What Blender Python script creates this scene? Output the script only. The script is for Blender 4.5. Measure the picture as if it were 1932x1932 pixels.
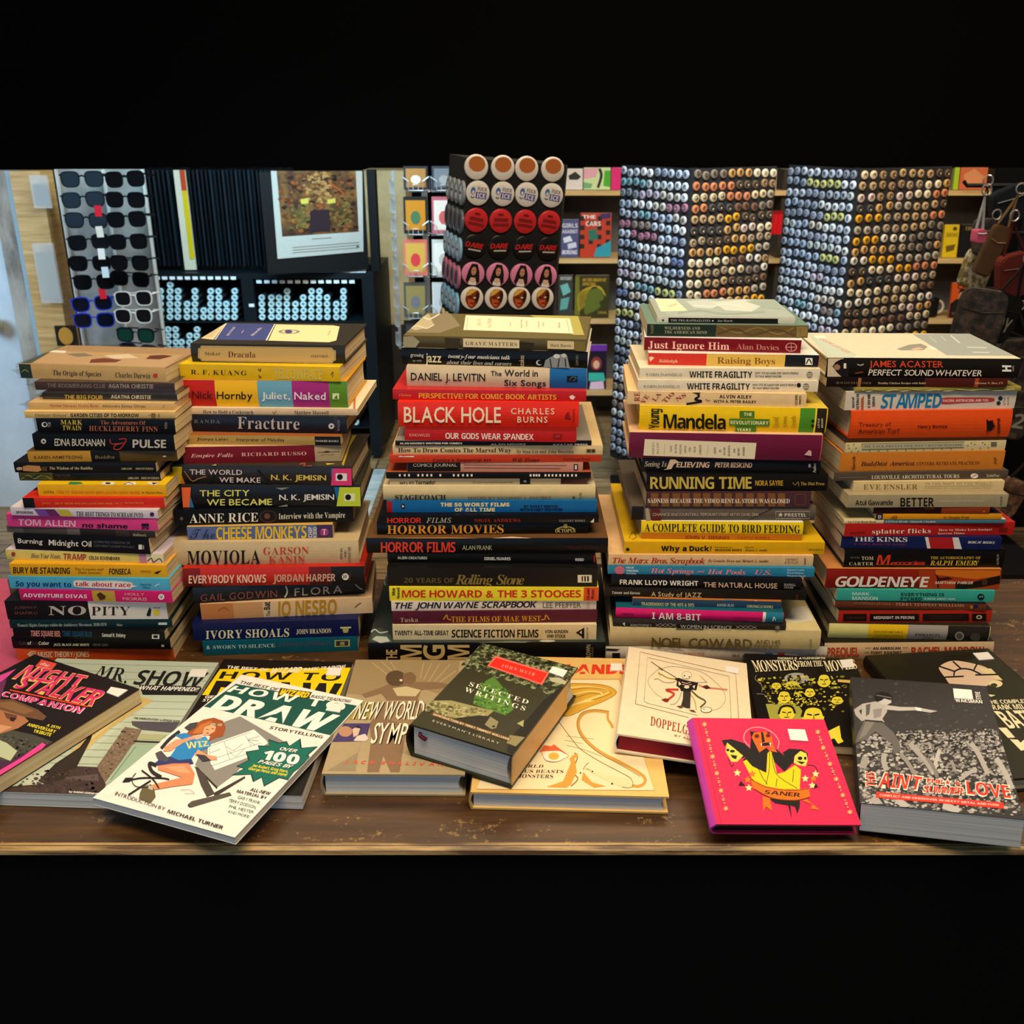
import bpy, bmesh, math, random
from mathutils import Vector, Matrix
random.seed(7)
for o in list(bpy.data.objects): bpy.data.objects.remove(o)
SC = bpy.context.scene
COL = SC.collection

# ---------------------------------------------------------------- camera
F, PITCH, CH = 1850.0, math.radians(21.5), 1.402      # focal length in px of a 1932 px frame, tilt, lens height
cp, sp = math.cos(PITCH), math.sin(PITCH)
cam = bpy.data.cameras.new('camera'); cam.sensor_width = 36; cam.lens = 36*F/1932
cam.dof.use_dof = True; cam.dof.focus_distance = 1.2; cam.dof.aperture_fstop = 13
cam.clip_start = .02
co = bpy.data.objects.new('camera', cam); COL.objects.link(co)
co.location = (0, 0, CH); co.rotation_euler = (math.pi/2-PITCH, 0, 0); SC.camera = co
# ---------------------------------------------------------------- world, lamps, exposure
w = bpy.data.worlds.new('world'); SC.world = w; w.use_nodes = True
w.node_tree.nodes['Background'].inputs[0].default_value = (.75, .85, 1, 1)
w.node_tree.nodes['Background'].inputs[1].default_value = .06
def area(name, loc, target, sx, sy, power, color):
    l = bpy.data.lights.new(name, 'AREA'); l.shape = 'RECTANGLE'; l.size = sx; l.size_y = sy
    l.energy = power; l.color = color
    o = bpy.data.objects.new(name, l); COL.objects.link(o); o.location = loc
    o.rotation_euler = (Vector(target)-Vector(loc)).to_track_quat('-Z', 'Y').to_euler()
    return o
WARM, COOL = (1, .80, .55), (.45, .72, 1)
area('ceiling_or_fill_light', (.15, .42, 2.75), (.1, 1.1, .8), 1.5, .6, 35, WARM)
area('ceiling_or_fill_light', (-.3, 2.2, 2.75), (.0, 1.2, .8), 2.2, .5, 20, WARM)
area('ceiling_or_fill_light', (1.5, 2.7, 2.7), (1.1, 4.2, .8), 2.2, .6, 46, WARM)
area('ceiling_or_fill_light', (.25, 2.3, 2.5), (.85, 3.7, .85), .5, .4, 6.5, COOL).data.spread = 1.0  # cool fill added for the left faces of the badge towers, no ceiling fixture
area('window_or_fill_light', (-2.6, 2.3, 1.5), (-1.9, 3.6, .8),   .8, .8, 3.5, COOL).data.spread = 1.2  # cool fill added to brighten the door, no actual window
area('ceiling_or_fill_light', (-.75, 3.25, 1.75), (-.95, 4.2, .68),   .9, .4, 8, (.36, .74, 1)).data.spread = 1.7  # cool fill added in front of the poster cabinet, no ceiling fixture
area('window_or_fill_light', (-1.0, -1.9, 1.3), (0, .9, .8), 2.2, 1.4, 12, (.30, .62, 1))
vs = SC.view_settings
vs.view_transform = 'Standard'; vs.look = 'None'; vs.gamma = 1; vs.use_curve_mapping = False
vs.exposure = 0.44

# ---------------------------------------------------------------- measuring helpers: photo pixel -> point on a real plane
def ray(px, py):
    x, u = (px-966)/F, -(py-966)/F
    return Vector((x, cp+u*sp, -sp+u*cp))
EYE = Vector((0, 0, CH))
def onz(px, py, z):
    d = ray(px, py); return EYE + d*((z-CH)/d.z)
def at(px, py, Y):
    d = ray(px, py); return EYE + d*(Y/d.y)
def onplane(px, py, p, n):
    d = ray(px, py); return EYE + d*((p-EYE).dot(n)/d.dot(n))
CROP = dict(A1=(10,640,5.367), A2=(10,850,5.367), A3=(10,1050,5.367), B1=(325,600,4.83), B2=(325,820,4.83), B3=(325,1030,4.83),
  C1=(680,570,4.025), C2=(680,790,4.025), C3=(680,1010,4.025), D0=(1120,320,4.025), D1=(1130,760,4.391), D2=(1130,970,4.391),
  E0=(1452,320,4.025), E1=(1520,690,4.689), E2=(1520,870,4.689), E3=(1520,1050,4.689),
  F1=(0,1200,4.6), F2=(340,1200,4.6), F3=(580,1200,4.6), F4=(860,1200,4.6), F5=(1130,1200,4.6), F6=(1512,1200,4.6),
  F7=(1160,1200,6.9), F8=(1390,1220,8.05), F9=(1610,1210,6.0), G1=(0,320,4.025), G2=(320,320,4.025), G3=(720,320,4.025), PX=(0,0,1))
def pix(c, x, y):
    ox, oy, s = CROP[c]; return ox+x/s, oy+y/s

# ---------------------------------------------------------------- materials (all procedural)
def lin(h):
    h = h.lstrip('#')
    if len(h) == 3: h = ''.join(c*2 for c in h)
    return tuple(((int(h[i:i+2],16)/255+.055)/1.055)**2.4 if int(h[i:i+2],16) > 10 else int(h[i:i+2],16)/255/12.92 for i in (0,2,4))
MATS = {}
def mat(h, rough=.36, metal=0, var=.10, scale=90, spec=.22):
    key = (h, rough, metal, var, scale)
    if key in MATS: return MATS[key]
    m = bpy.data.materials.new('paint_'+h); m.use_nodes = True
    nt = m.node_tree; b = nt.nodes['Principled BSDF']
    c = lin(h); b.inputs['Base Color'].default_value = (*c, 1)
    b.inputs['Roughness'].default_value = rough; b.inputs['Metallic'].default_value = metal
    b.inputs['Specular IOR Level'].default_value = spec
    if var:
        n = nt.nodes.new('ShaderNodeTexNoise'); n.inputs['Scale'].default_value = scale; n.inputs['Detail'].default_value = 3
        t = nt.nodes.new('ShaderNodeTexCoord'); nt.links.new(t.outputs['Object'], n.inputs['Vector'])
        mx = nt.nodes.new('ShaderNodeMixRGB'); mx.inputs[1].default_value = (*[v*(1-var) for v in c], 1)
        mx.inputs[2].default_value = (*[min(1, v*(1+var)) for v in c], 1)
        nt.links.new(n.outputs['Fac'], mx.inputs[0]); nt.links.new(mx.outputs[0], b.inputs['Base Color'])
    MATS[key] = m; return m
def ink(h): return mat(h, .5, 0, 0)
def nodemat(name, build):
    m = bpy.data.materials.new(name); m.use_nodes = True
    build(m.node_tree, m.node_tree.nodes['Principled BSDF']); return m
def ramp(nt, src, stops, interp='LINEAR'):
    r = nt.nodes.new('ShaderNodeValToRGB'); r.color_ramp.interpolation = interp
    e = r.color_ramp.elements
    while len(e) < len(stops): e.new(.5)
    for k, (p, h) in enumerate(stops): e[k].position = p; e[k].color = (*lin(h), 1)
    nt.links.new(src, r.inputs[0]); return r.outputs[0]
def coords(nt, sx, sy, sz, out='Object'):
    t = nt.nodes.new('ShaderNodeTexCoord'); m = nt.nodes.new('ShaderNodeMapping')
    m.inputs['Scale'].default_value = (sx, sy, sz); nt.links.new(t.outputs[out], m.inputs[0]); return m.outputs[0]
def noise(nt, vec, scale, detail=4, rough=.55):
    n = nt.nodes.new('ShaderNodeTexNoise'); n.inputs['Scale'].default_value = scale; n.inputs['Detail'].default_value = detail
    n.inputs['Roughness'].default_value = rough; nt.links.new(vec, n.inputs['Vector']); return n.outputs['Fac']
def noisemat(name, stops, s=(1,1,1), scale=20, detail=5, rough=.45, interp='LINEAR'):
    def f(nt, b):
        nt.links.new(ramp(nt, noise(nt, coords(nt, *s), scale, detail, .62), stops, interp), b.inputs['Base Color'])
        b.inputs['Roughness'].default_value = rough
    return nodemat(name, f)
PAGES = noisemat('page_edges', [(.3,'b89a66'),(.5,'dcc698'),(.7,'ead9b2')], (2,2,900), 1.0, 2, .8)
PAGESW = noisemat('white_page_edges', [(.3,'bdb7aa'),(.5,'ded9cc'),(.7,'efece4')], (2,2,900), 1.0, 2, .8)
def f_wood(nt, b):
    v = coords(nt, 1.2, 14, 14); n = noise(nt, v, 4, 8, .65)
    base = ramp(nt, n, [(.25,'27170b'),(.5,'4a3016'),(.75,'674722')])
    worn = noise(nt, coords(nt, 3, 6, 1), 2.6, 9, .72)
    worn2 = noise(nt, coords(nt, 1, 1, 1), 130, 3, .7)
    ml = nt.nodes.new('ShaderNodeMath'); ml.operation = 'MULTIPLY'; nt.links.new(worn, ml.inputs[0]); nt.links.new(worn2, ml.inputs[1])
    mask = ramp(nt, ml.outputs[0], [(.325,'000'),(.385,'fff')])
    mx = nt.nodes.new('ShaderNodeMixRGB'); mx.inputs[2].default_value = (*lin('94743e'), 1)
    nt.links.new(mask, mx.inputs[0]); nt.links.new(base, mx.inputs[1]); nt.links.new(mx.outputs[0], b.inputs['Base Color'])
    b.inputs['Roughness'].default_value = .38
WOOD = nodemat('worn_table_wood', f_wood)
WORNEDGE = noisemat('worn_wood_edge', [(.4,'5a3d1e'),(.55,'b4925a'),(.7,'c8a870')], (2,30,30), 4, 6, .5)
def f_floor(nt, b):
    br = nt.nodes.new('ShaderNodeTexBrick'); nt.links.new(coords(nt, 1, 1, 1), br.inputs['Vector'])
    br.inputs['Scale'].default_value = 1; br.inputs['Brick Width'].default_value = 1.2; br.inputs['Row Height'].default_value = .12
    br.inputs['Mortar Size'].default_value = .004
    br.inputs['Color1'].default_value = (*lin('a88a5e'),1); br.inputs['Color2'].default_value = (*lin('8e7550'),1); br.inputs['Mortar'].default_value = (*lin('4a3a26'),1)
    mx = nt.nodes.new('ShaderNodeMixRGB'); mx.blend_type = 'MULTIPLY'; mx.inputs[0].default_value = .8
    nt.links.new(br.outputs['Color'], mx.inputs[1])
    nt.links.new(ramp(nt, noise(nt, coords(nt, 3, 18, 1), 3, 7, .7), [(.3,'6a6258'),(.6,'ffffff')]), mx.inputs[2])
    nt.links.new(mx.outputs[0], b.inputs['Base Color']); b.inputs['Roughness'].default_value = .4
FLOORM = nodemat('shop_floor_planks', f_floor)
PINE = noisemat('pine_wood', [(.3,'b98a4a'),(.55,'d2a766'),(.7,'e2bd80')], (1,1,12), 6, 6, .5)
SHELFW = noisemat('pale_shelf_wood', [(.3,'b9955c'),(.6,'d8b67a')], (1,12,12), 6, 5, .5)
def f_sleeve(nt, b):
    out = nt.nodes['Material Output']; tr = nt.nodes.new('ShaderNodeBsdfTransparent'); gl = nt.nodes.new('ShaderNodeBsdfGlossy')
    gl.inputs['Roughness'].default_value = .12
    lw = nt.nodes.new('ShaderNodeLayerWeight'); lw.inputs[0].default_value = .25
    mr = nt.nodes.new('ShaderNodeMapRange'); mr.inputs[3].default_value = .05; mr.inputs[4].default_value = .35
    nt.links.new(lw.outputs['Facing'], mr.inputs[0])
    mx = nt.nodes.new('ShaderNodeMixShader'); nt.links.new(mr.outputs[0], mx.inputs[0])
    nt.links.new(tr.outputs[0], mx.inputs[1]); nt.links.new(gl.outputs[0], mx.inputs[2]); nt.links.new(mx.outputs[0], out.inputs[0])
SLEEVE = nodemat('clear_plastic', f_sleeve)
BLACKM = mat('0b0b0c', .55, 0, 0); MATTE = mat('040404', .9, 0, 0, 90, .1)
WIREM = mat('c8ccd0', .3, .6, 0)

# ---------------------------------------------------------------- mesh + object helpers
def tag(o, label=None, cat=None, group=None, kind=None):
    if label: o['label'] = label
    if cat: o['category'] = cat
    if group: o['group'] = group
    if kind: o['kind'] = kind
    return o
def empty(name, loc=(0,0,0), rz=0, M=None):
    o = bpy.data.objects.new(name, None); COL.objects.link(o); o.empty_display_size = .02
    if M is not None: o.matrix_world = M
    else: o.location = loc; o.rotation_euler = (0, 0, rz)
    return o
class MB:                                   # collects faces, then links them as ONE mesh object
    def __init__(s): s.v, s.f, s.mi, s.ms = [], [], [], []
    def m(s, material):
        if material not in s.ms: s.ms.append(material)
        return s.ms.index(material)
    def add(s, verts, faces, material):
        n, k = len(s.v), s.m(material); s.v += [tuple(p) for p in verts]
        for fc in faces: s.f.append(tuple(i+n for i in fc)); s.mi.append(k)
    def box(s, x0, x1, y0, y1, z0, z1, material):
        s.add([(x,y,z) for z in (z0,z1) for y in (y0,y1) for x in (x0,x1)],
              [(0,2,3,1),(4,5,7,6),(0,1,5,4),(2,6,7,3),(0,4,6,2),(1,3,7,5)], material)
    def prism(s, pts, ext, material):       # polygon (3D points) extruded along vector ext
        n = len(pts); e = Vector(ext); P = [Vector(p) for p in pts]
        s.add(P+[p+e for p in P], [tuple(range(n))[::-1], tuple(range(n,2*n))]+[(i,(i+1)%n,(i+1)%n+n,i+n) for i in range(n)], material)
    def tube(s, pts, r, material, n=8):
        P = [Vector(p) for p in pts]; rings = []
        for i, p in enumerate(P):
            t = (P[min(i+1,len(P)-1)]-P[max(i-1,0)]).normalized()
            a = t.orthogonal().normalized(); b = t.cross(a)
            if i:
                a = (pa - t*pa.dot(t)).normalized(); b = t.cross(a)
            pa = a
            rr = r[i] if isinstance(r, (list, tuple)) else r
            rings.append([p+a*rr*math.cos(2*math.pi*k/n)+b*rr*math.sin(2*math.pi*k/n) for k in range(n)])
        fs = [(i*n+k, i*n+(k+1)%n, (i+1)*n+(k+1)%n, (i+1)*n+k) for i in range(len(P)-1) for k in range(n)]
        fs += [tuple(range(n))[::-1], tuple(range((len(P)-1)*n, len(P)*n))]
        s.add([q for r_ in rings for q in r_], fs, material)
    def lathe(s, prof, material, n=20, M=None):   # (r, z) profile round local z
        vs, fs = [], []
        for r, z in prof: vs += [Vector((r*math.cos(2*math.pi*k/n), r*math.sin(2*math.pi*k/n), z)) for k in range(n)]
        for i in range(len(prof)-1): fs += [(i*n+k, i*n+(k+1)%n, (i+1)*n+(k+1)%n, (i+1)*n+k) for k in range(n)]
        fs += [tuple(range(n))[::-1], tuple(range((len(prof)-1)*n, len(prof)*n))]
        if M is not None: vs = [M@v for v in vs]
        s.add(vs, fs, material)
    def build(s, name, parent=None, smooth=False, fix=True):
        me = bpy.data.meshes.new(name); me.from_pydata(s.v, [], s.f)
        for k in s.ms: me.materials.append(k)
        me.polygons.foreach_set('material_index', s.mi)
        if fix:
            bm = bmesh.new(); bm.from_mesh(me); bmesh.ops.recalc_face_normals(bm, faces=bm.faces); bm.to_mesh(me); bm.free()
        if smooth: me.polygons.foreach_set('use_smooth', [True]*len(me.polygons))
        o = bpy.data.objects.new(name, me); COL.objects.link(o)
        if parent is not None: o.parent = parent
        return o

# ---------------------------------------------------------------- lettering: every glyph is made once as a small flat mesh
STYLES = dict(S=(0,0,0), B=(0x1D5D4,0,0), R=(0x1D400,-.006,0), D=(0x1D400,0,0), I=(0x1D434,.004,0), J=(0x1D468,0,0), K=(0x1D4D0,0,0), X=(0x1D5D4,.03,0), N=(0x1D5D4,0,.2), L=(0,.008,.2), M=(0,.012,0))
GL = {}
def make_glyphs():                           # one throw-away text object per style, a glyph per line
    todo = []; GAP = 3.0
    for st, (base, off, sh) in STYLES.items():
        if st == 'N': continue
        groups = {}
        for k in range(33, 127):
            ch = chr(k); c2 = ch
            if base and ch.isalpha(): c2 = chr(base + (k-65 if ch.isupper() else 26+k-97))
            if st == 'I' and ch == 'h': c2 = '\u210e'
            if base and ch.isdigit() and st in 'BX': c2 = chr(0x1D7EC+k-48)
            if base and ch.isdigit() and st in 'RDIJK': c2 = chr(0x1D7CE+k-48)
            groups.setdefault(off if c2 != ch or not base else .012, []).append((ch, c2))
        for of, lst in groups.items():
            cu = bpy.data.curves.new('glyph', 'FONT'); cu.body = '\n'.join(c for _, c in lst); cu.resolution_u = 2
            cu.offset = of; cu.space_line = GAP
            o = bpy.data.objects.new('glyph', cu); COL.objects.link(o); todo.append((st, lst, o, sh))
    bpy.context.view_layer.update(); dg = bpy.context.evaluated_depsgraph_get()
    for st, lst, o, sh in todo:
        me = o.evaluated_get(dg).to_mesh()
        co_ = [(v.co.x, v.co.y) for v in me.vertices]; per = {}
        for p in me.polygons:
            vv = tuple(p.vertices); yc = sum(co_[i][1] for i in vv)/len(vv)
            per.setdefault(int(round((.3-yc)/GAP)), []).append(vv)
        for i, (ch, _) in enumerate(lst):
            idx, vs, fs = {}, [], []
            for vv in per.get(i, []):
                f = []
                for j in vv:
                    if j not in idx:
                        idx[j] = len(vs); x, y = co_[j]; y += i*GAP; vs.append((x+sh*y, y))
                    f.append(idx[j])
                fs.append(tuple(f))
            GL[st, ch] = (vs, fs)
        o.evaluated_get(dg).to_mesh_clear()
    cus = [o.data for _, _, o, _ in todo]
    for _, _, o, _ in todo: bpy.data.objects.remove(o)
    for c in cus: bpy.data.curves.remove(c)
    for k in range(33, 127):
        vs, fs = GL['B', chr(k)]; GL['N', chr(k)] = ([(x+.2*y, y) for x, y in vs], fs)
make_glyphs()
def text2d(font, s, gap=.075):              # verts normalised: x 0..1 over the line, y 0 baseline .. 1 cap height
    V, Fc, x, top = [], [], 0, .01
    for ch in s:
        if ch == ' ': x += .27; continue
        vs, fs = GL[font, ch]
        if not vs: continue
        x0 = min(v[0] for v in vs); x1 = max(v[0] for v in vs); top = max(top, max(v[1] for v in vs))
        if font in 'NLIJ': sh0 = .1
        else: sh0 = 0
        n = len(V); V += [(v[0]-x0+x, v[1]) for v in vs]; Fc += [tuple(i+n for i in f) for f in fs]
        x += (x1-x0)-sh0+gap
    if not V: return [], []
    W = max(v[0] for v in V) or 1
    return [(a/W, b/top) for a, b in V], Fc
def ngon(cx, cy, rx, ry, n=24, a0=0):
    return [(cx+rx*math.cos(a0+2*math.pi*k/n), cy+ry*math.sin(a0+2*math.pi*k/n)) for k in range(n)]
def strip(pts, wd):                          # polyline -> ribbon quads (2D)
    V, Fc = [], []
    P = [Vector((*p, 0)) for p in pts]
    for i, p in enumerate(P):
        t = (P[min(i+1,len(P)-1)]-P[max(i-1,0)]); t = t.normalized() if t.length else Vector((1,0,0))
        nrm = Vector((-t.y, t.x, 0))*wd/2; V += [tuple((p+nrm)[:2]), tuple((p-nrm)[:2])]
    for i in range(len(P)-1): Fc.append((2*i, 2*i+1, 2*i+3, 2*i+2))
    return V, Fc
def smooth2(pts, n=5, closed=False):         # Catmull-Rom
    out = []; N = len(pts)
    for i in range(N if closed else N-1):
        g = lambda k: pts[k % N] if closed else pts[min(max(k, 0), N-1)]
        p0, p1, p2, p3 = g(i-1), g(i), g(i+1), g(i+2)
        for k in range(n):
            t = k/n
            out.append(tuple(.5*(2*p1[j]+(p2[j]-p0[j])*t+(2*p0[j]-5*p1[j]+4*p2[j]-p3[j])*t*t+(3*p1[j]-p0[j]-3*p2[j]+p3[j])*t**3) for j in (0,1)))
    if not closed: out.append(tuple(pts[-1]))
    return out

# ---------------------------------------------------------------- a book: cover (spine + boards) and page block
def book_parts(root, wd, d, t, spine, top, hard, flat=False, pages=None, bulge=None):
    """wd along the spine, d from spine to fore edge, t thickness. flat: spine runs along y at x=0."""
    th = .0022 if hard else .0005; ov = .003 if hard else .0003
    b = bulge if bulge is not None else (.0022 if hard else .0004)
    th = min(th, t*.2)
    n = 8
    outer = [(b-b*math.sin(math.pi*k/n)*1.0, t*k/n) for k in range(n+1)]
    inner = [(min(q+th, b+th), th+(t-2*th)*k/n) for k, (q, z) in enumerate(outer)]
    prof = [(d, 0)] + outer + [(d, t)] + [(d, t-th)] + inner[::-1] + [(d, th)]
    N = len(prof); cov = MB(); sm, tm = mat(spine), mat(top)
    s0, s1 = (-wd/2, wd/2) if not flat else (0, wd)
    P = (lambda s, q, z: (q, s, z)) if flat else (lambda s, q, z: (s, q, z))
    for i in range(N):
        a, c = prof[i], prof[(i+1) % N]
        cov.add([P(s0,*a), P(s1,*a), P(s1,*c), P(s0,*c)], [(0,1,2,3)], sm if 1 <= i <= n else tm)
    for s in (s0, s1):                       # end faces
        m_ = N//2
        for i in range(m_):
            j = N-1-i
            a, c, e, g = prof[i], prof[min(i+1, N-1)], prof[j-1], prof[j]
            if i+1 <= j-1: cov.add([P(s,*a), P(s,*c), P(s,*e), P(s,*g)], [(0,1,2,3)], tm if i in (0, n+1) else sm)
    cov.build('cover', root)
    pb = MB(); x0, x1, y0, y1 = s0+ov, s1-ov, th+b+.0004, d-ov
    if hard:                                 # concave fore edge
        k = 6; ring = [(y1-.004*math.sin(math.pi*i/k), th+(t-2*th)*i/k) for i in range(k+1)]
        pr = [(y0, th)] + ring + [(y0, t-th)]
    else: pr = [(y0, th), (y1, th), (y1, t-th), (y0, t-th)]
    pb.prism([P(x0,*q) for q in pr], Vector(P(x1-x0,0,0)), pages or PAGES)
    pb.build('page_block', root)
    return lambda z: -0.0 + b - b*math.sin(math.pi*min(max(z/t,0),1))
class Art:                                   # printed layers on one surface: one mesh of print, one mesh per line of lettering
    def __init__(s, conv, put, mem=None): s.prints = []; s.txt = []; s.bands = []; s.conv, s.put, s.k = conv, put, 0
    def up(s): s.k += 1; return .00008+.000012*min(s.k, 90)
    def raw(s, uv, faces, h, mb=None):
        if not uv: return
        e = s.up(); q = mb or MB(); q.add([s.put(u, v, e) for u, v in uv], faces, ink(h))
        if mb is None: s.prints.append(q)
    def poly(s, pts, h): uv = [s.conv(*p) for p in pts]; s.raw(uv, [tuple(range(len(uv)))], h)
    def line(s, pts, wpx, h):
        V, Fc = strip(pts, wpx); s.raw([s.conv(*p) for p in V], Fc, h)
    def blotches(s, q, n, size, cols, asp=.6):  # scattered irregular dabs inside a quad, one layer per ink
        rg = random.Random(n*7+len(cols))
        for h in cols:
            uv, fs = [], []
            for _ in range(n):
                a, b = rg.random(), rg.random()
                x, y = [(q[0][j]*(1-a)+q[1][j]*a)*(1-b)+(q[3][j]*(1-a)+q[2][j]*a)*b for j in (0, 1)]
                k, r, a0 = rg.randint(5, 7), size*rg.uniform(.4, 1.2), rg.random()*6
                p = [s.conv(x+r*rg.uniform(.5, 1.2)*math.cos(a0+6.283*i/k), y+asp*r*rg.uniform(.5, 1.2)*math.sin(a0+6.283*i/k)) for i in range(k)]
                fs.append(tuple(range(len(uv), len(uv)+k))); uv += p
            s.raw(uv, fs, h)
    def quadtext(s, font, txt, q, h, gap=.075):   # q: TL TR BR BL in crop px
        c = [Vector(s.conv(*p)) for p in q]; V, Fc = text2d(font, txt, gap)
        m_ = MB(); s.raw([tuple((c[3]*(1-a)+c[2]*a)*(1-b)+(c[0]*(1-a)+c[1]*a)*b) for a, b in V], Fc, h, m_)
        if m_.v: s.txt.append(m_)
    def done(s, kind, root):
        if len(s.prints) > 4:                # a picture of many inks is one printed mesh
            m_ = MB()
            for q in s.prints: m_.add(q.v, q.f, q.ms[0])
            s.prints = [m_]
        for q in s.prints: q.build(kind+'_print', root, fix=False)
        for t in s.txt: t.build(kind+'_lettering', root, fix=False)
        for t in s.bands: t.build(kind+'_band', root, fix=False)
STK = {}
ORD = ['topmost'] + ['%s down' % w for w in 'second third fourth fifth sixth seventh eighth ninth tenth eleventh twelfth thirteenth fourteenth fifteenth sixteenth seventeenth eighteenth nineteenth twentieth twenty-first twenty-second twenty-third twenty-fourth twenty-fifth twenty-sixth'.split()]
SNAME = dict(A='leftmost stack', B='second stack from left', C='middle stack', D='fourth stack from left', E='rightmost stack')
def bk(st, crop, xl, xr, ytl, ybl, ybr, spine, look, ops=(), d=.135, hard=False, top=None, tops=(), sleeve=False, pages=None):
    STK.setdefault(st, []).append(dict(locals()))
def draw_ops(art, ops, sl):
    for o in ops:
        k = o[0]
        if k == '|': x0, x1, h = o[1:]; art.band(x0, x1, h)
        elif k == '#':
            x0, x1, y0, y1, h = o[1:]; e = sl*(x1-x0)
            art.poly([(x0,y0),(x1,y0+e),(x1,y1+e),(x0,y1)], h)
        elif k == 'o': cx, cy, rx, ry, h = o[1:]; art.poly(ngon(cx, cy, rx, ry), h)
        elif k == 'P': art.poly(o[1], o[2])
        elif k == '~': art.line(smooth2(o[1]), o[2], o[3])
        elif k == '-': art.line(o[1], o[2], o[3])
        elif k == 'q': art.quadtext(o[1], o[2], o[3], o[4], *o[5:])
        elif k == '*': cx, cy, r1, r2, n, h = o[1:]; art.poly([(cx+(r1, r2)[i % 2]*math.sin(math.pi*i/n), cy-(r1, r2)[i % 2]*math.cos(math.pi*i/n)) for i in range(2*n)], h)
        elif k == '%': art.blotches(*o[1:])
        else:
            x0, x1, y0, y1, h = o[2:7]; e = sl*(x1-x0)
            q = [(x0,y0),(x1,y0+e),(x1,y1+e),(x0,y1)]
            if k[0] == '^': k = k[1:]; q = [q[3], q[0], q[1], q[2]]
            elif k[0] == 'v': k = k[1:]; q = [q[1], q[2], q[3], q[0]]
            art.quadtext(k, o[1], q, h, o[7] if len(o) > 7 else .075)
def build_stack(st, z0, bias=1.0):
    L = STK[st]; zt = z0; prev = None
    for r in L:                              # first pass: place every book on the one below
        px = lambda x, y: pix(r['crop'], x, y)
        xm, ym = px((r['xl']+r['xr'])/2, (r['ybl']+r['ybr'])/2)
        if prev is None: Y, zb = onz(xm, ym, zt).y, z0
        else:
            Y = min(max(onz(xm, ym+bias, zt).y, prev['Y']-.014), prev['Y']+.014)
            zb = max(at(xm, ym, Y).z, prev['zb']+.0042); prev['t'] = zb-prev['zb']-.0002
        A = onz(*px(r['xl'], r['ybl']), zb); Bp = onz(*px(r['xr'], r['ybr']), zb)
        v = Bp-A; yaw = math.atan2(v.y, v.x); lim = math.radians(11)
        yaw = min(max(yaw, -lim), lim)
        ux = Vector((math.cos(yaw), math.sin(yaw), 0)); nrm = Vector((-ux.y, ux.x, 0))
        mid = Vector((0, Y, zb)); mid.x = at(xm, ym, Y).x
        A2, B2 = onplane(*px(r['xl'], (r['ytl']+r['ybl'])/2), mid, nrm), onplane(*px(r['xr'], (r['ytl']+r['ybl'])/2+r['ybr']-r['ybl']), mid, nrm)
        ua, ub = (A2-mid).dot(ux), (B2-mid).dot(ux); mid = mid+ux*(ua+ub)/2
        zt = max(onplane(*px(r['xl'], r['ytl']), mid, nrm).z, zb+.0042)
        r.update(Y=Y, zb=zb, t=zt-zb, yaw=yaw, ux=ux, nrm=nrm, mid=mid, wd=ub-ua); prev = r
    for i, r in enumerate(L):
        px = lambda x, y: pix(r['crop'], x, y)
        zb, t, yaw, ux, nrm, mid, wd, d = (r[k] for k in ('zb', 't', 'yaw', 'ux', 'nrm', 'mid', 'wd', 'd'))
        root = empty('book', mid, yaw)
        bul = book_parts(root, wd, d, t, r['spine'], r['top'] or r['spine'], r['hard'], pages=r['pages'])
        def conv(x, y):
            p = onplane(*px(x, y), mid, nrm)-mid; return min(max(p.dot(ux), -wd/2+.0002), wd/2-.0002), min(max(p.z, .0002), t-.0002)
        art = Art(conv, lambda u, z, e: (u, -e-.0001, z))
        def band(x0, x1, h, art=art, conv=conv, r=r, wd=wd, t=t, bul=bul):
            yc = (r['ytl']+r['ybl'])/2
            u0 = max(conv(x0, yc)[0], -wd/2+.0001); u1 = min(conv(x1, yc)[0], wd/2-.0001)
            uv = [(u, t*(.004+.992*k/8)) for k in range(9) for u in (u0, u1)]
            e = art.up()*.5
            m_ = MB(); m_.add([(u, bul(z)-e, z) for u, z in uv], [(2*k, 2*k+1, 2*k+3, 2*k+2) for k in range(8)], ink(h)); art.bands.append(m_)
        art.band = band
        draw_ops(art, r['ops'], (r['ybr']-r['ybl'])/(r['xr']-r['xl']))
        art.done('spine', root)
        if r['tops']:
            def conv2(x, y):
                p = onz(*px(x, y), zb+t)-mid
                return min(max(p.dot(ux), -wd/2), wd/2), min(max(p.dot(nrm), .0006), d)
            a2 = Art(conv2, lambda u, y, e: (u, y, t+e)); draw_ops(a2, r['tops'], 0); a2.done('cover', root)
        if r['sleeve']:
            s = MB(); g = .0025; h = .0006
            s.box(-wd/2-g, wd/2+g*2, -g, d+.01, -h*0, t+h, SLEEVE)
            s.prism([(-wd/2-g, .004, t*.15), (-wd/2-g, .06, t*.15), (-wd/2-.016, .006, t*.45)], (0, 0, .0004), SLEEVE)
            s.prism([(-wd/2-g, .004, t*.8), (-wd/2-g, .05, t*.8), (-wd/2-.016, .006, t*.45)], (0, 0, .0004), SLEEVE)
            s.build('plastic_sleeve', root)
        pos = ORD[len(L)-1-i]
        lb = '%s, %s in %s' % (r['look'], pos, SNAME[st])
        if len(lb.split()) > 16: lb = lb.replace(' from left', '')
        tag(root, lb, 'book', 'books in the '+SNAME[st])
        r['out'] = (mid.y, math.degrees(yaw), t, wd)
# ================================================================ the setting
TOPZ = .75
def struct(o): o['kind'] = 'structure'; return o
m = MB(); m.box(-5, 5, -3, 6.2, -.05, 0, FLOORM); struct(m.build('floor'))
m = MB(); m.box(-5, 5, 6.2, 6.3, 0, 3.0, MATTE); struct(m.build('wall_back'))
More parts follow.
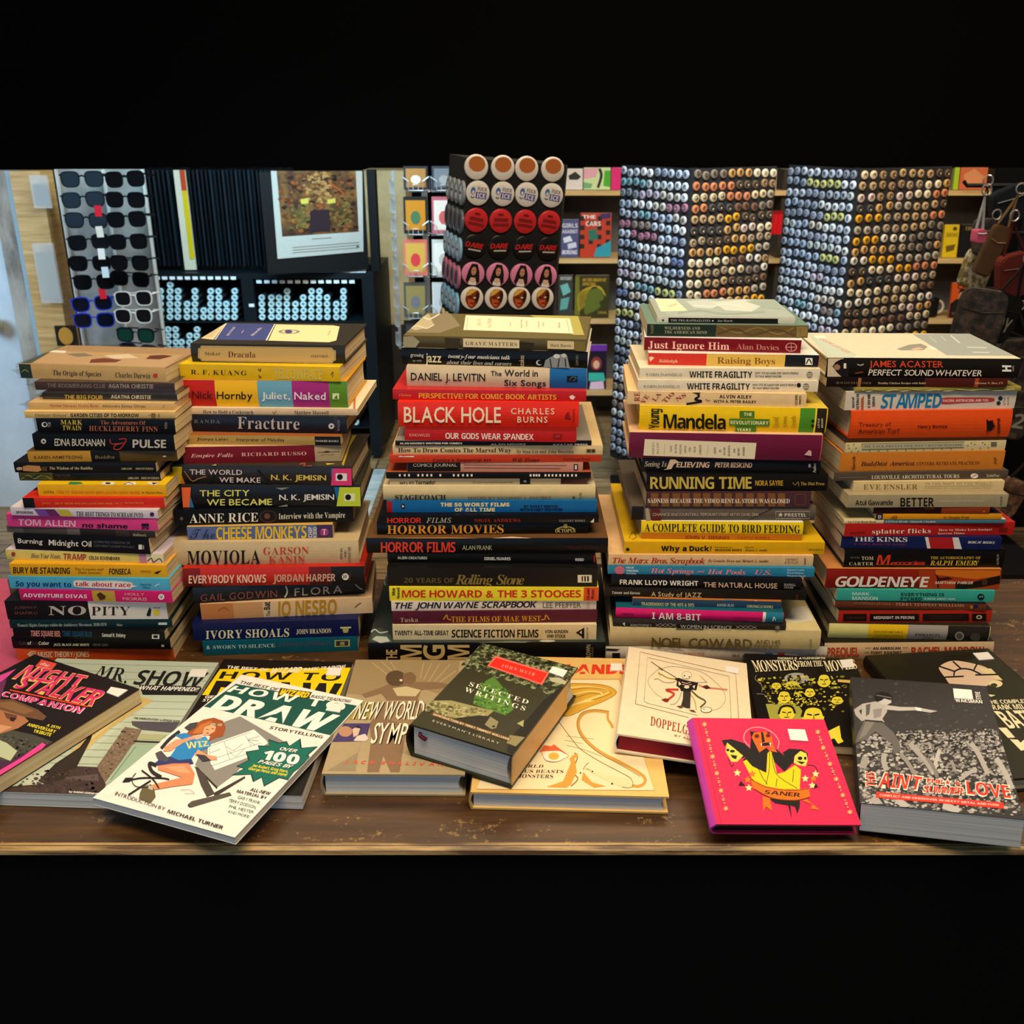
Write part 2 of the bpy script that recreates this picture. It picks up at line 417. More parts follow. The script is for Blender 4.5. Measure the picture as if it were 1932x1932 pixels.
# ---------------------------------------------------------------- the table
tab = empty('table', (0, 1.07, 0)); tag(tab, 'dark worn wooden table carrying all five stacks of books', 'table')
YF, YB = .7655, 1.372
m = MB(); m.prism([(-1.25,YF-1.07,TOPZ-.008),(-1.25,YF-1.07-.0,TOPZ-.004),(-1.25,YF-1.07+.004,TOPZ),(-1.25,YB-1.07,TOPZ),(-1.25,YB-1.07,TOPZ-.008)], (2.5,0,0), WOOD); m.build('table_top', tab)
m = MB(); m.prism([(-1.25,YF-1.07-.0015,TOPZ-.007),(-1.25,YF-1.07-.0005,TOPZ-.0025),(-1.25,YF-1.07+.0055,TOPZ+.0006),(-1.25,YF-1.07+.0075,TOPZ+.0003),(-1.25,YF-1.07+.004,TOPZ-.007)], (2.5,0,0), WORNEDGE); m.build('edge_strip', tab)
m = MB(); m.box(-1.25, 1.25, YF-1.07+.003, YF-1.07+.02, .0, TOPZ-.008, MATTE); m.build('front_panel', tab)
for sx in (-1.2, 1.2):
    m = MB(); m.box(sx-.03, sx+.03, YB-1.07-.1, YB-1.07-.04, 0, TOPZ-.008, BLACKM); m.build('leg', tab)
PINK = noisemat('pink_cloth', [(.3,'a83a5c'),(.6,'c9557a'),(.75,'d98098')], (1,1,1), 9, 5, .7)
m = MB(); p = [onz(-160,1071,TOPZ), onz(38,1072,TOPZ), onz(36,1200,TOPZ), onz(60,1275,TOPZ), onz(-160,1300,TOPZ)]
p = [(q.x, min(q.y, YB-.002), TOPZ+.0005) for q in p]
m.prism(p, (0,0,.0012), PINK); tag(m.build('table_cloth'), 'pink cloth lying on the table left of the leftmost stack', 'cloth')

# ================================================================ the five stacks (each listed bottom to top; crop-pixel measurements)
W, K0 = 'f0ead8', '14110f'
# -- leftmost stack
bk('A','A3',118,1705,935,1060,1040,'d4521c','orange music theory paperback',[('B','MUSIC THEORY/JONES',330,850,965,1022,'efdcb4'),('P',[(218,990),(258,955),(310,958),(310,1020),(255,1018)],'e8c08a'),('-',[(262,970),(308,972)],5,'9a3812'),('-',[(262,988),(308,990)],5,'9a3812')],d=.16)
bk('A','A3',70,1672,825,930,940,'0d0c0c','black paperback on cats and colour in jazz',[('B','Cats',140,215,860,893,'4a4a48'),('B','of',225,265,858,893,'f0e8c8'),('B','Any',268,335,862,895,'3c3c3a'),('B','Color',337,445,858,893,'f4ecd0'),('B','JAZZ, BLACK AND WHITE',490,850,879,903,'e8e0c8'),('S','GENE LEES',885,1040,882,903,'8a8678'),('#',1582,1594,888,915,W),('#',1598,1608,892,915,W)],d=.16)
bk('A','A3',82,1615,735,825,850,'0f0e0e','black paperback with pink and blue square lettering',[('B','TIMES SQUARE RED,',258,562,748,806,'f4a090'),('B','TIMES SQUARE BLUE',575,878,752,808,'235874'),('B','Samuel R. Delany',980,1218,774,812,'f0ead8'),('#',1485,1560,788,832,W),('#',1500,1545,796,824,'1c1a1a')],d=.155)
bk('A','A3',45,1690,655,728,715,'0c2c30','slim dark teal paperback with small serif lettering',[('R',"Women's Rights Emerges within the Antislavery Movement, 1830-1870",122,1025,678,710,'b8c4b4'),('R','Sklar',1128,1188,680,704,'b8c4b4'),('#',1550,1638,668,692,'d8dcd0')],d=.15)
bk('A','A3',8,1640,455,640,635,'191516','thick half black, half white paperback',[('|',848,1640,'e6ddd0'),('S','JOSEPH P.',92,328,503,530,'7a4a40'),('S','SHAPIRO',92,328,557,586,'7a4a40'),('D','NO',437,818,500,592,'c4bcac'),('R','PITY',872,1265,508,595,'2a2018'),('#',1503,1560,540,592,'e8d018'),('P',[(1430,590),(1445,550),(1462,512),(1480,540),(1470,600),(1440,604)],'181410')]+[('#',1500+k*26,1514+k*26,515,524,'4a4038') for k in range(3)],d=.15)
bk('A','A3',145,1690,335,440,470,'d4206a','bright pink paperback with yellow picture band',[('B','ADVENTURE DIVAS',180,828,372,410,'fbe8ee'),('|',880,1110,'c0a03c'),('P',[(925,385),(960,360),(1020,400),(1010,430),(960,442)],'4a3018'),('S','HOLLY',1210,1410,366,392,'f0b8b8'),('S','MORRIS',1190,1435,412,442,'f0b8b8'),('o',1580,408,31,30,'f4ece4'),('B','V',1565,1595,395,422,'1a1412')],d=.14)
bk('A','A3',40,1668,205,322,350,'52b2d4','sky blue paperback with white speech bubble',[('B','So you want to',105,668,248,298,'12306a'),('P',smooth2([(690,262),(720,240),(900,246),(1100,244),(1275,262),(1290,290),(1340,296),(1285,312),(1240,330),(1000,322),(760,312),(700,300)],3,True),'f2e6da'),('B','talk about race',710,1270,252,300,'c01830'),('S','Ijeoma',1370,1478,268,292,'1a4a6a'),('S','Oluo',1390,1465,300,322,'1a4a6a'),('~',[(1515,305),(1530,290),(1560,280)],8,W)],d=.14)
bk('A','A3',50,1640,78,195,212,'efae1e','mustard yellow paperback with bold black lettering',[('B','BURY ME STANDING',80,655,106,168,'1c1418'),('R','The Gypsies and',705,995,114,138,'6a4010'),('R','Their Journey',735,975,148,172,'6a4010'),('B','FONSECA',1052,1272,121,178,'1c1418'),('R','VINTAGE',1370,1475,140,164,'3a2410'),('P',[(1505,168),(1540,150),(1585,138),(1560,160),(1540,176)],'1a1410')],d=.135)
bk('A','A2',8,1605,1008,1100,1147,'e0d070','pale yellow paperback with cartoon spine end',[('I','Bless Your Heart,',258,562,1040,1085,'3a2a30'),('B','TRAMP',588,820,1042,1102,'a03040'),('B','CELIA RIVENBARK',850,1162,1068,1102,'3a2830'),('P',[(62,1035),(85,1025),(105,1040),(98,1070),(65,1068)],'a83a38'),('|',1350,1422,'c488a0'),('|',1425,1600,'eadfb4'),('~',[(1440,1120),(1480,1090),(1500,1130),(1560,1095),(1590,1130)],9,'4a3430')],d=.14,top='d8c8d8')
bk('A','A2',90,1460,845,1000,1052,'121316','black hardback with thin cream lettering',[('M','Burning',128,378,888,936,W),('M','Midnight Oil',440,872,900,958,W),('S','ILLUMINATING WORDS FOR THE',898,1265,912,935,'6a6e70'),('S',"LONG NIGHT'S JOURNEY INTO DAY",900,1310,950,974,'6a6e70'),('#',1350,1385,952,1000,W),('#',1392,1406,958,1000,'9a9a94')],d=.13)
bk('A','A2',15,1520,765,828,885,'6e665c','thin grey and black photo-spined paperback',[('|',180,620,'544c46'),('|',750,1300,'2a2422'),('|',1110,1250,'3c3230'),('|',1300,1520,'342e28'),('R','Hallmark',1293,1430,838,865,'c0b090')],d=.15)
bk('A','A2',15,1540,648,768,812,'e4458a','hot pink paperback with pale and black lettering',[('B','TOM ALLEN',132,712,692,757,'f6bcd0'),('B','no shame',780,1240,730,776,'1a0c14'),('#',1380,1455,738,765,'1a1014'),('#',1380,1455,772,780,'1a1014'),('#',1380,1410,788,796,'1a1014'),('#',1425,1455,788,796,'1a1014')],d=.14)
bk('A','A2',55,1545,578,655,688,'dcd4da','white paperback with purple and gold slanted bands',[('B','SPOORING',110,280,612,636,'26222a'),('P',[(290,592),(500,594),(560,664),(345,660)],'7a4a98'),('P',[(400,594),(500,594),(560,664),(450,662)],'6a2c5c'),('P',[(515,596),(640,600),(695,668),(570,664)],'c4b440'),('D','THE BEST THINGS TO SCREAM INTO',720,1395,616,662,'1a1416'),('o',1486,646,22,22,'4a2050')],d=.14)
bk('A','A2',180,1610,485,580,580,'d92c1a','red paperback with black spine end and thin gold lettering',[('|',180,296,'141313'),('R','JAVNA',375,460,525,545,'e8a040'),('R','THE TV THEME SONG SING-ALONG SONG BOOK, VOL. 2',497,1180,526,546,'e8a040'),('R','The Next of This Crop',1210,1400,520,538,'e8a040')],d=.14)
bk('A','A2',332,1632,370,460,465,'f2b418','bright yellow paperback with cartoon cover',[('D','JAVNA',388,492,408,432,'5a3010'),('D','THE TV THEME SONG SING-ALONG SONG BOOK',525,1365,408,434,'d8701c'),('D',"St. Martin's Press",1385,1595,415,434,'5a3010')],d=.14,top='f4c81c',
  tops=[('P',[(640,330),(660,316),(760,318),(790,338),(700,352),(630,350)],'3a8a50'),('P',[(970,345),(990,318),(1110,320),(1090,350)],'f0ece0'),('o',1040,332,28,9,'2a2420'),('P',[(1190,350),(1230,320),(1320,320),(1320,352)],'f4f0e4'),('~',[(1200,345),(1250,325),(1300,345)],6,'2a2420'),('P',[(1420,318),(1545,320),(1540,350),(1470,352)],'ece4d8'),('P',[(1480,325),(1550,328),(1500,345)],'3a2420')])
bk('A','A2',140,1570,228,305,308,'14100e','black paperback with mossy green spine picture',[('|',145,482,'46481e'),('~',[(160,290),(230,250),(300,285),(380,245),(470,290)],9,'8a8a48'),('~',[(170,250),(260,280),(340,240),(450,260)],8,'23260f'),('R','Van Gogh',505,660,238,258,'54523a'),('R','ABRAMS',1240,1352,268,290,'c8c0a0'),('R','DISCOVERIES',1378,1560,268,290,'c8c0a0')],d=.13)
bk('A','A2',90,1525,125,222,222,'140f0d','black paperback with reclining robed figure on spine',[('P',[(178,160),(230,148),(350,156),(368,200),(330,216),(180,206)],'c08850'),('P',[(108,185),(130,165),(172,170),(172,196),(125,200)],'b8a080'),('P',[(368,165),(424,160),(424,210),(368,205)],'5a3a1c'),('D','The Wisdom of the Buddha',447,885,163,192,'c8b890'),('R','ABRAMS',1172,1282,173,193,'c8b890'),('R','DISCOVERIES',1320,1500,173,193,'c8b890')],d=.13)
bk('A','A2',228,1740,12,118,105,'5a4218','ochre and dark brown paperback with spaced lettering',[('|',228,868,'bf8c30'),('|',868,1160,'120f0c'),('M','KAREN ARMSTRONG',292,780,54,84,'5c3c10'),('S','Buddha',912,1108,50,82,'8a7a50'),('P',[(1590,58),(1615,48),(1635,60),(1610,68)],'e8dcc0')],d=.13)
bk('A','A1',283,1712,965,1122,1134,'0c0b0d','thick black paperback with red swirl on spine',[('S','EDNA BUCHANAN',500,1008,1006,1078,'e4dcc4',.03),('B','PULSE',1290,1628,1014,1098,'c8c0b0'),('~',[(1060,1010),(1080,1060),(1200,1050),(1120,1070),(1100,1110),(1165,1108),(1225,1015),(1150,1012)],9,'c83a34'),('o',388,1033,26,26,'d8d0c0'),('P',[(375,1045),(388,1015),(404,1045)],'141214')],d=.115)
bk('A','A1',320,1718,805,940,955,'0f0d0e','black paperback with gold and copper serif lettering',[('D','MARK',560,780,815,862,'d8b848'),('D','TWAIN',580,772,872,920,'d8b848'),('R','The Adventures Of',965,1420,822,862,'c06a48'),('R','HUCKLEBERRY FINN',850,1545,876,928,'c06a48'),('o',398,864,30,26,'e0dcd4'),('o',402,862,18,18,'1a1818'),('^S','TOR',432,462,838,890,'b0aca4'),('^S','FICTION',1615,1640,842,905,'b0a090')],d=.11)
bk('A','A1',195,1722,735,798,802,'dcb874','tan paperback with bold maroon-black lettering',[('R','Ebenezer Howard',300,620,754,782,'8a6a30'),('B','GARDEN CITIES OF TO-MORROW',660,1352,750,784,'2a1410'),('#',1478,1520,750,790,'8a6a38'),('-',[(1455,766),(1535,766)],4,'8a6a38'),('#',1550,1562,755,785,'8a6a38')],d=.12)
bk('A','A1',230,1710,645,705,715,'d8b474','slim tan paperback with red and olive lettering',[('S',"Mother Nature's Crafts Book",455,945,656,684,'c04a28'),('S','Alexandra Eames Ofman',982,1420,662,688,'5a5a30'),('S','C',1595,1612,670,694,'6a5a30')],d=.11,sleeve=True)
bk('A','A1',375,1740,545,605,625,'2a231b','slim dark sleeved paperback with gold and cream lettering',[('B','THE BIG FOUR',600,990,562,604,'c8a830'),('B','AGATHA CHRISTIE',1070,1475,562,600,'d8cca8')],d=.105,sleeve=True)
bk('A','A1',300,1715,432,512,530,'46322c','slim maroon-brown sleeved paperback with dull grey lettering',[('B','THE BOOMERANG CLUE',425,1015,446,488,'8a7468'),('B','AGATHA CHRISTIE',1045,1500,450,494,'b8a490')],d=.105,sleeve=True)
bk('A','A1',145,1625,250,392,435,'dcb474','cream sleeved paperback with dark green spine end',[('|',145,265,'2c4038'),('~',[(165,330),(200,310),(235,330)],8,'b0b060'),('R','The Origin of Species',483,972,312,362,'2a1a18'),('R','Charles Darwin',1115,1468,334,384,'3a3820'),('o',1520,368,24,22,'d84028')],d=.115,sleeve=True,top='b89870',
  tops=[('P',[(270,240),(470,115),(1800,160),(1660,290)],'c4a47c'),('P',[(150,245),(420,110),(450,112),(265,242)],'4a5c50'),('P',[(850,240),(870,205),(1000,190),(1180,210),(1120,235)],'7a4434'),('P',[(1420,200),(1470,165),(1600,160),(1700,170),(1560,205)],'6a3a2c'),('P',[(620,150),(800,140),(900,170),(720,180)],'8a8068'),('P',[(1000,165),(1250,150),(1350,190),(1100,200)],'e0d0b0'),('P',[(440,130),(470,112),(620,118),(600,142)],'eee8dc')])
# -- second stack
bk('B','B3',280,1690,875,1000,955,'0a5868','teal paperback with pale serif lettering',[('R','SWORN TO SILENCE',372,935,908,940,'c8e0d0'),('R','LINDA CASTILLO',970,1440,886,916,'6a3c5a'),('R','&',312,345,908,940,'c8e0d0'),('#',1480,1618,858,920,'c8b870'),('#',1492,1605,866,912,'2a3a30'),('#',1530,1570,874,904,'a89a5c')],d=.12)
bk('B','B3',190,1700,735,866,822,'10194a','navy paperback with hand-drawn cream lettering',[('D','IVORY SHOALS',305,1065,772,848,'e8e0b0'),('D','JOHN BRANDON',1130,1450,760,802,'e8e0b0'),('#',1530,1630,738,752,'d8d080'),('P',[(1550,752),(1610,752),(1600,790),(1560,792)],'b8b070')],d=.145)
bk('B','B3',262,1825,535,675,612,'dcb88c','tan paperback with sandy orange end and gold lettering',[('|',262,560,'c07840'),('|',560,830,'cc9460'),('~',[(420,590),(470,560),(520,590)],14,'a8683a'),('B','JO NESBO',945,1500,486,640,'b8861c'),('^B','Bat',835,892,500,580,'1a1410'),('^S','The',860,892,590,640,'1a1410'),('~',[(1665,560),(1700,530),(1720,520)],10,'6a5030')],d=.12)
bk('B','B3',190,1750,392,533,440,'161a1c','black hardback, white and rose thin lettering, skewed',[('S','GAIL GODWIN',258,955,442,506,'8a4a44',.16),('S','FLORA',1115,1548,386,456,'b8b0a0',.2),('~',[(1035,365),(1048,420),(1025,470)],14,'c8c0b0'),('~',[(1670,350),(1700,380),(1730,395)],8,'c8c0b0')],d=.14,hard=True)
bk('B','B3',100,1755,215,375,352,'c42818','bright red hardback fading to black at one end',[('|',100,260,'7a1812'),('|',1250,1450,'6a1812'),('|',1450,1755,'1a1614'),('B','EVERYBODY KNOWS',150,855,268,342,'f4c8b0'),('B','JORDAN HARPER',920,1488,260,328,'d8a890'),('o',1578,280,31,31,W),('N','W',1558,1598,262,296,'141210'),('-',[(1620,240),(1618,320)],3,'8a4a3a')],d=.145,hard=True)
bk('B','B3',10,1700,-20,182,162,'ccb488','thick beige hardback with tall black and red lettering',[('D','MOVIOLA',135,802,44,170,'1a1210'),('R','GARSON',830,1245,12,80,'c8402c'),('R','KANIN',880,1210,92,158,'c8402c'),('^S','SIMON',1530,1552,22,124,'5a4a30'),('^S','AND',1566,1588,40,108,'5a4a30'),('^S','SCHUSTER',1602,1628,5,150,'5a4a30')],d=.15,hard=True)
bk('B','B2',138,1462,845,962,940,'5a6a9c','blue paperback with tall yellow condensed lettering',[('K','The',160,390,860,950,'2a3a60'),('B','CHEESE MONKEYS',400,1225,842,956,'e8c030',.05),('|',1320,1462,'463058'),('^B','CHIP',1240,1275,842,938,'e8e0d0'),('^B','KIDD',1284,1316,842,938,'e8e0d0'),('o',1385,888,42,36,'a03a80'),('R','T',1368,1402,862,910,'f4ece0')],d=.12,top='d8b058')
bk('B','B2',15,1650,690,830,792,'0a0909','black paperback with large white serif lettering',[('R','ANNE RICE',158,782,724,806,W,.06),('o',875,745,80,56,'4a2e26'),('o',875,745,70,48,'160f0d'),('o',865,742,28,26,'6a4434'),('R','Interview with the Vampire',970,1575,718,770,'e8e0c8'),('o',85,765,14,16,'6a5a3a')],d=.135)
bk('B','B2',85,1718,478,668,655,'16161a','black hardback with orange and lime spine ends',[('P',[(85,480),(170,480),(155,664),(85,664)],'ef6a38'),('P',[(165,560),(200,664),(155,664)],'1b7aa8'),('P',[(1475,478),(1525,478),(1500,600)],'1b6a98'),('P',[(1525,478),(1718,478),(1718,652),(1497,652)],'c6d636'),('M','THE CITY',250,705,506,562,'e6de70'),('M','WE BECAME',315,910,588,645,'e6de70'),('M','N. K. JEMISIN',975,1475,546,596,'f0e8e0'),('#',1565,1668,533,608,'e0e898'),('#',1575,1658,540,602,'e8ecc0'),('o',1603,570,27,27,'101010'),('P',[(940,485),(1070,480),(1000,505)],'8a8478'),('P',[(960,655),(1050,635),(1050,655)],'8a8a78')],d=.145,hard=True,top='2a2a24')
bk('B','B2',2,1640,290,450,465,'2a2422','dark hardback with yellow and pink spine ends',[('P',[(2,292),(90,292),(82,448),(2,448)],'e4c81c'),('P',[(88,370),(118,448),(80,448)],'e87838'),('P',[(1448,308),(1465,308),(1450,400)],'2a7aa8'),('P',[(1465,308),(1640,308),(1636,464),(1446,464)],'e83a78'),('~',[(110,330),(180,420),(240,400),(310,380)],9,'a87848'),('-',[(330,460),(430,320)],16,'15110f'),('-',[(780,320),(900,460)],16,'15110f'),('M','THE WORLD',160,638,316,362,'e0ccc8'),('M','WE MAKE',430,805,388,434,'e0ccc8'),('M','N. K. JEMISIN',900,1402,364,412,'e8c860'),('#',1490,1592,352,420,'f0e4e4'),('o',1528,386,27,27,'101010')],d=.145,hard=True,top='3c3428',
  tops=[('P',[(1560,285),(1620,100),(1680,5),(1640,5),(1545,270)],'b8a030'),('~',[(350,292),(400,275)],14,'c8b050'),('~',[(1160,270),(1210,262),(1200,290),(1270,285)],10,'b85040'),('P',[(1400,262),(1490,265),(1410,275)],'e0d850')])
bk('B','B2',95,1540,118,265,242,'7a1420','maroon paperback with cream end panel',[('|',1300,1540,'b8a078'),('J','Empire Falls',168,555,175,208,'f0b8a8'),('R','RICHARD RUSSO',630,1222,164,196,'f0b8a8',.12),('-',[(1325,160),(1530,155)],4,'3a2a1c'),('P',[(1370,162),(1400,148),(1440,152),(1420,164)],'2a2018'),('S','VINTAGE',1350,1475,178,190,'8a7450')],d=.12,top='d8b888')
bk('B','B2',55,1535,8,85,100,'b0904a','slim khaki paperback with black end panel',[('S','Jhumpa Lahiri',225,508,25,52,'3a2a18'),('S','Interpreter of Maladies',585,1020,28,58,'4a3a20'),('|',1298,1535,'100f0e'),('S','MARINER BOOKS',1308,1515,48,66,'d8d4cc')],d=.125,top='a86030')
bk('B','B1',55,1590,885,1035,1060,'1a1c26','dark slate hardback with large silver serif lettering',[('R','MIRANDA',105,435,922,955,'6a7a88',.2),('R','Fracture',595,1160,900,1008,'c4b4ac'),('o',1450,985,26,26,'d8d0c8'),('o',1450,985,10,10,'2a2c38'),('^S','WALKER',1505,1525,925,1030,'8a8a94'),('|',1470,1500,'2c2c38')],d=.14,hard=True)
bk('B','B1',40,1690,820,875,888,'e4c49c','thin peach paperback with small serif lettering',[('R','How to Hold a Cockroach',280,738,838,868,'3a2818'),('R','Matthew Maxwell',1112,1425,844,874,'3a2818'),('~',[(915,850),(930,868),(950,845)],6,'8a6a48')],d=.155,top='ecd8b4',tops=[('P',[(1640,840),(1660,575),(1680,575),(1660,840)],'b86a58'),('P',[(1655,720),(1680,570),(1640,575),(1615,715)],'8a5a48')])
bk('B','B1',62,1595,570,805,820,'6aa4bc','thick glossy hardback with five colour-block spine',[('|',62,392,'c02018'),('|',392,778,'f0b818'),('|',778,1092,'6aa4bc'),('|',1092,1430,'a02878'),('|',1430,1595,'5a8a20'),('M','Nick',180,368,666,732,'4a1010'),('M','Hornby',405,732,670,736,'2a1810'),('M','Juliet,',815,1075,674,738,'e8e8e0'),('M','Naked',1112,1398,674,742,'f0dce8'),('#',1460,1520,685,740,'e0e8b0'),('P',[(1472,735),(1500,700),(1510,738)],'4a7a18')],d=.14,hard=True,top='c8901c')
bk('B','B1',70,1530,425,550,580,'e0b60e','yellow paperback with pale condensed title',[('R','R. F. KUANG',170,678,470,512,'2a2010',.16),('B','YELLOWFACE',920,1362,456,552,'d8c060',.05),('~',[(785,462),(800,485),(808,460)],7,'3a2c10'),('~',[(790,520),(800,545),(812,530)],7,'3a2c10'),('~',[(1445,520),(1465,490),(1460,540)],6,'4a3a10')],d=.15,top='e8c418')
bk('B','B1',170,1572,235,400,418,'2c2920','black hardback with cream spine panel and blue-banded cover',[('P',[(262,252),(1455,270),(1468,290),(1490,296),(1490,385),(1470,392),(1460,414),(268,392),(258,372),(236,366),(236,278),(256,272)],'d8bc84'),('P',[(264,258),(1450,275),(1465,296),(1484,300),(1484,380),(1466,388),(1456,408),(270,387),(262,368),(242,362),(242,282),(262,276)],'5a4a38'),('P',[(266,261),(1450,278),(1463,299),(1481,303),(1481,378),(1463,385),(1454,405),(272,384),(265,366),(245,360),(245,284),(265,279)],'c8a868'),('R','Stoker',297,440,306,340,'4a2a28'),('R','Dracula',510,758,304,358,'4a2028'),('R','OXFORD',1265,1420,336,360,'4a3020')],d=.15,top='35312a',hard=True,
  tops=[('P',[(262,185),(365,45),(490,45),(375,198)],'d8c8a0'),('P',[(290,172),(372,75),(450,75),(360,180)],'c4b48c'),('P',[(385,198),(490,48),(935,55),(865,205)],'3f4a86'),('P',[(385,198),(394,198),(498,48),(490,48)],'e8e0cc'),('P',[(850,205),(865,205),(940,55),(930,55)],'e8e0cc'),('P',[(875,207),(945,58),(1465,68),(1525,78),(1495,205),(1430,222)],'e6d8a4'),('o',1065,125,98,20,'8a8478'),('o',1065,125,70,15,'d8cca4'),('o',1060,125,35,16,'4a4a7a'),('q','R','Dracula',[(712,158),(790,88),(818,92),(735,165)],'d8d0c8'),('q','R','BRAM STOKER',[(490,160),(555,82),(578,84),(512,164)],'d0c8c8'),('-',[(632,138),(650,112)],4,'d0c8c8'),('q','R','OXFORD',[(1412,155),(1432,115),(1448,118),(1430,160)],'a8986c')])
# -- middle stack
bk('C','C3',60,1860,825,968,962,'0e0c0b','black oversize hardback with huge sideways gold capitals',[('^B','THE',195,280,868,975,'d8b878'),('^B','M',303,465,832,945,'d8b878'),('^B','G',475,640,832,945,'d8b878'),('^B','M',662,828,832,945,'d8b878'),('^S','CROWN',1714,1748,830,950,'d8c890'),('^S','PRESS',1755,1768,850,920,'8a7a58'),('P',[(75,798),(120,768),(210,775),(240,812),(140,822)],'aab4ac')],d=.25,hard=True,top='39403c',
  tops=[('P',[(80,800),(90,720),(150,700),(235,760),(240,815),(150,822)],'4a544e'),('P',[(88,790),(120,765),(200,770),(225,805),(150,818)],'b8c0b8'),('~',[(80,735),(110,715),(150,740),(210,730)],10,'c0c8c0'),('P',[(140,300),(165,240),(200,245),(190,330)],'9ab8b0'),('~',[(150,380),(170,330),(190,380)],10,'8aa098'),('P',[(880,815),(1150,802),(1300,806),(1250,822)],'707468'),('o',1420,803,60,8,'b8b4a4')])
bk('C','C3',245,1792,685,795,792,'e6d2a2','cream paperback with black science fiction lettering',[('B','TWENTY ALL-TIME GREAT',260,670,723,758,'14100c',.05),('B','SCIENCE FICTION FILMS',693,1353,716,774,'14100c',.05),('B','VON GUNDEN',1400,1577,718,742,'2a2018'),('B','AND STOCK',1415,1558,752,776,'2a2018'),('P',[(1635,738),(1700,700),(1700,782),(1682,776),(1682,720),(1660,738),(1682,750),(1682,768)],'14100c'),('^S','ARLINGTON',1716,1730,700,785,'5a4a30')],d=.2)
bk('C','C3',245,1798,585,675,660,'561a2e','dark plum paperback with ornate gold lettering',[('R','Tuska',303,437,626,658,'c8a890'),('D','THE FILMS OF MAE WEST',690,1370,616,658,'d8981c'),('~',[(630,640),(655,605),(665,635),(690,640)],9,'c8901c'),('~',[(1435,640),(1408,605),(1400,635),(1372,640)],9,'c8901c')],d=.2)
bk('C','C3',235,1792,505,575,562,'e6dac4','white paperback with slanted indigo lettering',[('N','THE JOHN WAYNE SCRAPBOOK',262,1342,510,556,'1c1830',.05),('S','LEE PFEIFFER',1385,1675,510,550,'4a4440'),('^S','CITADEL',1720,1740,505,555,'c88a80')],d=.2)
bk('C','C3',220,1808,398,498,498,'f0de34','bright yellow paperback with bold red lettering',[('|',1695,1808,'e05028'),('B','MOE HOWARD & THE 3 STOOGES',315,1675,416,470,'d02a1c',.05),('^B','Moe',238,264,400,455,'1a1410'),('^B','Howard',275,298,398,478,'1a1410'),('^B','Citadel',1718,1740,405,490,'4a1410'),('^B','Press',1752,1775,410,480,'4a1410')],d=.2)
bk('C','C3',205,1800,258,385,392,'18140f','thick black glossy paperback with dull bronze lettering',[('B','20 YEARS OF',330,708,322,360,'5e5230'),('J','Rolling Stone',720,1245,296,372,'8a7438',.02),('#',1650,1757,300,358,'e8dcb8'),('#',1680,1735,310,350,'1a1612'),('#',1690,1700,312,350,'e8dcb8'),('#',1712,1722,312,350,'e8dcb8')],d=.22,top='14120e')
bk('C','C3',205,1785,140,205,218,'0d0b0b','slim black paperback with tiny white capitals',[('B','ALIEN CREATURES',282,507,160,180,'d8d4c8'),('B','SIEGEL/SUARES',940,1140,165,187,'e8e4d8'),('B','REED',1632,1697,174,194,'e8e4d8'),('#',1772,1784,145,205,'a01c20')],d=.2)
bk('C','C3',45,1880,28,138,138,'0d0b0b','wide black hardback with flame red capitals',[('B','HORROR FILMS',155,722,50,128,'e0402c',.04),('S','ALAN FRANK',775,1000,76,110,'b0b088'),('R','SPRING BOOKS',1568,1795,78,106,'3c1c1a')],d=.22,hard=True,top='6a4a2c',tops=[('P',[(200,20),(700,15),(900,24),(300,26)],'b07a40'),('P',[(1000,22),(1150,10),(1300,22)],'e0c0a0')])
bk('C','C2',125,1730,795,885,875,'0c0a0a','black hardback with fat orange serif capitals',[('D','HORROR MOVIES',203,1088,808,874,'e89a30',.05),('D','OCTOPUS',1480,1632,836,864,'e0c878'),('o',1557,812,16,15,'e0b858'),('~',[(1490,838),(1530,822),(1557,826),(1590,822),(1625,838)],8,'e0b858')],d=.2,hard=True)
bk('C','C2',140,1810,735,795,790,'0e0c0c','thin black paperback with red and silver capitals',[('B','HORROR',203,463,752,792,'d83020',.04),('I','FILMS',500,690,752,790,'b8b0a0'),('R','NIGEL ANDREWS',865,1215,760,785,'a83020'),('R','GALLERY BOOKS',1510,1705,766,782,'a8a090'),('P',[(1745,785),(1775,755),(1772,790)],'e0d8c4')],d=.21)
bk('C','C2',200,1795,628,712,710,'1464a0','royal blue paperback with bubbly cream capitals',[('|',200,242,'a01c18'),('X','THE 50 WORST FILMS',608,1133,637,666,'e8d8a0'),('X','OF ALL TIME',715,1022,676,704,'e8d8a0'),('X','BY HARRY MEDVED',1243,1500,656,674,'0c2038'),('X','WITH RANDY DREYFUSS',1210,1533,680,697,'0c2038'),('o',324,664,16,20,'0c1420'),('P',[(316,654),(336,664),(318,676)],'e8e0d0')],d=.18)
bk('C','C2',172,1785,518,620,615,'d4c08e','thick beige hardback with black western lettering',[('D','STAGECOACH',262,648,578,618,'1a1410',.05),('S','EDITED BY RICHARD J. ANOBILE',818,1450,594,612,'5a4828'),('o',1620,600,10,10,'4a3a20'),('^S','AVON',1660,1682,562,612,'6a5a38')],d=.2,hard=True,top='d8cca8')
bk('C','C2',220,1522,452,500,498,'dec896','thin cream paperback with small black tornado lettering',[('B','April 3, 1974',297,407,478,495,'1a120c'),('B','Tornado!',418,567,470,497,'1a120c'),('R','The Courier-Journal & The Louisville Times',848,1160,477,489,'6a5a38'),('|',1210,1290,'15120f'),('o',1250,475,12,8,'d8d0c0')],d=.2)
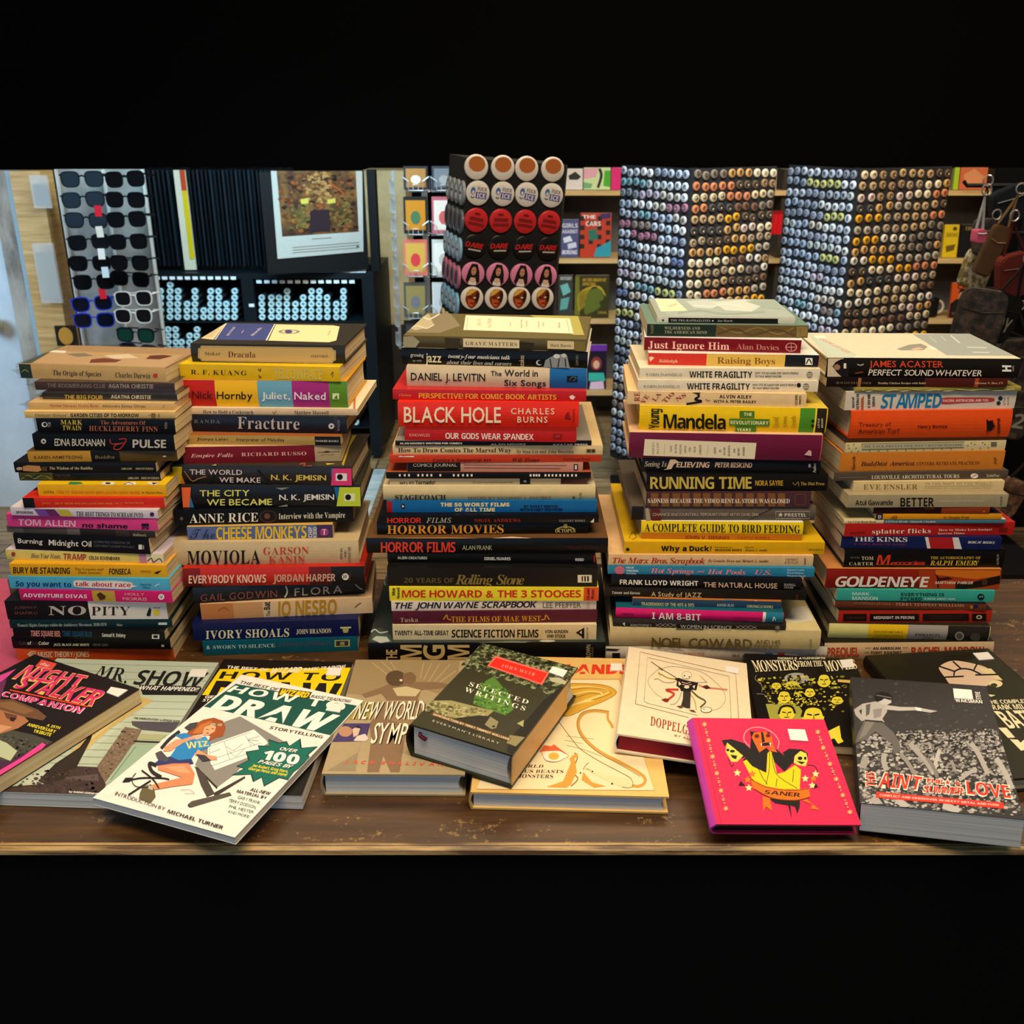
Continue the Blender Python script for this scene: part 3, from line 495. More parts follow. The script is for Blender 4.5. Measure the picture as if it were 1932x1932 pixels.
bk('C','C2',195,1750,408,455,455,'120e0c','thin black paperback with a row of white cut-off letters',[('#',a,a+14,420,438,'f0e8dc') for a in (292,330,362,432,465,500,532,600,702,736,772,806,838,1285,1310,1330,1350,1398,1425,1452,1480,1510,1540,1568,1600,1630)],d=.21,top='b85a30')
bk('C','C2',355,1690,335,402,400,'c48c78','pinkish thick journal with black title block',[('|',355,760,'16120f'),('S','COMICS JOURNAL',400,733,340,364,'c8c0b0'),('-',[(785,350),(1565,355)],4,'7a3a30'),('-',[(785,372),(1520,378)],4,'7a3a30'),('#',1620,1652,345,390,'14100e'),('#',1628,1644,352,384,'d8d0c4')],d=.19)
bk('C','C2',220,1830,282,335,328,'c43a1a','vermilion paperback with dark comic lettering',[('B','Comics & Sequential Art',550,993,303,326,'6a1410'),('J','Will Eisner',1155,1362,298,326,'4a1010'),('B','Poorhouse Press',1540,1745,297,316,'7a2418'),('P',[(285,290),(300,272),(320,285),(410,282),(405,292)],'f0e0d0')],d=.22)
bk('C','C2',245,1840,205,270,272,'e8ce98','cream sleeved paperback with black serif drawing-guide title',[('D','How To Draw Comics The Marvel Way',287,1145,222,254,'1a1410',.05),('R','By Stan Lee and John Buscema',1187,1620,236,262,'3a2c1c'),('#',1715,1785,230,258,'8a7448'),('#',1722,1745,235,253,'3a2c18'),('#',1758,1780,235,253,'3a2c18')],d=.21,sleeve=True)
bk('C','C2',265,1755,170,205,203,'14100e','very thin black booklet with white capitals',[('B',"ALAN MOORE'S WRITING FOR COMICS",300,772,180,194,'f0e8dc'),('B','ALAN MOORE',990,1255,188,200,'e8e0d4'),('B','AVATAR PRESS',1460,1725,190,202,'e8e0d4')],d=.17,top='8a8478')
bk('C','C2',335,1640,85,163,180,'be1c1c','dark red paperback with pale bold capitals',[('S','KNOWLES',372,528,112,134,'f0b0a0'),('B','OUR GODS WEAR SPANDEX',645,1315,106,152,'f4dcd0',.05),('#',1465,1530,115,152,'8a1414'),('B','OP',1478,1515,124,142,'c83a30')],d=.15,top='7a1a18')
bk('C','C1',285,1660,762,950,955,'e62e1a','thick bright red hardback with tall cream capitals',[('M','BLACK HOLE',330,1067,794,912,'ffe8c4'),('M','CHARLES',1143,1473,804,850,'fbdcb8',.22),('M','BURNS',1192,1420,868,914,'fbdcb8',.22),('P',[(1550,885),(1560,850),(1580,830),(1592,870),(1600,888)],'8a1a14'),('^S','PANTHEON',1612,1628,810,910,'8a1a14')],d=.17,hard=True)
bk('C','C1',245,1715,665,738,755,'c01f22','slim red paperback with golden capitals',[('B','PERSPECTIVE! FOR COMIC BOOK ARTISTS',443,1488,690,730,'eaa838',.06),('R','Chelsea',295,385,696,714,'e89858'),('P',[(1585,715),(1610,705),(1632,720),(1615,742),(1595,735)],'f0dcc8')],d=.21,top='c42a2c')
bk('C','C1',350,1720,490,640,660,'d6c29e','beige hardback with deep blue spine end',[('|',1437,1720,'1a64a4'),('M','DANIEL J. LEVITIN',383,948,536,592,'1c1818'),('M','The',990,1072,522,560,'1c1818'),('M','World in',1095,1348,512,562,'1c1818'),('M','Six Songs',1092,1408,588,636,'1c1818'),('#',1568,1648,560,605,'101418'),('~',[(1590,595),(1605,570),(1640,575),(1615,598)],6,'4a6a80')],d=.15,hard=True)
bk('C','C1',315,1725,350,470,505,'0c0b0b','black hardback with white band of musicians on spine',[('S','growing',380,480,388,414,'d8d0c0',.03),('S','up with',398,465,434,450,'a8a090',.03),('M','jazz',497,615,388,455,'e8dca8',.03),('J','twenty-four musicians talk',667,1138,394,424,'e4e0d4'),('J','about their lives and careers',655,1148,440,470,'b0aca0'),('^S','stokes',1205,1243,405,490,'d8c898'),('o',1358,460,24,20,'c8ccc8'),('o',1366,458,20,16,'0c0b0b'),('P',[(1390,495),(1405,440),(1440,420),(1480,400),(1520,395),(1570,405),(1590,500)],'8a9090'),('o',1490,410,24,16,'d0d4d0'),('o',1545,405,20,15,'c0c4c0'),('-',[(1440,430),(1450,495)],9,'2a2c2c'),('-',[(1510,430),(1500,495)],9,'2a2c2c'),('-',[(1555,430),(1560,495)],9,'2a2c2c'),('^S','OXFORD',1636,1655,400,480,'8a8478')],d=.155,hard=True,top='d8d4cc')
bk('C','C1',325,1715,255,345,378,'4f4629','olive-brown jacketed hardback with cream cover panel',[('P',[(325,262),(400,258),(450,300),(420,345),(326,345)],'a09a78'),('P',[(640,270),(760,275),(740,350),(650,350)],'3a321c'),('P',[(1480,290),(1710,300),(1710,375),(1640,370)],'7a6c34'),('P',[(1210,300),(1320,310),(1310,350),(1205,345)],'2e2718'),('P',[(780,275),(1207,287),(1207,350),(780,340)],'e0d0a4'),('R','GRAVE MATTERS',800,1187,298,326,'4a3c20',.14),('P',[(1420,292),(1622,298),(1622,359),(1420,353)],'d8c494'),('D','Mark Harris',1440,1600,316,338,'3a3020')],d=.16,hard=True,top='6a6038',
  tops=[('P',[(330,230),(410,40),(700,70),(760,180),(600,235)],'80765a'),('P',[(345,200),(400,100),(520,90),(560,180),(420,215)],'b0a484'),('~',[(360,170),(450,110),(520,130),(600,90)],9,'d8d0b8'),('~',[(350,210),(430,180),(500,200),(560,170)],8,'ccc4a8'),('P',[(1300,75),(1660,80),(1700,250),(1620,250)],'a8a050'),('P',[(800,100),(1590,125),(1618,240),(782,212)],'eee0bc'),('-',[(815,115),(805,208)],3,'7a7058'),('-',[(1565,130),(1588,232)],3,'7a7058')]+[('q','R',t,[(a,b),(a,b-w_),(a+h_,b-w_),(a+h_,b)],'9a9070') for t,a,b,w_,h_ in (('GRAVE',885,182,52,30),('MATTERS',965,196,72,32),('A Journey',1130,186,36,14),('Through the Modern',1215,198,66,14),('Funeral Industry',1255,190,50,12),('to a Natural Way',1345,200,52,14),('of Burial',1382,186,30,12),('Mark Harris',1500,198,44,16))]+[('P',[(490,60),(582,64),(578,84),(488,80)],'f0ece0')])
# -- fourth stack
bk('D','D2',55,1890,1105,1218,1218,'d4c8b4','wide pale hardback with rose and grey lettering',[('P',[(55,1112),(180,1118),(140,1132),(55,1128)],'2a2420'),('#',110,175,1150,1195,'141210'),('B','DONUTS',700,875,1147,1184,'d89a80'),('S','ERIC JOYNER',1105,1310,1162,1184,'4a4038'),('#',1378,1440,1150,1172,'3a6aa0'),('#',1480,1540,1150,1180,'c03a28'),('S','Dark Horse Books',1655,1885,1160,1178,'4a4440')],d=.26,hard=True,top='2a2420')
bk('D','D2',90,1835,945,1095,1128,'d0ba84','thick cream hardback with large thin brown capitals',[('M','NOEL COWARD',437,1270,1020,1098,'6a5628',.03),('S','AND HIS',1300,1503,1040,1074,'6a5628'),('S','FRIENDS',1287,1490,1084,1112,'6a5628'),('^S','MORROW',1745,1765,1035,1115,'7a6838')],d=.24,hard=True,top='d8c890',tops=[('P',[(640,965),(650,940),(870,945),(870,972)],'5a4a2c'),('P',[(1540,880),(1600,780),(1720,760),(1780,880),(1620,900)],'e8e2d0')])
bk('D','D2',118,1550,872,935,968,'2c2622','dark brown hardback with pale science line drawings',[('S','IGNOTOFSKY',263,437,909,930,'b8b0a0'),('S','WOMEN IN SCIENCE',675,1100,916,946,'d4ccbc',.12),('~',[(470,908),(510,930),(550,908),(590,930),(640,910)],4,'a8a090'),('~',[(470,930),(510,908),(550,930),(590,908),(640,932)],4,'a8a090'),('~',[(1135,925),(1175,947),(1215,925),(1255,947),(1305,930)],4,'a8a090'),('~',[(1135,947),(1175,925),(1215,947),(1255,925),(1305,950)],4,'a8a090'),('P',[(195,905),(215,895),(215,930)],'d8d0c0'),('o',1480,940,20,16,'7a7468')],d=.18,hard=True)
bk('D','D2',140,1530,782,860,905,'d4186a','magenta hardback with teal spine end and blocky lettering',[('|',1362,1386,'e8e0d4'),('|',1386,1530,'1c7890'),('B','I AM 8-BIT',440,845,814,868,'f0dcd0',.1),('B','GIBSON',190,287,818,838,'6a1038'),('B','CHRONICLE BOOKS',1120,1345,850,866,'8a1048'),('~',[(1440,885),(1450,850),(1462,880)],6,W)],d=.19,hard=True,top='165a6a')
bk('D','D2',280,1510,700,755,785,'2a4660','steel blue paperback with orange cover and cream capitals',[('B',"TRADEMARKS OF THE 40'S & 50'S",350,788,729,756,'d8cc90',.05),('B','BAKER-BLIK',980,1120,742,764,'a8b4b0'),('B','CHRONICLE BOOKS',1225,1443,752,774,'d8cc90')],d=.15,top='c0702c',tops=[('P',[(1030,712),(1040,705),(1230,715),(1220,728)],'2a6a88'),('P',[(1110,712),(1140,710),(1140,724),(1112,722)],'b04030'),('P',[(1290,712),(1320,740),(1305,742)],'f0e8d8')])
bk('D','D2',45,1720,608,678,715,'1a1613','scuffed black paperback with pale yellow jazz title',[('B','Tanner and Gerow',108,340,637,660,'d0c8b0'),('M','A Study of JAZZ',433,850,642,680,'c8b880'),('^S','WCB',1630,1650,665,705,'8a2a2a')],d=.19)
bk('D','D2',100,1680,515,602,632,'100d0d','black hardback with white and copper capitals',[('B','FRANK LLOYD WRIGHT',173,822,541,582,'f0e8d8',.09),('M','THE NATURAL HOUSE',867,1477,562,604,'e0b898',.09),('S','BRAMHALL',1535,1630,574,594,'b8b0a8'),('S','HOUSE',1535,1610,598,614,'b8b0a8')],d=.17,hard=True)
bk('D','D2',75,1785,428,495,522,'2880a4','cerulean blue paperback with pink swash lettering',[('o',172,465,42,35,'e06a78'),('-',[(130,455),(215,458)],4,'2880a4'),('-',[(130,472),(215,475)],4,'2880a4'),('B','HOUR',225,290,434,450,'d8e8ec'),('B','THERMAL',225,330,460,476,'d8e8ec'),('B','ACCESS',225,308,484,498,'d8e8ec'),('J','Hot Springs',428,788,446,488,'f48a90'),('J','and',815,872,464,482,'f48a90'),('J','Hot Pools',900,1215,454,496,'f48a90'),('J','U.S.',1295,1430,462,500,'f48a90'),('S','Jayson Loam',1560,1700,452,468,'d8e8ec'),('S','David Bybee',1560,1695,478,492,'d8e8ec'),('S','Marjorie Gersh',1560,1710,502,516,'d8e8ec')],d=.2)
bk('D','D2',78,1775,338,420,432,'e0b884','peach paperback with red swash serif lettering',[('J','The Marx Bros. Scrapbook',115,880,358,404,'b02818',.03),('J','By Groucho Marx and Richard J. Anobile',903,1405,374,396,'7a2a18',.05),('R','GROSSET',1545,1650,366,384,'8a5a38'),('R','& DUNLAP',1540,1650,390,408,'8a5a38'),('^S','11111',1700,1714,365,415,'7a5a38')],d=.22)
bk('D','D2',210,1868,232,325,332,'dca80e','golden yellow paperback with chunky black question title',[('X','Why a Duck?',515,935,260,304,'1a1206'),('S','Introduction by',962,1105,268,280,'3a2a08'),('B','GROUCHO MARX',960,1185,288,306,'2a1e08'),('S','Edited by',1210,1288,268,280,'3a2a08'),('J','Richard J. Anobile',1210,1395,290,306,'2a1e08'),('o',238,292,16,14,'2a1e08'),('B','SBN 0-8467-0',1735,1855,288,300,'6a5008')],d=.22,top='e0b41c',tops=[('~',[(250,200),(280,150),(310,190),(270,210)],7,'8a6a10')])
bk('D','D2',350,1690,62,202,218,'e6c616','yellow hardback with rust strip and twiggy black capitals',[('#',352,1688,152,200,'c47412'),('D','A COMPLETE GUIDE TO BIRD FEEDING',380,1665,76,142,'1a1408',.06),('B','JOHN V. DENNIS',710,1080,178,204,'7a2a10'),('B','CASTLE BOOKS',1145,1415,184,206,'a0480c')],d=.16,hard=True,top='e8e4d8')
bk('D','D1',270,1795,865,975,978,'5e5248','grey-brown hardback with black end and boxed imprint',[('|',270,372,'131211'),('P',[(385,875),(410,868),(430,975),(390,975)],'a89880'),('P',[(430,872),(505,868),(518,975),(435,976)],'5e2420'),('-',[(1240,975),(1440,870)],6,'2a2420'),('S','CHANCE ENCOUNTERS',445,825,912,936,'c0b0a0'),('S','TEMPORARY STREET ART BY DAVID ZINN',838,1320,912,936,'c8b8a0'),('-',[(1465,900),(1745,900),(1745,958),(1465,958),(1465,900)],3,'d0c4b0'),('B','PRESTEL',1538,1718,914,942,'d8ccb8',.12),('P',[(1480,945),(1495,930),(1485,922),(1500,918),(1508,905),(1512,922),(1525,925),(1512,932),(1518,945),(1500,936)],'d8ccb8')],d=.19,hard=True)
bk('D','D1',390,1755,740,862,865,'4a2c34','brown-purple paperback with long white serif title',[('#',a,a+62,748,858,'7e5228') for a in (430,520,610,690,780,860,950,1040,1130,1220,1310,1400,1480)]+[('D','SADNESS BECAUSE THE VIDEO RENTAL STORE WAS CLOSED',405,1580,792,828,'ece0cc',.05),('-',[(1625,760),(1710,760),(1710,845),(1625,845),(1625,760)],5,'7e5228')],d=.14)
bk('D','D1',395,1895,600,735,735,'120e0c','thick black hardback with shaded gold deco capitals',[('B','RUNNING TIME',425,1265,612,712,'c8b050',.05),('B','NORA SAYRE',1295,1525,642,686,'c89a28',.04),('R','The Dial Press',1672,1867,656,682,'c8a848'),('~',[(1605,660),(1625,680),(1650,655),(1655,690)],7,'8a7038')],d=.15,hard=True)
bk('D','D1',358,1835,462,575,590,'101418','blue-black hardback with copper slanted lettering',[('I','Seeing Is',378,560,484,526,'c8b8a0'),('P',[(560,545),(590,470),(630,468),(660,488),(620,510),(600,548),(535,556)],'d8b898'),('N','ELIEVING',640,920,488,534,'d8b898',.04),('N','PETER BISKIND',960,1270,492,534,'d8b898',.04),('^J','Pantheon',1772,1798,500,578,'c8bca8'),('#',1735,1755,505,535,'a8a090')],d=.15,hard=True)
bk('D','D1',250,1850,250,458,485,'681838','thick plum hardback with long cream spine label',[('P',[(380,300),(1305,332),(1290,466),(368,436)],'e6d9b6')]+[('^R',t,a,a+18,b,b+l,'5a4a38') for t,a,b,l in (('DISQUIET,',440,325,105),('PLEASE!',478,330,92),('MORE',588,352,55),('HUMOR',628,342,75),('WRITING',666,344,80),('FROM',706,355,60),('THE',744,366,40),('NEW',785,360,52),('YORKER',830,348,82),('EDITED',952,368,55),('BY',995,385,22),('DAVID',1030,368,64),('REMNICK',1068,352,88),('AND',1112,380,34),('HENRY',1148,370,66),('FINDER',1190,366,72))]+[('-',[(545,342),(540,430)],3,'b0a080'),('-',[(905,350),(898,432)],3,'b0a080'),('P',[(1700,430),(1740,390),(1760,400),(1760,440)],'d8a8a0'),('|',1842,1850,'b85a48')],d=.16,hard=True,top='e0b890')
bk('D','D1',335,1890,28,225,252,'eac212','thick yellow hardback with green and black end bands',[('|',1665,1790,'4a8a20'),('|',1790,1804,'e8d030'),('|',1804,1885,'221c12'),('^B','Young',412,500,48,215,'14100a'),('B','Mandela',535,1050,86,212,'14100a',.03),('#',1165,1288,66,124,'4a7a1c'),('#',1080,1413,130,188,'4a7a1c'),('#',1130,1302,196,240,'4a7a1c'),('B','THE',1200,1268,80,108,'e8e4b0'),('B','REVOLUTIONARY',1090,1405,146,176,'e8e4b0',.1),('B','YEARS',1142,1258,210,234,'e8e4b0',.1),('^S','David',1440,1490,118,208,'b88a10'),('^S','James',1518,1558,110,208,'b88a10'),('^S','Smith',1590,1632,108,208,'b88a10'),('o',1770,190,12,12,'1a1810'),('o',1772,150,12,12,'1a1810'),('^B','LITTLE',1812,1828,130,205,'d8d0b0'),('^B','BROWN',1842,1856,130,205,'d8d0b0')],d=.16,hard=True,top='e2c64a')
bk('D','D0',255,1615,1685,1780,1805,'e4c490','tan paperback with scattered red letters and dancer',[('^D','RE',308,350,1690,1758,'a83028'),('q','D','VE',[(355,1765),(395,1705),(425,1722),(385,1785)],'a83028'),('q','D','LA',[(440,1745),(485,1690),(515,1705),(470,1762)],'a83028'),('q','D','TIO',[(515,1755),(590,1685),(620,1700),(545,1772)],'a83028'),('q','D','NS',[(620,1735),(690,1695),(705,1720),(635,1762)],'a83028'),('~',[(780,1690),(800,1720),(770,1745),(820,1760),(705,1780)],16,'1a1412'),('~',[(750,1690),(790,1700),(815,1690)],8,'1a1412'),('~',[(850,1745),(870,1755),(885,1750)],8,'c07840'),('B','ALVIN AILEY',955,1200,1709,1734,'3a1a14',.1),('B','WITH A. PETER BAILEY',910,1235,1748,1768,'3a1a14'),('^B','CITADEL',1530,1548,1705,1788,'4a3a28'),('^B','PRESS',1560,1575,1715,1780,'4a3a28')],d=.15)
WF = lambda dx, dy, dot: [('S','ROBIN DIANGELO',400+dx,672+dx,1546+dy,1566+dy,'8a8478',.14),('B','WHITE FRAGILITY',727+dx,1205+dx,1530+dy,1578+dy,'1c1816',.07),('B',"WHY IT'S SO HARD FOR WHITE PEOPLE",1225+dx,1555+dx,1536+dy,1553+dy,'6a6258'),('B','TO TALK ABOUT RACISM',1225+dx,1425+dx,1562+dy,1576+dy,'4a443c')]+dot+[('o',1640+dx*1.5,1557+dy,24,25,'8a8274'),('-',[(1620+dx*1.5,1550+dy),(1660+dx*1.5,1553+dy)],4,'e4dac0'),('-',[(1620+dx*1.5,1564+dy),(1660+dx*1.5,1567+dy)],4,'e4dac0')]
bk('D','D0',335,1705,1600,1680,1688,'e4d8bc','cream paperback with ragged black capitals, black dot on spine',WF(-18,90,[('o',1558,1637,16,17,'16181e')]),d=.14)
bk('D','D0',348,1718,1510,1590,1598,'e6dabe','cream paperback with ragged black capitals, no dot',WF(0,0,[]),d=.14)
bk('D','D0',415,1710,1395,1482,1500,'d6382a','white-covered paperback with red, yellow and navy spine',[('|',858,1455,'e2ba54'),('|',1455,1710,'14181e'),('R','Biddulph',497,638,1440,1464,'f0c8a0'),('R','Raising Boys',938,1378,1424,1472,'8a5a20',.03),('#',1608,1662,1430,1482,'f0ece0'),('~',[(1615,1475),(1635,1440),(1655,1475)],9,'14181e'),('P',[(420,1425),(440,1418),(462,1428),(430,1460)],'f0c8b8')],d=.14,top='ece8e0')
bk('D','D0',385,1575,1275,1370,1395,'780f16','crimson paperback with fat pink serif title',[('D','Just Ignore Him',413,1030,1300,1356,'f4b8a8',.06),('R','Alan Davies',1085,1408,1322,1364,'c87870',.03),('o',1500,1348,44,34,'e0a898'),('o',1500,1348,38,29,'780f16'),('-',[(1462,1348),(1538,1348)],4,'e0a898'),('-',[(1500,1322),(1500,1374)],4,'e0a898')],d=.145,top='f0ece8',pages=None)
bk('D','D0',405,1630,1175,1265,1278,'66522e','green and bark-brown paperback',[('|',405,930,'1c2a20'),('R','WILDERNESS AND',538,808,1191,1214,'a8a888',.1),('R','THE AMERICAN MIND',538,860,1222,1244,'a8a888',.1),('^R','NASH',432,455,1178,1245,'8a8a6a'),('~',[(950,1190),(1100,1240),(1250,1200),(1400,1250),(1520,1200)],14,'7e683a'),('~',[(940,1250),(1080,1210),(1200,1255),(1380,1215),(1530,1260)],12,'55431f'),('#',1542,1625,1190,1270,'8a743e'),('^R','YALE',1555,1575,1205,1262,'5a4a28')],d=.15,top='6f8a7c')
bk('D','D0',482,1530,1110,1162,1172,'d6d2be','slim pale paperback with black spine panel and marbled cover',[('#',568,1405,1124,1164,'12100e'),('#',1400,1406,1124,1166,'d6d2be'),('R','THE PRE-RAPHAELITES',585,885,1136,1152,'b8b4a8'),('R','Jan Marsh',940,1055,1140,1154,'b8b4a8'),('o',905,1148,6,5,'e0dcd0'),('o',527,1143,8,7,'2a2822')],d=.135,top='a9b5ae',
  tops=[('P',[(395,970),(465,975),(560,1105),(485,1105)],'97a39c'),('P',[(465,982),(620,985),(712,1072),(512,1078)],'e6dcb8'),('P',[(700,1000),(850,985),(980,1010),(900,1060),(760,1050)],'bcc6c0'),('P',[(900,1005),(1150,985),(1300,1020),(1200,1080),(1000,1070)],'c6cec6'),('P',[(1150,1000),(1370,990),(1430,1060),(1300,1050)],'98a89e'),('~',[(640,1090),(800,1070),(1000,1095),(1300,1080)],12,'8fa096'),('~',[(760,1030),(900,1040),(1000,1020),(1150,1045)],8,'d4dad2'),('q','R','Letters',[(555,1030),(625,1012),(640,1026),(572,1046)],'b0a070')])
# -- rightmost stack
bk('E','E3',165,1660,775,918,905,'d6b68a','tan hardback with tall red capitals and black cover',[('B','PREQUEL',185,475,805,880,'c83c1c',.04),('B','AN AMERICAN',595,838,800,822,'2a1c14'),('B','FIGHT AGAINST',578,848,838,860,'2a1c14'),('-',[(525,808),(575,807)],4,'6a5030'),('-',[(855,806),(905,805)],4,'6a5030'),('-',[(520,848),(560,847)],4,'6a5030'),('B','RACHEL MADDOW',935,1580,800,866,'c83c1c',.04)],d=.17,hard=True,top='1d1913')
bk('E','E3',205,1630,600,722,750,'dcd484','hardback with lemon, gold, grey and black spine bands',[('|',555,905,'eec01a'),('|',905,1260,'a39b92'),('|',1260,1630,'25211c'),('R','UNCOMFORTABLE',603,862,656,672,'6a5410',.12),('R','CONVERSATIONS',610,860,688,704,'6a5410',.12),('R','WITH A BLACK MAN',585,865,712,726,'6a5410',.12),('D','EMMANUEL',968,1195,680,700,'2a2622',.1),('D','ACHO',1025,1130,714,728,'2a2622'),('o',1360,702,40,38,'8a8478'),('o',1360,704,28,28,'4a463e'),('o',1500,712,46,38,'3c3830')],d=.145,hard=True,top='2a241c')
bk('E','E3',290,1645,482,585,582,'b4281c','red paperback with black blocks along spine',[('#',332,540,508,570,'1a0e0c'),('#',567,1005,508,570,'1a0e0c'),('#',1035,1445,506,568,'1a0e0c'),('#',1472,1598,505,568,'1a0e0c'),('B','PAUL FRENCH',358,520,532,548,'5a2a20'),('B','MIDNIGHT IN PEKING',603,962,527,552,'f0e0d0',.1),('-',[(1080,528),(1400,526)],3,'5a2a20'),('-',[(1100,548),(1380,546)],3,'5a2a20'),('o',1534,535,26,18,'d8b890'),('o',1534,535,14,10,'3a1a10')],d=.13,top='1a1410')
bk('E','E3',262,1600,398,450,480,'6a3420','tilted russet paperback with faint copper capitals',[('R','AN UNSPOKEN HUNGER',420,750,402,422,'b07850',.1),('R','TERRY TEMPEST WILLIAMS',795,1402,404,432,'d8a078',.1),('o',1505,440,20,17,'1a1c48'),('o',1466,446,12,16,'b87838')],d=.13,top='15110e')
bk('E','E3',275,1668,295,388,402,'38a894','turquoise paperback with white and dark green capitals',[('B','MARK',413,565,316,342,'c8e8d8'),('B','MANSON',412,638,353,384,'c8e8d8'),('B','EVERYTHING IS',845,1225,320,348,'14382e'),('B','F*CKED',840,1030,358,386,'14382e'),('B','A BOOK ABOUT HOPE',1050,1322,366,382,'c8e8d8'),('o',1550,357,31,28,'12241e'),('o',1542,355,7,7,'7ac0b0'),('o',1562,353,7,7,'7ac0b0')],d=.14)
bk('E','E3',185,1725,115,282,290,'861a10','glossy dark red and orange hardback with slanted cream title',[('P',[(1000,118),(1724,112),(1722,288),(1000,285)],'a83a14'),('P',[(1150,118),(1724,114),(1722,170),(1500,200),(1150,160)],'d87018'),('P',[(1320,285),(1330,225),(1480,225),(1720,165),(1716,240),(1560,270),(1400,288)],'1a100a'),('P',[(1140,150),(1190,190),(1260,178),(1305,200),(1180,215),(1178,280),(1165,280),(1160,190)],'3a100a'),('N','GOLDENEYE',262,1097,174,266,'f0e0d0',.04),('N','MATTHEW PARKER',1145,1480,219,242,'f0d4b8',.06),('#',1560,1605,200,250,'4a2c14')],d=.15,hard=True,top='c8864a')
bk('E','E2',345,1760,790,945,945,'0e0b0a','thick black hardback with red script and gold capitals',[('R','WITH',395,475,846,862,'7a7468',.2),('R','TOM',495,600,843,874,'e0cca0',.1),('R','CARTER',385,598,893,921,'d8c8a0',.14),('N','M',622,755,830,914,'d83c20'),('L','emories',750,1057,882,916,'d83c20',.01),('-',[(625,914),(1055,917)],5,'d83c20'),('D','THE AUTOBIOGRAPHY OF',1105,1547,843,867,'d8b040'),('J','RALPH EMERY',1100,1535,879,921,'e0b838',.03),('^S','MACMILLAN',1690,1708,825,915,'b0a890')],d=.15,hard=True)
bk('E','E2',315,1730,665,768,785,'141f50','navy paperback with white and red flag stripes',[('D','THE KINKS',425,900,668,708,'e8dcd0',.03),('B','A VERY ENGLISH BAND',425,885,722,742,'6a2a48'),('P',[(1055,668),(1085,668),(1105,772),(1075,772)],'e0d8cc'),('P',[(1085,668),(1300,664),(1315,776),(1105,772)],'b01c20'),('P',[(1300,664),(1355,662),(1382,778),(1315,776)],'e0d8cc'),('N','BOBCAT BOOKS',1435,1673,707,727,'d8d4c8')],d=.16)
bk('E','E2',345,1845,560,668,650,'b61f1c','red paperback with quirky white lowercase title',[('R','splatter flicks',588,1107,602,642,'f4ecd4',.1),('R','How to Make Low-budget',1177,1650,600,618,'f0e4cc',.1),('R','horror films',1172,1405,631,648,'f0e4cc',.1),('B','SKIPP',390,525,626,644,'7a1412'),('#',1710,1785,592,628,'7a1412')],d=.17,pages=None)
bk('E','E2',335,1770,520,552,550,'4a7a8a','very thin picture book with cream and blue spine',[('|',335,690,'e8d4a0'),('D','An I Can Read Book',372,625,528,544,'4a3018'),('D','LITTLE BEAR - Minarik / Sendak',708,1150,527,544,'e0d8c0')],d=.17,top='d8c898')
bk('E','E2',620,1735,470,517,515,'e09418','thin orange paperback with black numbered end',[('|',620,682,'1a1a24'),('^B','13',640,668,478,512,'e8e0d0'),('J','e23',755,810,485,508,'4a2408'),('J','by Douglas Wolk',1220,1447,487,506,'4a2408')],d=.17,top='2a2a34')
bk('E','E2',600,1630,410,465,465,'250b0a','thin dark maroon and rust paperback',[('|',1200,1630,'8a3414'),('P',[(1560,430),(1572,445),(1590,440),(1575,455)],'d89048'),('S','CLUE',1050,1140,412,424,'a04a28')],d=.13,top='3a1410')
bk('E','E2',370,1788,305,412,405,'a39472','khaki paperback with condensed black lettering',[('B','Atul Gawande',440,772,344,388,'2e2820',.05),('B','BETTER',838,1135,324,400,'1a1410',.1),('S',"A SURGEON'S NOTES ON PERFORMANCE",1175,1575,347,362,'d8ccb0'),('^S','PICADOR',1720,1740,310,390,'4a4434')],d=.135)
bk('E','E2',420,1755,185,268,262,'dbc28c','cream paperback with bronze serif lettering',[('R','EVE ENSLER',512,990,207,250,'8a6a28',.1),('R','IN THE BODY OF THE WORLD',1058,1650,187,208,'b89c60',.1),('R','A MEMOIR OF CANCER AND CONNECTION',1058,1640,232,244,'b89c60',.1),('-',[(1055,222),(1650,216)],3,'b89c60')],d=.14)
bk('E','E2',250,1790,105,175,155,'53473a','taupe paperback with white small-capital lettering',[('R','LOUISVILLE ARCHITECTURAL TOURS',582,1358,126,158,'e8dcc0',.06),('o',1492,130,34,22,'e8dcd0'),('-',[(1475,140),(1510,120)],7,'c05030'),('S','Schiffer',1600,1715,116,140,'d8ccb0'),('-',[(290,148),(540,142)],4,'8a7c68')],d=.16)
bk('E','E1',305,1755,775,935,915,'cc7a28','thick light orange paperback with maroon italic title',[('^R','Morreale',408,440,802,922,'5a2a18'),('J','Buddhist America:',487,965,848,886,'4a1c28'),('R','CENTERS, RETREATS, PRACTICES',982,1537,852,880,'5a2a18'),('^R','JMP',1665,1690,810,872,'5a2a18')],d=.15)
bk('E','E1',350,1770,685,770,745,'d4c48e','dotted cream paperback with framed spine title',[('-',[(495,690),(1405,672),(1400,724),(495,744),(495,690)],4,'5a5a38'),('P',[(500,694),(1398,676),(1396,720),(500,738)],'b0aa88'),('R','ME TALK PRETTY ONE DAY * DAVID SEDARIS',520,1380,706,724,'4a4830',.1),('#',1640,1690,675,715,'6a6450')]+[('#',a,a+10,b,b+8,'5a5630') for a,b in ((372,700),(420,692),(440,725),(380,725),(400,755),(460,752),(1430,702),(1470,735),(1490,690),(1540,725),(1580,690),(1610,720),(1460,680),(1560,675),(560,750),(640,748),(720,746),(800,744),(880,742),(960,740),(1040,738),(1120,736),(1200,734),(1280,732))],d=.14,top='1c1a16')
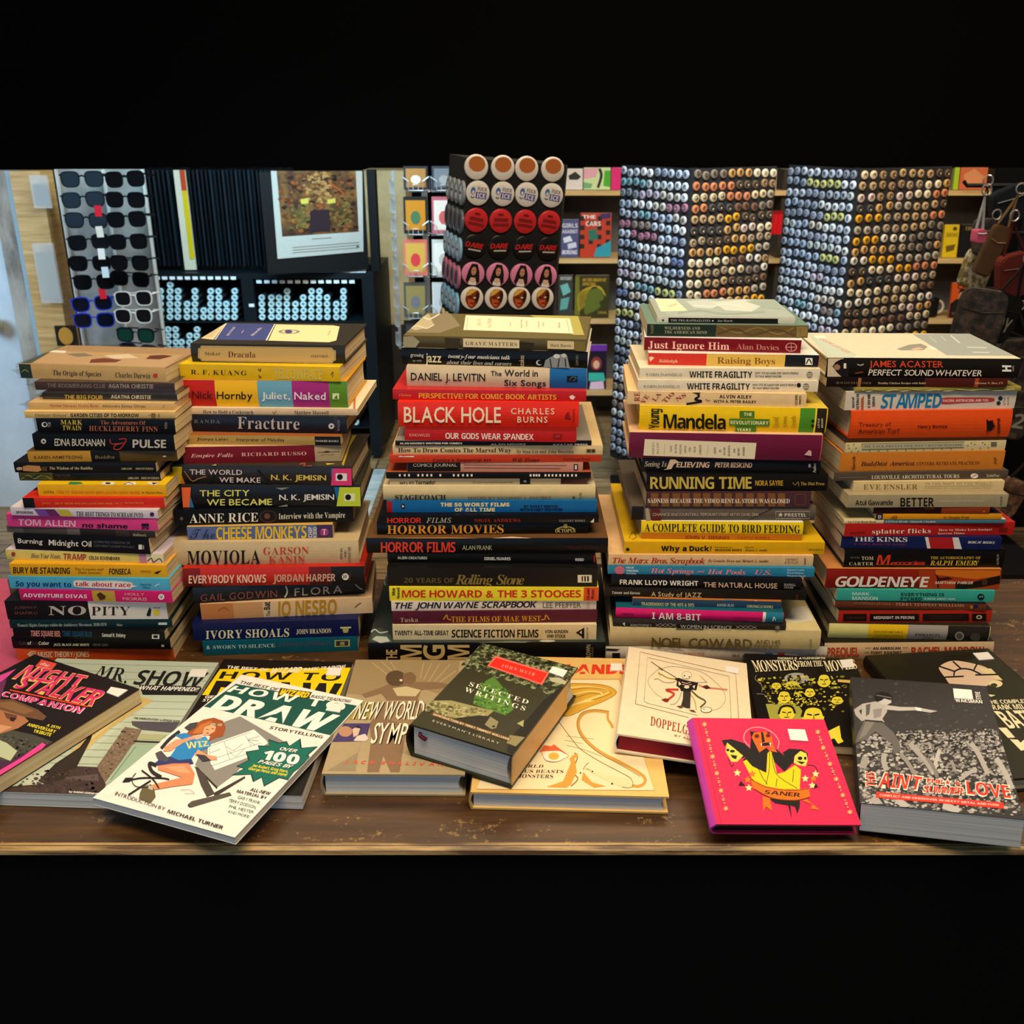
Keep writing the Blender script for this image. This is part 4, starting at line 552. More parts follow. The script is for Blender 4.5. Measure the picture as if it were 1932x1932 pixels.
bk('E','E1',395,1820,410,648,632,'e04e18','very thick orange hardback with maroon lettering',[('S','Treasury of',470,755,502,538,'6a1410'),('S','American Turf',465,830,558,596,'6a1410'),('B','Henry Bomze',993,1253,526,552,'6a1410'),('P',[(1600,470),(1620,490),(1655,480),(1675,530),(1640,575),(1615,570),(1605,600),(1602,540)],'1a0c0a'),('~',[(1650,490),(1675,540),(1655,560)],7,'8a2010'),('^B','AMERPUB',1695,1722,465,600,'4a1410')],d=.155,hard=True)
bk('E','E1',350,1860,235,395,378,'d6cab4','white paperback with huge slanted blue title and red brush stroke',[('P',smooth2([(1205,286),(1400,280),(1640,282),(1670,298),(1640,320),(1400,330),(1205,338)],3,True),'b83c3c'),('N','STAMPED',662,1205,252,376,'1c78a8',.03),('B','RACISM, ANTIRACISM, AND YOU',1215,1615,298,320,'e8d0c4'),('vB','JASON',412,432,275,370,'2a2018'),('vB','REYNOLDS',448,472,250,388,'2a2018'),('P',[(490,290),(515,265),(512,385),(490,388)],'b85a38'),('vB','IBRAM X.',548,572,250,380,'2a2018'),('vB','KENDI',590,612,275,360,'2a2018'),('o',1722,288,20,20,'22303c'),('o',1706,330,18,18,'22303c'),('^S','LITTLE',1750,1765,280,345,'6a5a4a'),('^S','BROWN',1785,1798,275,345,'6a5a4a')],d=.14)
bk('E','E1',440,1905,198,232,222,'9a8c40','thin glittery gold-green booklet',[('~',[(500,215),(560,225),(620,212),(700,226),(780,212),(860,224),(960,212),(1050,224),(1150,212),(1250,222),(1350,210),(1450,220),(1550,208),(1700,218),(1850,206)],8,'d8cc84'),('~',[(480,226),(600,216),(740,228),(900,214),(1100,226),(1300,212),(1500,224),(1750,206)],6,'4a4420')],d=.13)
bk('E','E1',185,1785,112,188,190,'1a0e0c','dark paperback fading to maroon with tan stripe',[('|',1050,1785,'4e1810'),('|',462,490,'a06838'),('R','30 WAYS TO E',268,462,142,160,'8a7458'),('R','COCK',502,582,144,162,'8a7458'),('R','Healthy Chicken Recipes with Balls!',640,1062,144,162,'dcc08c'),('|',1495,1530,'a84020'),('R','Adrienne N. Hew, CN',1495,1745,144,162,'dcc08c')],d=.15)
bk('E','E0',435,1900,1430,1575,1585,'17130f','large black hardback with cream cover and orange lettering',[('P',[(437,1432),(560,1430),(575,1480),(560,1572),(437,1572)],'d8c4a4'),('P',[(478,1495),(500,1462),(540,1440),(600,1432),(600,1575),(545,1572),(510,1540)],'1a1512'),('o',512,1500,24,22,'a87858'),('#',562,582,1470,1510,'e8dcc8'),('M','JAMES ACASTER',757,1318,1450,1498,'e24a2c'),('L','PERFECT SOUND WHATEVER',748,1610,1517,1562,'e8dcc8'),('P',[(1765,1485),(1835,1487),(1835,1500),(1805,1500),(1805,1518),(1835,1518),(1835,1534),(1765,1533),(1765,1520),(1790,1518),(1790,1502),(1765,1500)],'f0ece0'),('^S','headline',1840,1855,1488,1530,'b8b0a0'),('~',[(665,1478),(690,1486),(715,1476)],8,'b8aca0'),('P',[(640,1545),(700,1530),(715,1540),(660,1552)],'6a3a20')],d=.16,hard=True,top='e2d4ba',
  tops=[('P',[(290,1250),(340,1250),(660,1402),(640,1425),(430,1422)],'b8c4b4'),('P',[(1085,1250),(1500,1240),(1895,1415),(1345,1410),(1200,1320)],'98a09a'),('q','S','WHATEVER',[(360,1282),(590,1395),(635,1395),(385,1268)],'d07a68'),('P',[(965,1362),(1060,1330),(1150,1322),(1200,1345),(1170,1370),(1000,1372)],'8a8c80'),('P',[(1070,1362),(1130,1350),(1170,1358),(1110,1372)],'d8a898'),('P',[(1195,1345),(1240,1345),(1278,1368),(1225,1370)],'e8e0d0'),('-',[(1375,1260),(1445,1318)],9,'c8ccc4'),('-',[(1300,1265),(1340,1300)],7,'b8bcb4'),('-',[(1215,1268),(1270,1315)],7,'b8bcb4'),('-',[(1500,1350),(1645,1354)],7,'c8ccc4'),('-',[(1540,1388),(1670,1390)],7,'c8ccc4'),('P',[(330,1262),(410,1260),(440,1282),(360,1284)],'eee6d4')])
for st in 'ABCDE': build_stack(st, TOPZ+.0003)

if 'BOOKDBG' in globals():
    for st in 'ABCDE': print(st, [tuple(round(q, 3) for q in r['out']) for r in STK[st]])
# ================================================================ books lying face up along the front of the table
def flat(q, t, spine, top, look, groups, hard=False, stickers=(), pages=None, bulge=None):
    x, y, a, wd, ln, rx, ry, z = q           # back-left... origin = near left corner of the front cover, slopes rx / ry
    ux = Vector((math.cos(a), math.sin(a), rx)).normalized()
    uy = Vector((-math.sin(a), math.cos(a), ry)); uy = (uy-ux*uy.dot(ux)).normalized(); uz = ux.cross(uy)
    o = Vector((x, y, z)); base = o-uz*t
    root = empty('book', M=Matrix(((ux.x,uy.x,uz.x,base.x),(ux.y,uy.y,uz.y,base.y),(ux.z,uy.z,uz.z,base.z),(0,0,0,1))))
    book_parts(root, ln, wd, t, spine, top, hard, flat=True, pages=pages or PAGESW, bulge=bulge)
    art = None
    for crop, ops in groups:
        def conv(px_, py_, crop=crop):
            p = onplane(*pix(crop, px_, py_), o, uz)-o
            return min(max(p.dot(ux), .0004), wd-.0004), min(max(p.dot(uy), .0004), ln-.0004)
        if art is None: art = Art(conv, lambda u, v, e: (u, v, t+e))
        art.conv = conv; draw_ops(art, ops, 0)
    art.done('cover', root)
    for crop, pts, lines in stickers:
        art.conv = None
        def conv(px_, py_, crop=crop):
            p = onplane(*pix(crop, px_, py_), o, uz)-o; return p.dot(ux), p.dot(uy)
        m = MB(); c = [conv(*p) for p in pts]; e0 = .0011
        m.prism([(u, v, t+.0002) for u, v in c][::-1], (0, 0, e0), mat('f0ece4', .5, 0, 0))
        s = m.build('price_sticker', root)
        a2 = Art(conv, lambda u, v, e: (u, v, t+e0+e)); n = len(lines)
        for i, tx in enumerate(lines):
            f0, f1 = (i+.25)/n, (i+.78)/n
            L = lambda f, g: tuple(((pts[0][j]*(1-g)+pts[1][j]*g)*(1-f)+(pts[3][j]*(1-g)+pts[2][j]*g)*f) for j in (0,1))
            a2.quadtext('S', tx, [L(f0,.12), L(f0,.88), L(f1,.88), L(f1,.12)], 'a8a49c')
        for tm in a2.txt: tm.build('price_print', s, fix=False)
    tag(root, look, 'book', 'books lying face up along the table front')
    return root
def two(font, txt, q, h, back, grow=6):      # outlined lettering: a fatter layer under the letters
    cx = sum(p[0] for p in q)/4; cy = sum(p[1] for p in q)/4
    g = [(x+math.copysign(grow, x-cx), y+math.copysign(grow*.6, y-cy)) for x, y in q]
    return [('q','X',txt,g,back), ('q',font,txt,q,h)]
WHT = 'f2ece0'
flat((-.597,.833,-.05,.2112,.268,0,0,.7668), .0163, 'a8b4a0', 'b4c0ac', 'large pale paperback with weathered boards cover under the black corner book', [('F1',
  [('P',[(380,180),(1930,230),(1600,760),(1150,700),(500,1250),(-400,1330)],'b9c6b4')]+
  [('-',[(-300,y),(700,y+30),(1900,y+60)],5,'8fa090') for y in range(150,1100,62)]+
  [('P',[(1235,530),(1330,560),(960,800),(740,1000),(630,1080),(620,1000),(850,790),(1130,590)],'c9b070'),('P',[(1080,640),(1180,600),(760,930),(700,960)],'d6c48c'),
  ('P',[(1140,740),(1600,752),(1500,840),(1230,815),(1150,775)],'4e4a54'),('P',[(1085,790),(1230,815),(1190,905),(930,1250),(900,1290),(825,1160)],'786654'),('%',[(1080,800),(1200,830),(930,1240),(840,1160)],60,12,('4e4238','94826a')),('P',[(1215,850),(1450,860),(1390,905),(1190,900)],'a8ac84'),('-',[(1160,915),(1420,925)],14,'1e1c1c'),('P',[(1150,945),(1400,940),(1040,1240),(920,1290)],'98b29c'),('-',[(1180,960),(960,1250)],6,'5e7460'),
  ('P',[(-200,1370),(120,1305),(400,1285),(570,1230),(620,1130),(840,1140),(920,1290),(850,1440),(-300,1420)],'40302f'),('P',[(480,1110),(690,970),(810,820),(790,900),(660,1150),(560,1240),(400,1290),(330,1260)],'2a221d'),('P',[(560,1230),(850,1200),(860,1260),(600,1250)],'5a4c4a'),('%',[(250,1180),(800,1150),(850,1400),(100,1400)],70,22,('4c3a3c','332626')),
  ('q','D','MR.',[(880,262),(1130,288),(1095,415),(820,335)],'1c1e1c'),('q','B','SHOW',[(1220,296),(1815,318),(1730,446),(1150,422)],'1c1e1c'),('P',[(1205,425),(1740,440),(1778,462),(1730,516),(1240,512)],'1a1a18'),('q','N','WHAT HAPPENED?!',[(1225,432),(1735,450),(1718,484),(1208,468)],'f0f0ea'),('q','B','THE COMPLETE STORY & EPISODE GUIDE',[(1165,706),(1565,735),(1560,752),(1160,722)],'3a3a38'),('q','N','by NAOMI ODENKIRK',[(600,1345),(870,1366),(865,1384),(598,1361)],'f0ece4')])],
  stickers=[('F1',[(1665,295),(1805,295),(1775,362),(1630,358)],['P 6.95','$ 15.00'])])
flat((-.7159,.8425,-.4684,.1798,.262,0,0,.7868), .0188, '1c1518', '1c1518', 'black paperback with slanted pink title, nearest the left corner', [('F1',
  [('P',[(-300,420),(0,340),(140,285),(60,360),(-20,420),(-300,700)],'d84a9c'),('P',[(-300,520),(0,400),(60,370),(30,470),(0,560),(-300,900)],'6a2c58'),
  ('P',[(-300,840),(0,850),(100,815),(300,860),(485,930),(400,950),(150,1090),(-300,1250)],'45443c'),('%',[(0,850),(470,920),(200,1060),(0,1080)],50,20,('5a5a4e','34332c')),
  ('P',[(-60,600),(0,640),(210,700),(250,740),(160,800),(0,850),(-60,850)],'a8704c'),('P',[(30,660),(150,690),(140,730),(60,720)],'6a4030'),('P',[(90,705),(140,712),(120,745),(85,735)],'2a1a16'),('P',[(0,770),(110,790),(0,840)],'c89470'),('P',[(-100,560),(0,553),(110,550),(330,640),(405,700),(372,735),(210,702),(0,640),(-100,640)],'6a4a34'),('P',[(0,575),(110,570),(300,650),(210,680),(0,615)],'83603f'),
  ('P',[(-50,900),(0,905),(60,930),(150,1000),(90,1085),(0,1050)],'b4be9c'),('P',[(-300,1250),(0,1080),(90,1088),(190,1030),(400,935),(475,925),(0,1235),(-300,1420)],'452544'),('P',[(180,1060),(370,925),(398,945),(362,985),(100,1150),(-100,1270),(-100,1225)],'e64292'),
  ('P',[(360,205),(495,240),(440,310),(305,265)],'e05048'),('q','I','the',[(365,228),(440,245),(420,270),(345,250)],'f4e0d8')]+
  two('B','NIGHT',[(265,255),(765,350),(690,440),(112,365)],'e03a78','f0b868',8)+two('B','STALKER',[(238,348),(945,482),(795,608),(118,448)],'d8306c','f0b868',8)+
  [('-',[(85,470),(765,615)],12,'e0402c')]+two('B','COMPANION',[(42,482),(738,622),(690,672),(15,525)],'d83a80','f4dce4',6)+
  [('q','B','A 25TH',[(415,765),(530,790),(515,812),(402,785)],'e8d83c'),('q','B','ANNIVERSARY',[(250,755),(492,820),(476,846),(234,780)],'e8d83c'),('q','B','TRIBUTE',[(300,812),(452,848),(437,874),(285,836)],'e8d83c')])],
  stickers=[('F1',[(965,448),(1110,475),(1025,535),(925,497)],['P 9.99','$ 20.00'])], pages=PAGES)
flat((-.3804,.8299,-.0461,.1667,.2666,0,0,.7685), .018, '14110e', '14110e', 'black and yellow drawing manual half hidden under the white one', [('F2',
  [('P',[(345,288),(1492,275),(1405,530),(190,512)],'f2d40a'),('q','B','THE BEST OF',[(412,256),(770,282),(755,306),(400,281)],'f4efe4'),('q','N','WIZARD',[(805,278),(1065,268),(1042,316),(780,326)],'f4efe4'),('q','B','BASIC TRAINING',[(1080,278),(1442,250),(1426,275),(1070,304)],'f4efe4'),('q','B','HOW TO',[(368,308),(1410,322),(1375,390),(332,370)],'15110e',.14),('q','X','DRAW',[(315,388),(1410,412),(1340,640),(190,615)],'15110e'),('q','B','GET',[(225,516),(340,518),(320,540),(210,538)],'f0ece0'),('q','B','STARTED',[(205,545),(420,550),(410,572),(192,568)],'f0ece0')])],
  stickers=[('F2',[(1290,280),(1405,285),(1385,350),(1262,345)],['D 6.10','$ 40.00'])])
girl = [('P',[(45,865),(110,780),(200,730),(290,712),(372,740),(396,800),(372,872),(300,890),(245,920),(262,870),(200,850),(130,862),(80,872)],'a2522a'),('P',[(100,850),(180,770),(280,735),(240,790),(180,850)],'c4743a'),('P',[(190,860),(213,795),(270,772),(312,790),(300,832),(252,862),(215,872)],'eaac86'),('o',285,770,24,12,'c8b088'),('o',345,775,20,11,'c8b088'),('-',[(225,812),(250,818)],6,'3a2018'),('-',[(272,806),(292,812)],6,'3a2018'),('o',238,848,12,6,'b83a38'),('o',285,770,14,7,'8a9a94'),('o',345,775,12,6,'8a9a94')]
flat((-.4179,.8045,-.3577,.1679,.2511,.0004,.0015,.7793), .0086, 'eee8de', 'f3ede4', 'white drawing manual with teal banner, lying nearest the table edge', [('F2',
  [('P',[(482,415),(1535,605),(1305,862),(205,612)],'0c5048'),('q','N','THE BEST OF',[(530,386),(862,455),(846,480),(518,412)],'3a3a3a'),('P',[(870,450),(1145,488),(1112,545),(842,515)],'3a3420')]+two('N','WIZARD',[(888,458),(1132,492),(1102,536),(856,508)],'ecca1c','ecca1c',0)+[('q','N','BASIC TRAINING',[(1142,510),(1492,556),(1476,580),(1130,536)],'3a3a3a'),
  ('q','B','HOW TO',[(478,430),(1445,582),(1418,655),(400,482)],'f6f2ec',.14),('q','X','DRAW',[(392,510),(1392,690),(1225,830),(265,622)],'f8f4ee'),('q','B','STORYTELLING',[(790,782),(1242,866),(1230,890),(770,806)],'2a2a2a'),
  ('P',[(385,745),(520,698),(925,930),(760,960),(560,1110),(460,1212),(325,1312),(130,1120),(180,1000),(275,860)],'8b8985'),('P',[(150,1140),(325,1312),(318,1330),(120,1130)],'2a2a2a'),('P',[(240,950),(640,812),(745,905),(762,930),(575,1060),(300,1165),(238,1060)],'f5f1ea')]+[('-',p,3,'5a5856') for p in ([(255,960),(610,835)],[(255,1080),(700,930)],[(380,915),(430,1075)],[(565,862),(615,955)],[(255,960),(260,1100)],[(270,1130),(590,1020)],[(260,1015),(350,985)],[(400,960),(460,1000),(540,940)],[(420,1000),(480,1050),(560,980)],[(590,900),(690,870)],[(590,905),(680,910)],[(590,905),(650,950)])]+
  [('P',[(130,1145),(205,1190),(300,1370),(232,1402),(180,1300)],'4a4440'),('P',[(290,1365),(560,1218),(566,1234),(300,1400)],'3a3532'),('P',[(68,1462),(100,1435),(430,1358),(448,1386),(92,1492)],'55504a'),('P',[(68,1462),(92,1492),(80,1490),(64,1474)],'2a2624')]+
  [('P',[(820+(x-820)*s_,1100+(y-1100)*s_) for x,y in [(1035,900),(1045,978),(1180,966),(1100,1035),(1190,1075),(1060,1112),(1085,1165),(980,1178),(988,1262),(860,1228),(730,1300),(712,1225),(640,1262),(622,1200),(462,1207),(562,1150),(500,1132),(602,1080),(578,1010),(690,992),(680,958),(772,962),(768,905),(860,936),(920,922),(942,962)]],h) for s_,h in ((1.045,'1a1a18'),(1,'0c6a5c'))]+
  two('N','OVER',[(872,965),(1022,987),(1006,1014),(860,992)],'f4efe4','14201c',5)+two('X','100',[(742,990),(1052,1036),(1015,1120),(700,1066)],'f8f4ee','14201c',6)+two('N','PAGES BY',[(692,1076),(988,1126),(966,1154),(670,1102)],'f4efe4','14201c',5)+[('q','N','Joe Kubert, Greg Horn,',[(632,1110),(942,1166),(932,1192),(620,1136)],'e8da24'),('q','N','George Perez and more!',[(602,1138),(938,1196),(922,1222),(590,1162)],'e8da24'),
  ('q','B','ALL-NEW',[(622,1320),(792,1358),(772,1384),(604,1345)],'2a2a2a'),('q','B','MATERIAL BY',[(502,1336),(757,1396),(746,1420),(485,1360)],'2a2a2a')]+[('q','S',t,p,'1a6a5c') for t,p in (('GARY FRANK,',[(508,1388),(706,1440),(700,1465),(496,1413)]),('TERRY DODSON,',[(428,1414),(668,1479),(656,1504),(415,1438)]),('PHIL HESTER',[(432,1468),(643,1521),(636,1545),(420,1491)]),('AND MORE!',[(420,1513),(607,1561),(600,1584),(410,1535)]))]+girl),
  ('F1',[('P',[(1600,800),(1650,762),(1720,750),(1700,800),(1645,830)],'45424c'),('~',[(1560,830),(1470,900),(1400,980)],26,'2c2a32'),('P',[(1520,862),(1610,845),(1680,882),(1790,880),(1832,950),(1790,982),(1700,1010),(1662,1070),(1550,1082),(1478,1050),(1540,960),(1590,905)],'2a88cc'),('P',[(1700,900),(1790,890),(1825,945),(1720,985)],'3c9ad8'),('q','B','WIZ',[(1612,925),(1800,915),(1818,958),(1620,985)],'e8da78'),('P',[(1590,900),(1530,902),(1430,968),(1418,1005),(1480,1002),(1592,930),(1660,905),(1752,884),(1740,864),(1650,880)],'e8a07c'),('P',[(1680,880),(1750,865),(1755,890),(1700,905)],'f0b494'),
  ('P',[(1478,1050),(1550,1082),(1662,1070),(1682,1112),(1560,1132),(1400,1152),(1342,1110),(1380,1078)],'343a74'),('P',[(1370,1132),(1500,1112),(1640,1110),(1692,1200),(1672,1290),(1500,1312),(1330,1342),(1308,1300),(1500,1252),(1580,1232),(1430,1182),(1372,1166)],'dc8c62'),('P',[(1420,1140),(1600,1130),(1660,1200),(1560,1190)],'eaa67e'),('P',[(1240,1312),(1310,1290),(1342,1340),(1352,1400),(1310,1452),(1208,1416),(1214,1370)],'665e44'),('P',[(1290,1300),(1330,1310),(1325,1345),(1285,1330)],'b8b4a4'),
  ('P',[(1348,1022),(1400,1000),(1472,1080),(1442,1102),(1368,1070)],'504d58'),('~',[(1360,1130),(1300,1110),(1320,1180),(1400,1230)],30,'26242a'),('~',[(1070,1270),(1220,1238),(1400,1238),(1470,1250)],13,'1a1a1c'),('P',[(1062,1275),(1090,1235),(1150,1235),(1130,1270)],'1a1a1c'),('~',[(1230,1170),(1330,1250),(1380,1330)],13,'1a1a1c'),('~',[(1180,1195),(1145,1250),(1180,1310),(1290,1322)],7,'1a1a1c'),('~',[(1310,1260),(1200,1330),(1115,1385)],14,'1a1a1c'),('P',[(1720,990),(1800,1040),(1882,1050),(1886,1080),(1800,1085),(1690,1035)],'e8a07c'),('P',[(1700,1030),(1780,1040),(1832,1085),(1760,1095)],'3c3a44'),
  ('~',[(1570,1345),(1640,1340),(1690,1370),(1600,1372)],3,'8a8884'),('q','S','INTRODUCTION BY',[(1012,1355),(1442,1494),(1427,1520),(996,1384)],'3a3a3a'),('q','B','MICHAEL TURNER',[(1465,1510),(1946,1656),(1930,1685),(1450,1538)],'2a2a2a')])],
  stickers=[('F2',[(1300,585),(1415,600),(1385,670),(1262,650)],['P 6.10','$ 40.00'])])
flat((-.1993,.8449,-.0111,.1506,.2332,0,0,.778), .0272, '9c8b6c', 'ac9a76', 'tan hardback with dancer photograph under the forest-covered book', [('F3',
  [('P',[(420,205),(1320,215),(1290,560),(900,420),(560,520),(340,500)],'9a8560')]+[('-',p,7,'b8a478') for p in ([(560,230),(700,340)],[(640,220),(740,310)],[(720,220),(770,300)],[(1010,230),(980,370)],[(1080,235),(1010,380)],[(1150,240),(1050,400)],[(1240,245),(1090,410)],[(1290,300),(1110,430)])]+
  [('P',[(170,1170),(440,1010),(470,880),(430,1080),(420,1172)],'93856a'),('P',[(470,505),(620,455),(700,420),(900,400),(1120,400),(1300,430),(1250,450),(990,470),(960,540),(1010,690),(860,800),(800,1182),(720,1182),(660,1040),(620,1182),(518,1182),(552,900),(540,760),(620,650),(690,560),(640,500),(500,540)],'84694f'),('P',[(680,560),(930,560),(970,690),(870,720),(660,700)],'a08664'),('o',768,368,88,68,'5a4632'),('P',[(830,330),(900,310),(945,350),(940,390),(890,420),(830,410)],'7c5f44'),('o',812,385,13,10,'e0d4b0'),('P',[(740,455),(860,438),(985,470),(940,525),(780,522)],'c8b88c'),('P',[(660,640),(990,650),(880,790),(690,720)],'937a58'),
  ('P',[(405,575),(600,575),(560,725),(360,725)],'a29248'),('P',[(318,760),(548,760),(505,915),(212,920)],'46386a'),('o',330,830,60,46,'b88a70'),('P',[(390,810),(430,790),(460,800),(440,860),(400,880)],'d8b8a0'),('P',[(400,790),(450,780),(470,805),(430,800)],'241c34'),('P',[(430,870),(500,850),(530,890),(500,915),(400,912)],'d8ccc4')]+
  [('q','L','NEW WORLD',[(x+d,y+d2) for x,y in [(445,575),(1025,560),(1000,725),(390,722)]],h,.12) for d,d2,h in ((9,4,'2a241c'),(0,0,'f0e6cc'))]+[('q','L','SYMPHONY',[(x+d,y+d2) for x,y in [(580,752),(1240,765),(1220,940),(545,932)]],h,.1) for d,d2,h in ((9,4,'2a241c'),(0,0,'f0e6cc'))]+[('q','N','JACK SULLIVAN',[(328,1080),(1190,1104),(1184,1130),(320,1106)],'e0503c',.5)])], hard=True)
flat((-.0442,.823,-.0384,.2029,.2753,0,0,.772), .0212, 'c8a060', 'e8be70', 'wide peach-yellow hardback with swirling creature drawing', [('F4',
  [('P',[(560,372),(1420,378),(1724,1342),(180,1330)],'f0dcb0')]+[('-',[(560,372),(1420,378),(1724,1342),(180,1330)],6,'b07a2c'),('q','X','LANDS',[(965,245),(1500,248),(1508,328),(940,326)],'e03a20'),
  ('P',smooth2([(925,690),(985,560),(960,430),(1100,413),(1300,430),(1395,490),(1300,560),(1150,620),(1000,690)],4,True),'d4a436')]+[('~',p,12,'ecd080') for p in ([(980,450),(1150,440),(1330,480),(1200,540),(1000,600)],[(980,520),(1150,480),(1270,500),(1120,560),(970,620)],[(960,620),(1080,580),(1200,560)])]+[('~',p,4,'7a5418') for p in ([(925,690),(985,560),(960,430),(1100,413),(1300,430),(1395,490),(1300,560),(1150,620),(1000,690),(930,690)],[(990,470),(1180,450),(1350,490),(1180,560)],[(980,560),(1160,500),(1260,510)])]+
  [('~',[(1330,665),(1200,650),(1100,680),(1062,770),(1110,880),(1240,1000),(1450,1110),(1620,1210),(1640,1270),(1590,1305),(1530,1300)],26,'cc9840'),('~',[(1320,662),(1320,720),(1350,770),(1360,800)],22,'cc9840'),('~',[(1330,655),(1200,640),(1090,670),(1050,770),(1100,890),(1240,1015),(1440,1125),(1600,1220)],4,'5a4014'),('~',[(890,740),(980,860),(1080,980),(1250,1090),(1420,1180),(1520,1240),(1530,1310),(1440,1310),(1300,1230),(1130,1150)],5,'6a4c1c'),('~',[(960,870),(1200,895)],3,'8a7040'),('~',[(945,905),(1100,935)],3,'8a7040'),('~',[(960,950),(1120,990),(1270,1050)],3,'8a7040'),
  ('P',[(1110,1150),(1300,1210),(1500,1240),(1525,1300),(1440,1312),(1300,1250)],'eed6a4'),('o',1186,1178,8,7,'2a2018'),('o',1356,1284,9,8,'2a2018'),('o',1082,1190,7,7,'2a2018'),('~',[(1030,1015),(1055,1050),(1040,1100),(1010,1180),(1060,1240),(1000,1305)],10,'9a6a20'),('P',[(785,1312),(930,1262),(1000,1100),(985,1070),(1010,1040),(1060,1020),(1056,1050),(1030,1060),(1050,1180),(1000,1290),(960,1318)],'d09a3c'),('P',[(1105,1180),(1180,1270),(1300,1305),(1200,1318),(1090,1250)],'d09a3c'),('~',[(1105,1160),(1130,1120),(1155,1100)],4,'5a4014'),
  ('o',860,1045,112,48,'f6ead0'),('~',[(745,1010),(780,1080),(870,1095),(975,1050)],4,'6a4c1c'),('o',850,1045,46,32,'e8b44c'),('P',[(722,1010),(765,950),(830,960),(850,942),(990,1046),(900,1000),(780,1000)],'d8643a'),
  ('q','R','WORLD',[(520,1115),(765,1120),(757,1145),(505,1140)],'3a2a18'),('q','R','FABULOUS BEASTS',[(330,1158),(937,1164),(932,1192),(318,1186)],'4a2a18'),('q','R','AND MONSTERS',[(380,1200),(848,1205),(842,1236),(366,1230)],'3a2a18')])], hard=True, stickers=[('F4',[(1345,245),(1440,245),(1448,305),(1342,305)],['BOOK','4.98'])])
mu = flat((-.1119,.8766,-.4287,.1237,.1824,-.0358,.0154,.8192), .0402, '1c1a16', '34331f', 'thick dark forest-covered hardback with red label, leaning across its neighbours', [('F4',
  [('%',[(250,40),(1045,290),(900,520),(20,250)],240,26,('23240f','6e7450','4a5230','8c9068','30341c')),('P',[(260,390),(330,350),(470,520),(500,640),(430,690),(150,590),(170,500)],'4e7c2e'),('%',[(230,400),(480,480),(450,680),(160,580)],60,22,('6a9a3c','3c5e22')),
  ('P',[(-40,560),(120,600),(330,650),(200,760),(20,740),(-200,640),(-260,560)],'96905e'),('%',[(-200,560),(300,660),(100,760),(-260,640)],60,24,('b0aa78','6e6a40')),('P',[(440,1000),(480,880),(640,700),(760,560),(880,470),(960,440),(1045,292),(1000,420),(690,900),(500,1070)],'1b1912'),('P',[(-60,720),(200,690),(320,700),(280,820),(120,850),(-50,800)],'26251a'),('P',[(250,770),(300,700),(370,745),(350,800),(310,810)],'8a8462'),('o',328,786,14,8,'1a1814'),('P',[(530,760),(590,730),(585,790)],'a8a468'),('P',[(470,860),(600,880),(520,960),(440,930)],'8a8258'),
  ('P',[(805,362),(900,362),(985,405),(962,428),(830,398)],'b4b08c'),('~',[(760,480),(800,500),(860,470)],14,'7c8060'),('P',[(342,172),(812,318),(748,428),(272,262)],'de6a5c'),('P',[(350,192),(795,325),(738,412),(292,256)],'e0281a'),('q','R','JOHN MUIR',[(405,244),(692,326),(680,347),(394,266)],'f0a898',.35),('q','R','SELECTED',[(128,398),(638,560),(622,594),(112,434)],'e8e4d0',.22),('q','R','WRITINGS',[(88,444),(612,616),(596,652),(72,482)],'e8e4d0',.26)]),
  ('F3',[('P',[(1088,662),(1768,888),(1752,914),(1074,690)],'6a4a1a'),('q','B','INTRODUCTION BY TERRY TEMPEST WILLIAMS',[(1098,672),(1758,892),(1750,908),(1090,688)],'dcccac'),('q','S',"EVERYMAN'S LIBRARY",[(1092,728),(1668,926),(1660,942),(1084,745)],'ccc4ac',.3)])], hard=True, bulge=.006,
  stickers=[('F4',[(842,270),(970,308),(930,364),(806,320)],['P 99.9','$ 36.00'])])
m = MB(); m.box(.1237-.0012, .1237, .001, .1824-.03, .0026, .0376, mat('e4b878')); tag(m.build('jacket_flap', mu), 'cream inner jacket flap')
m = MB(); m.tube([(.016,.004,.030),(.0165,.0015,.028),(.021,.0012,.026),(.024,.002,.025)], .0022, mat('5a0c20')); m.build('bookmark_ribbon', mu)
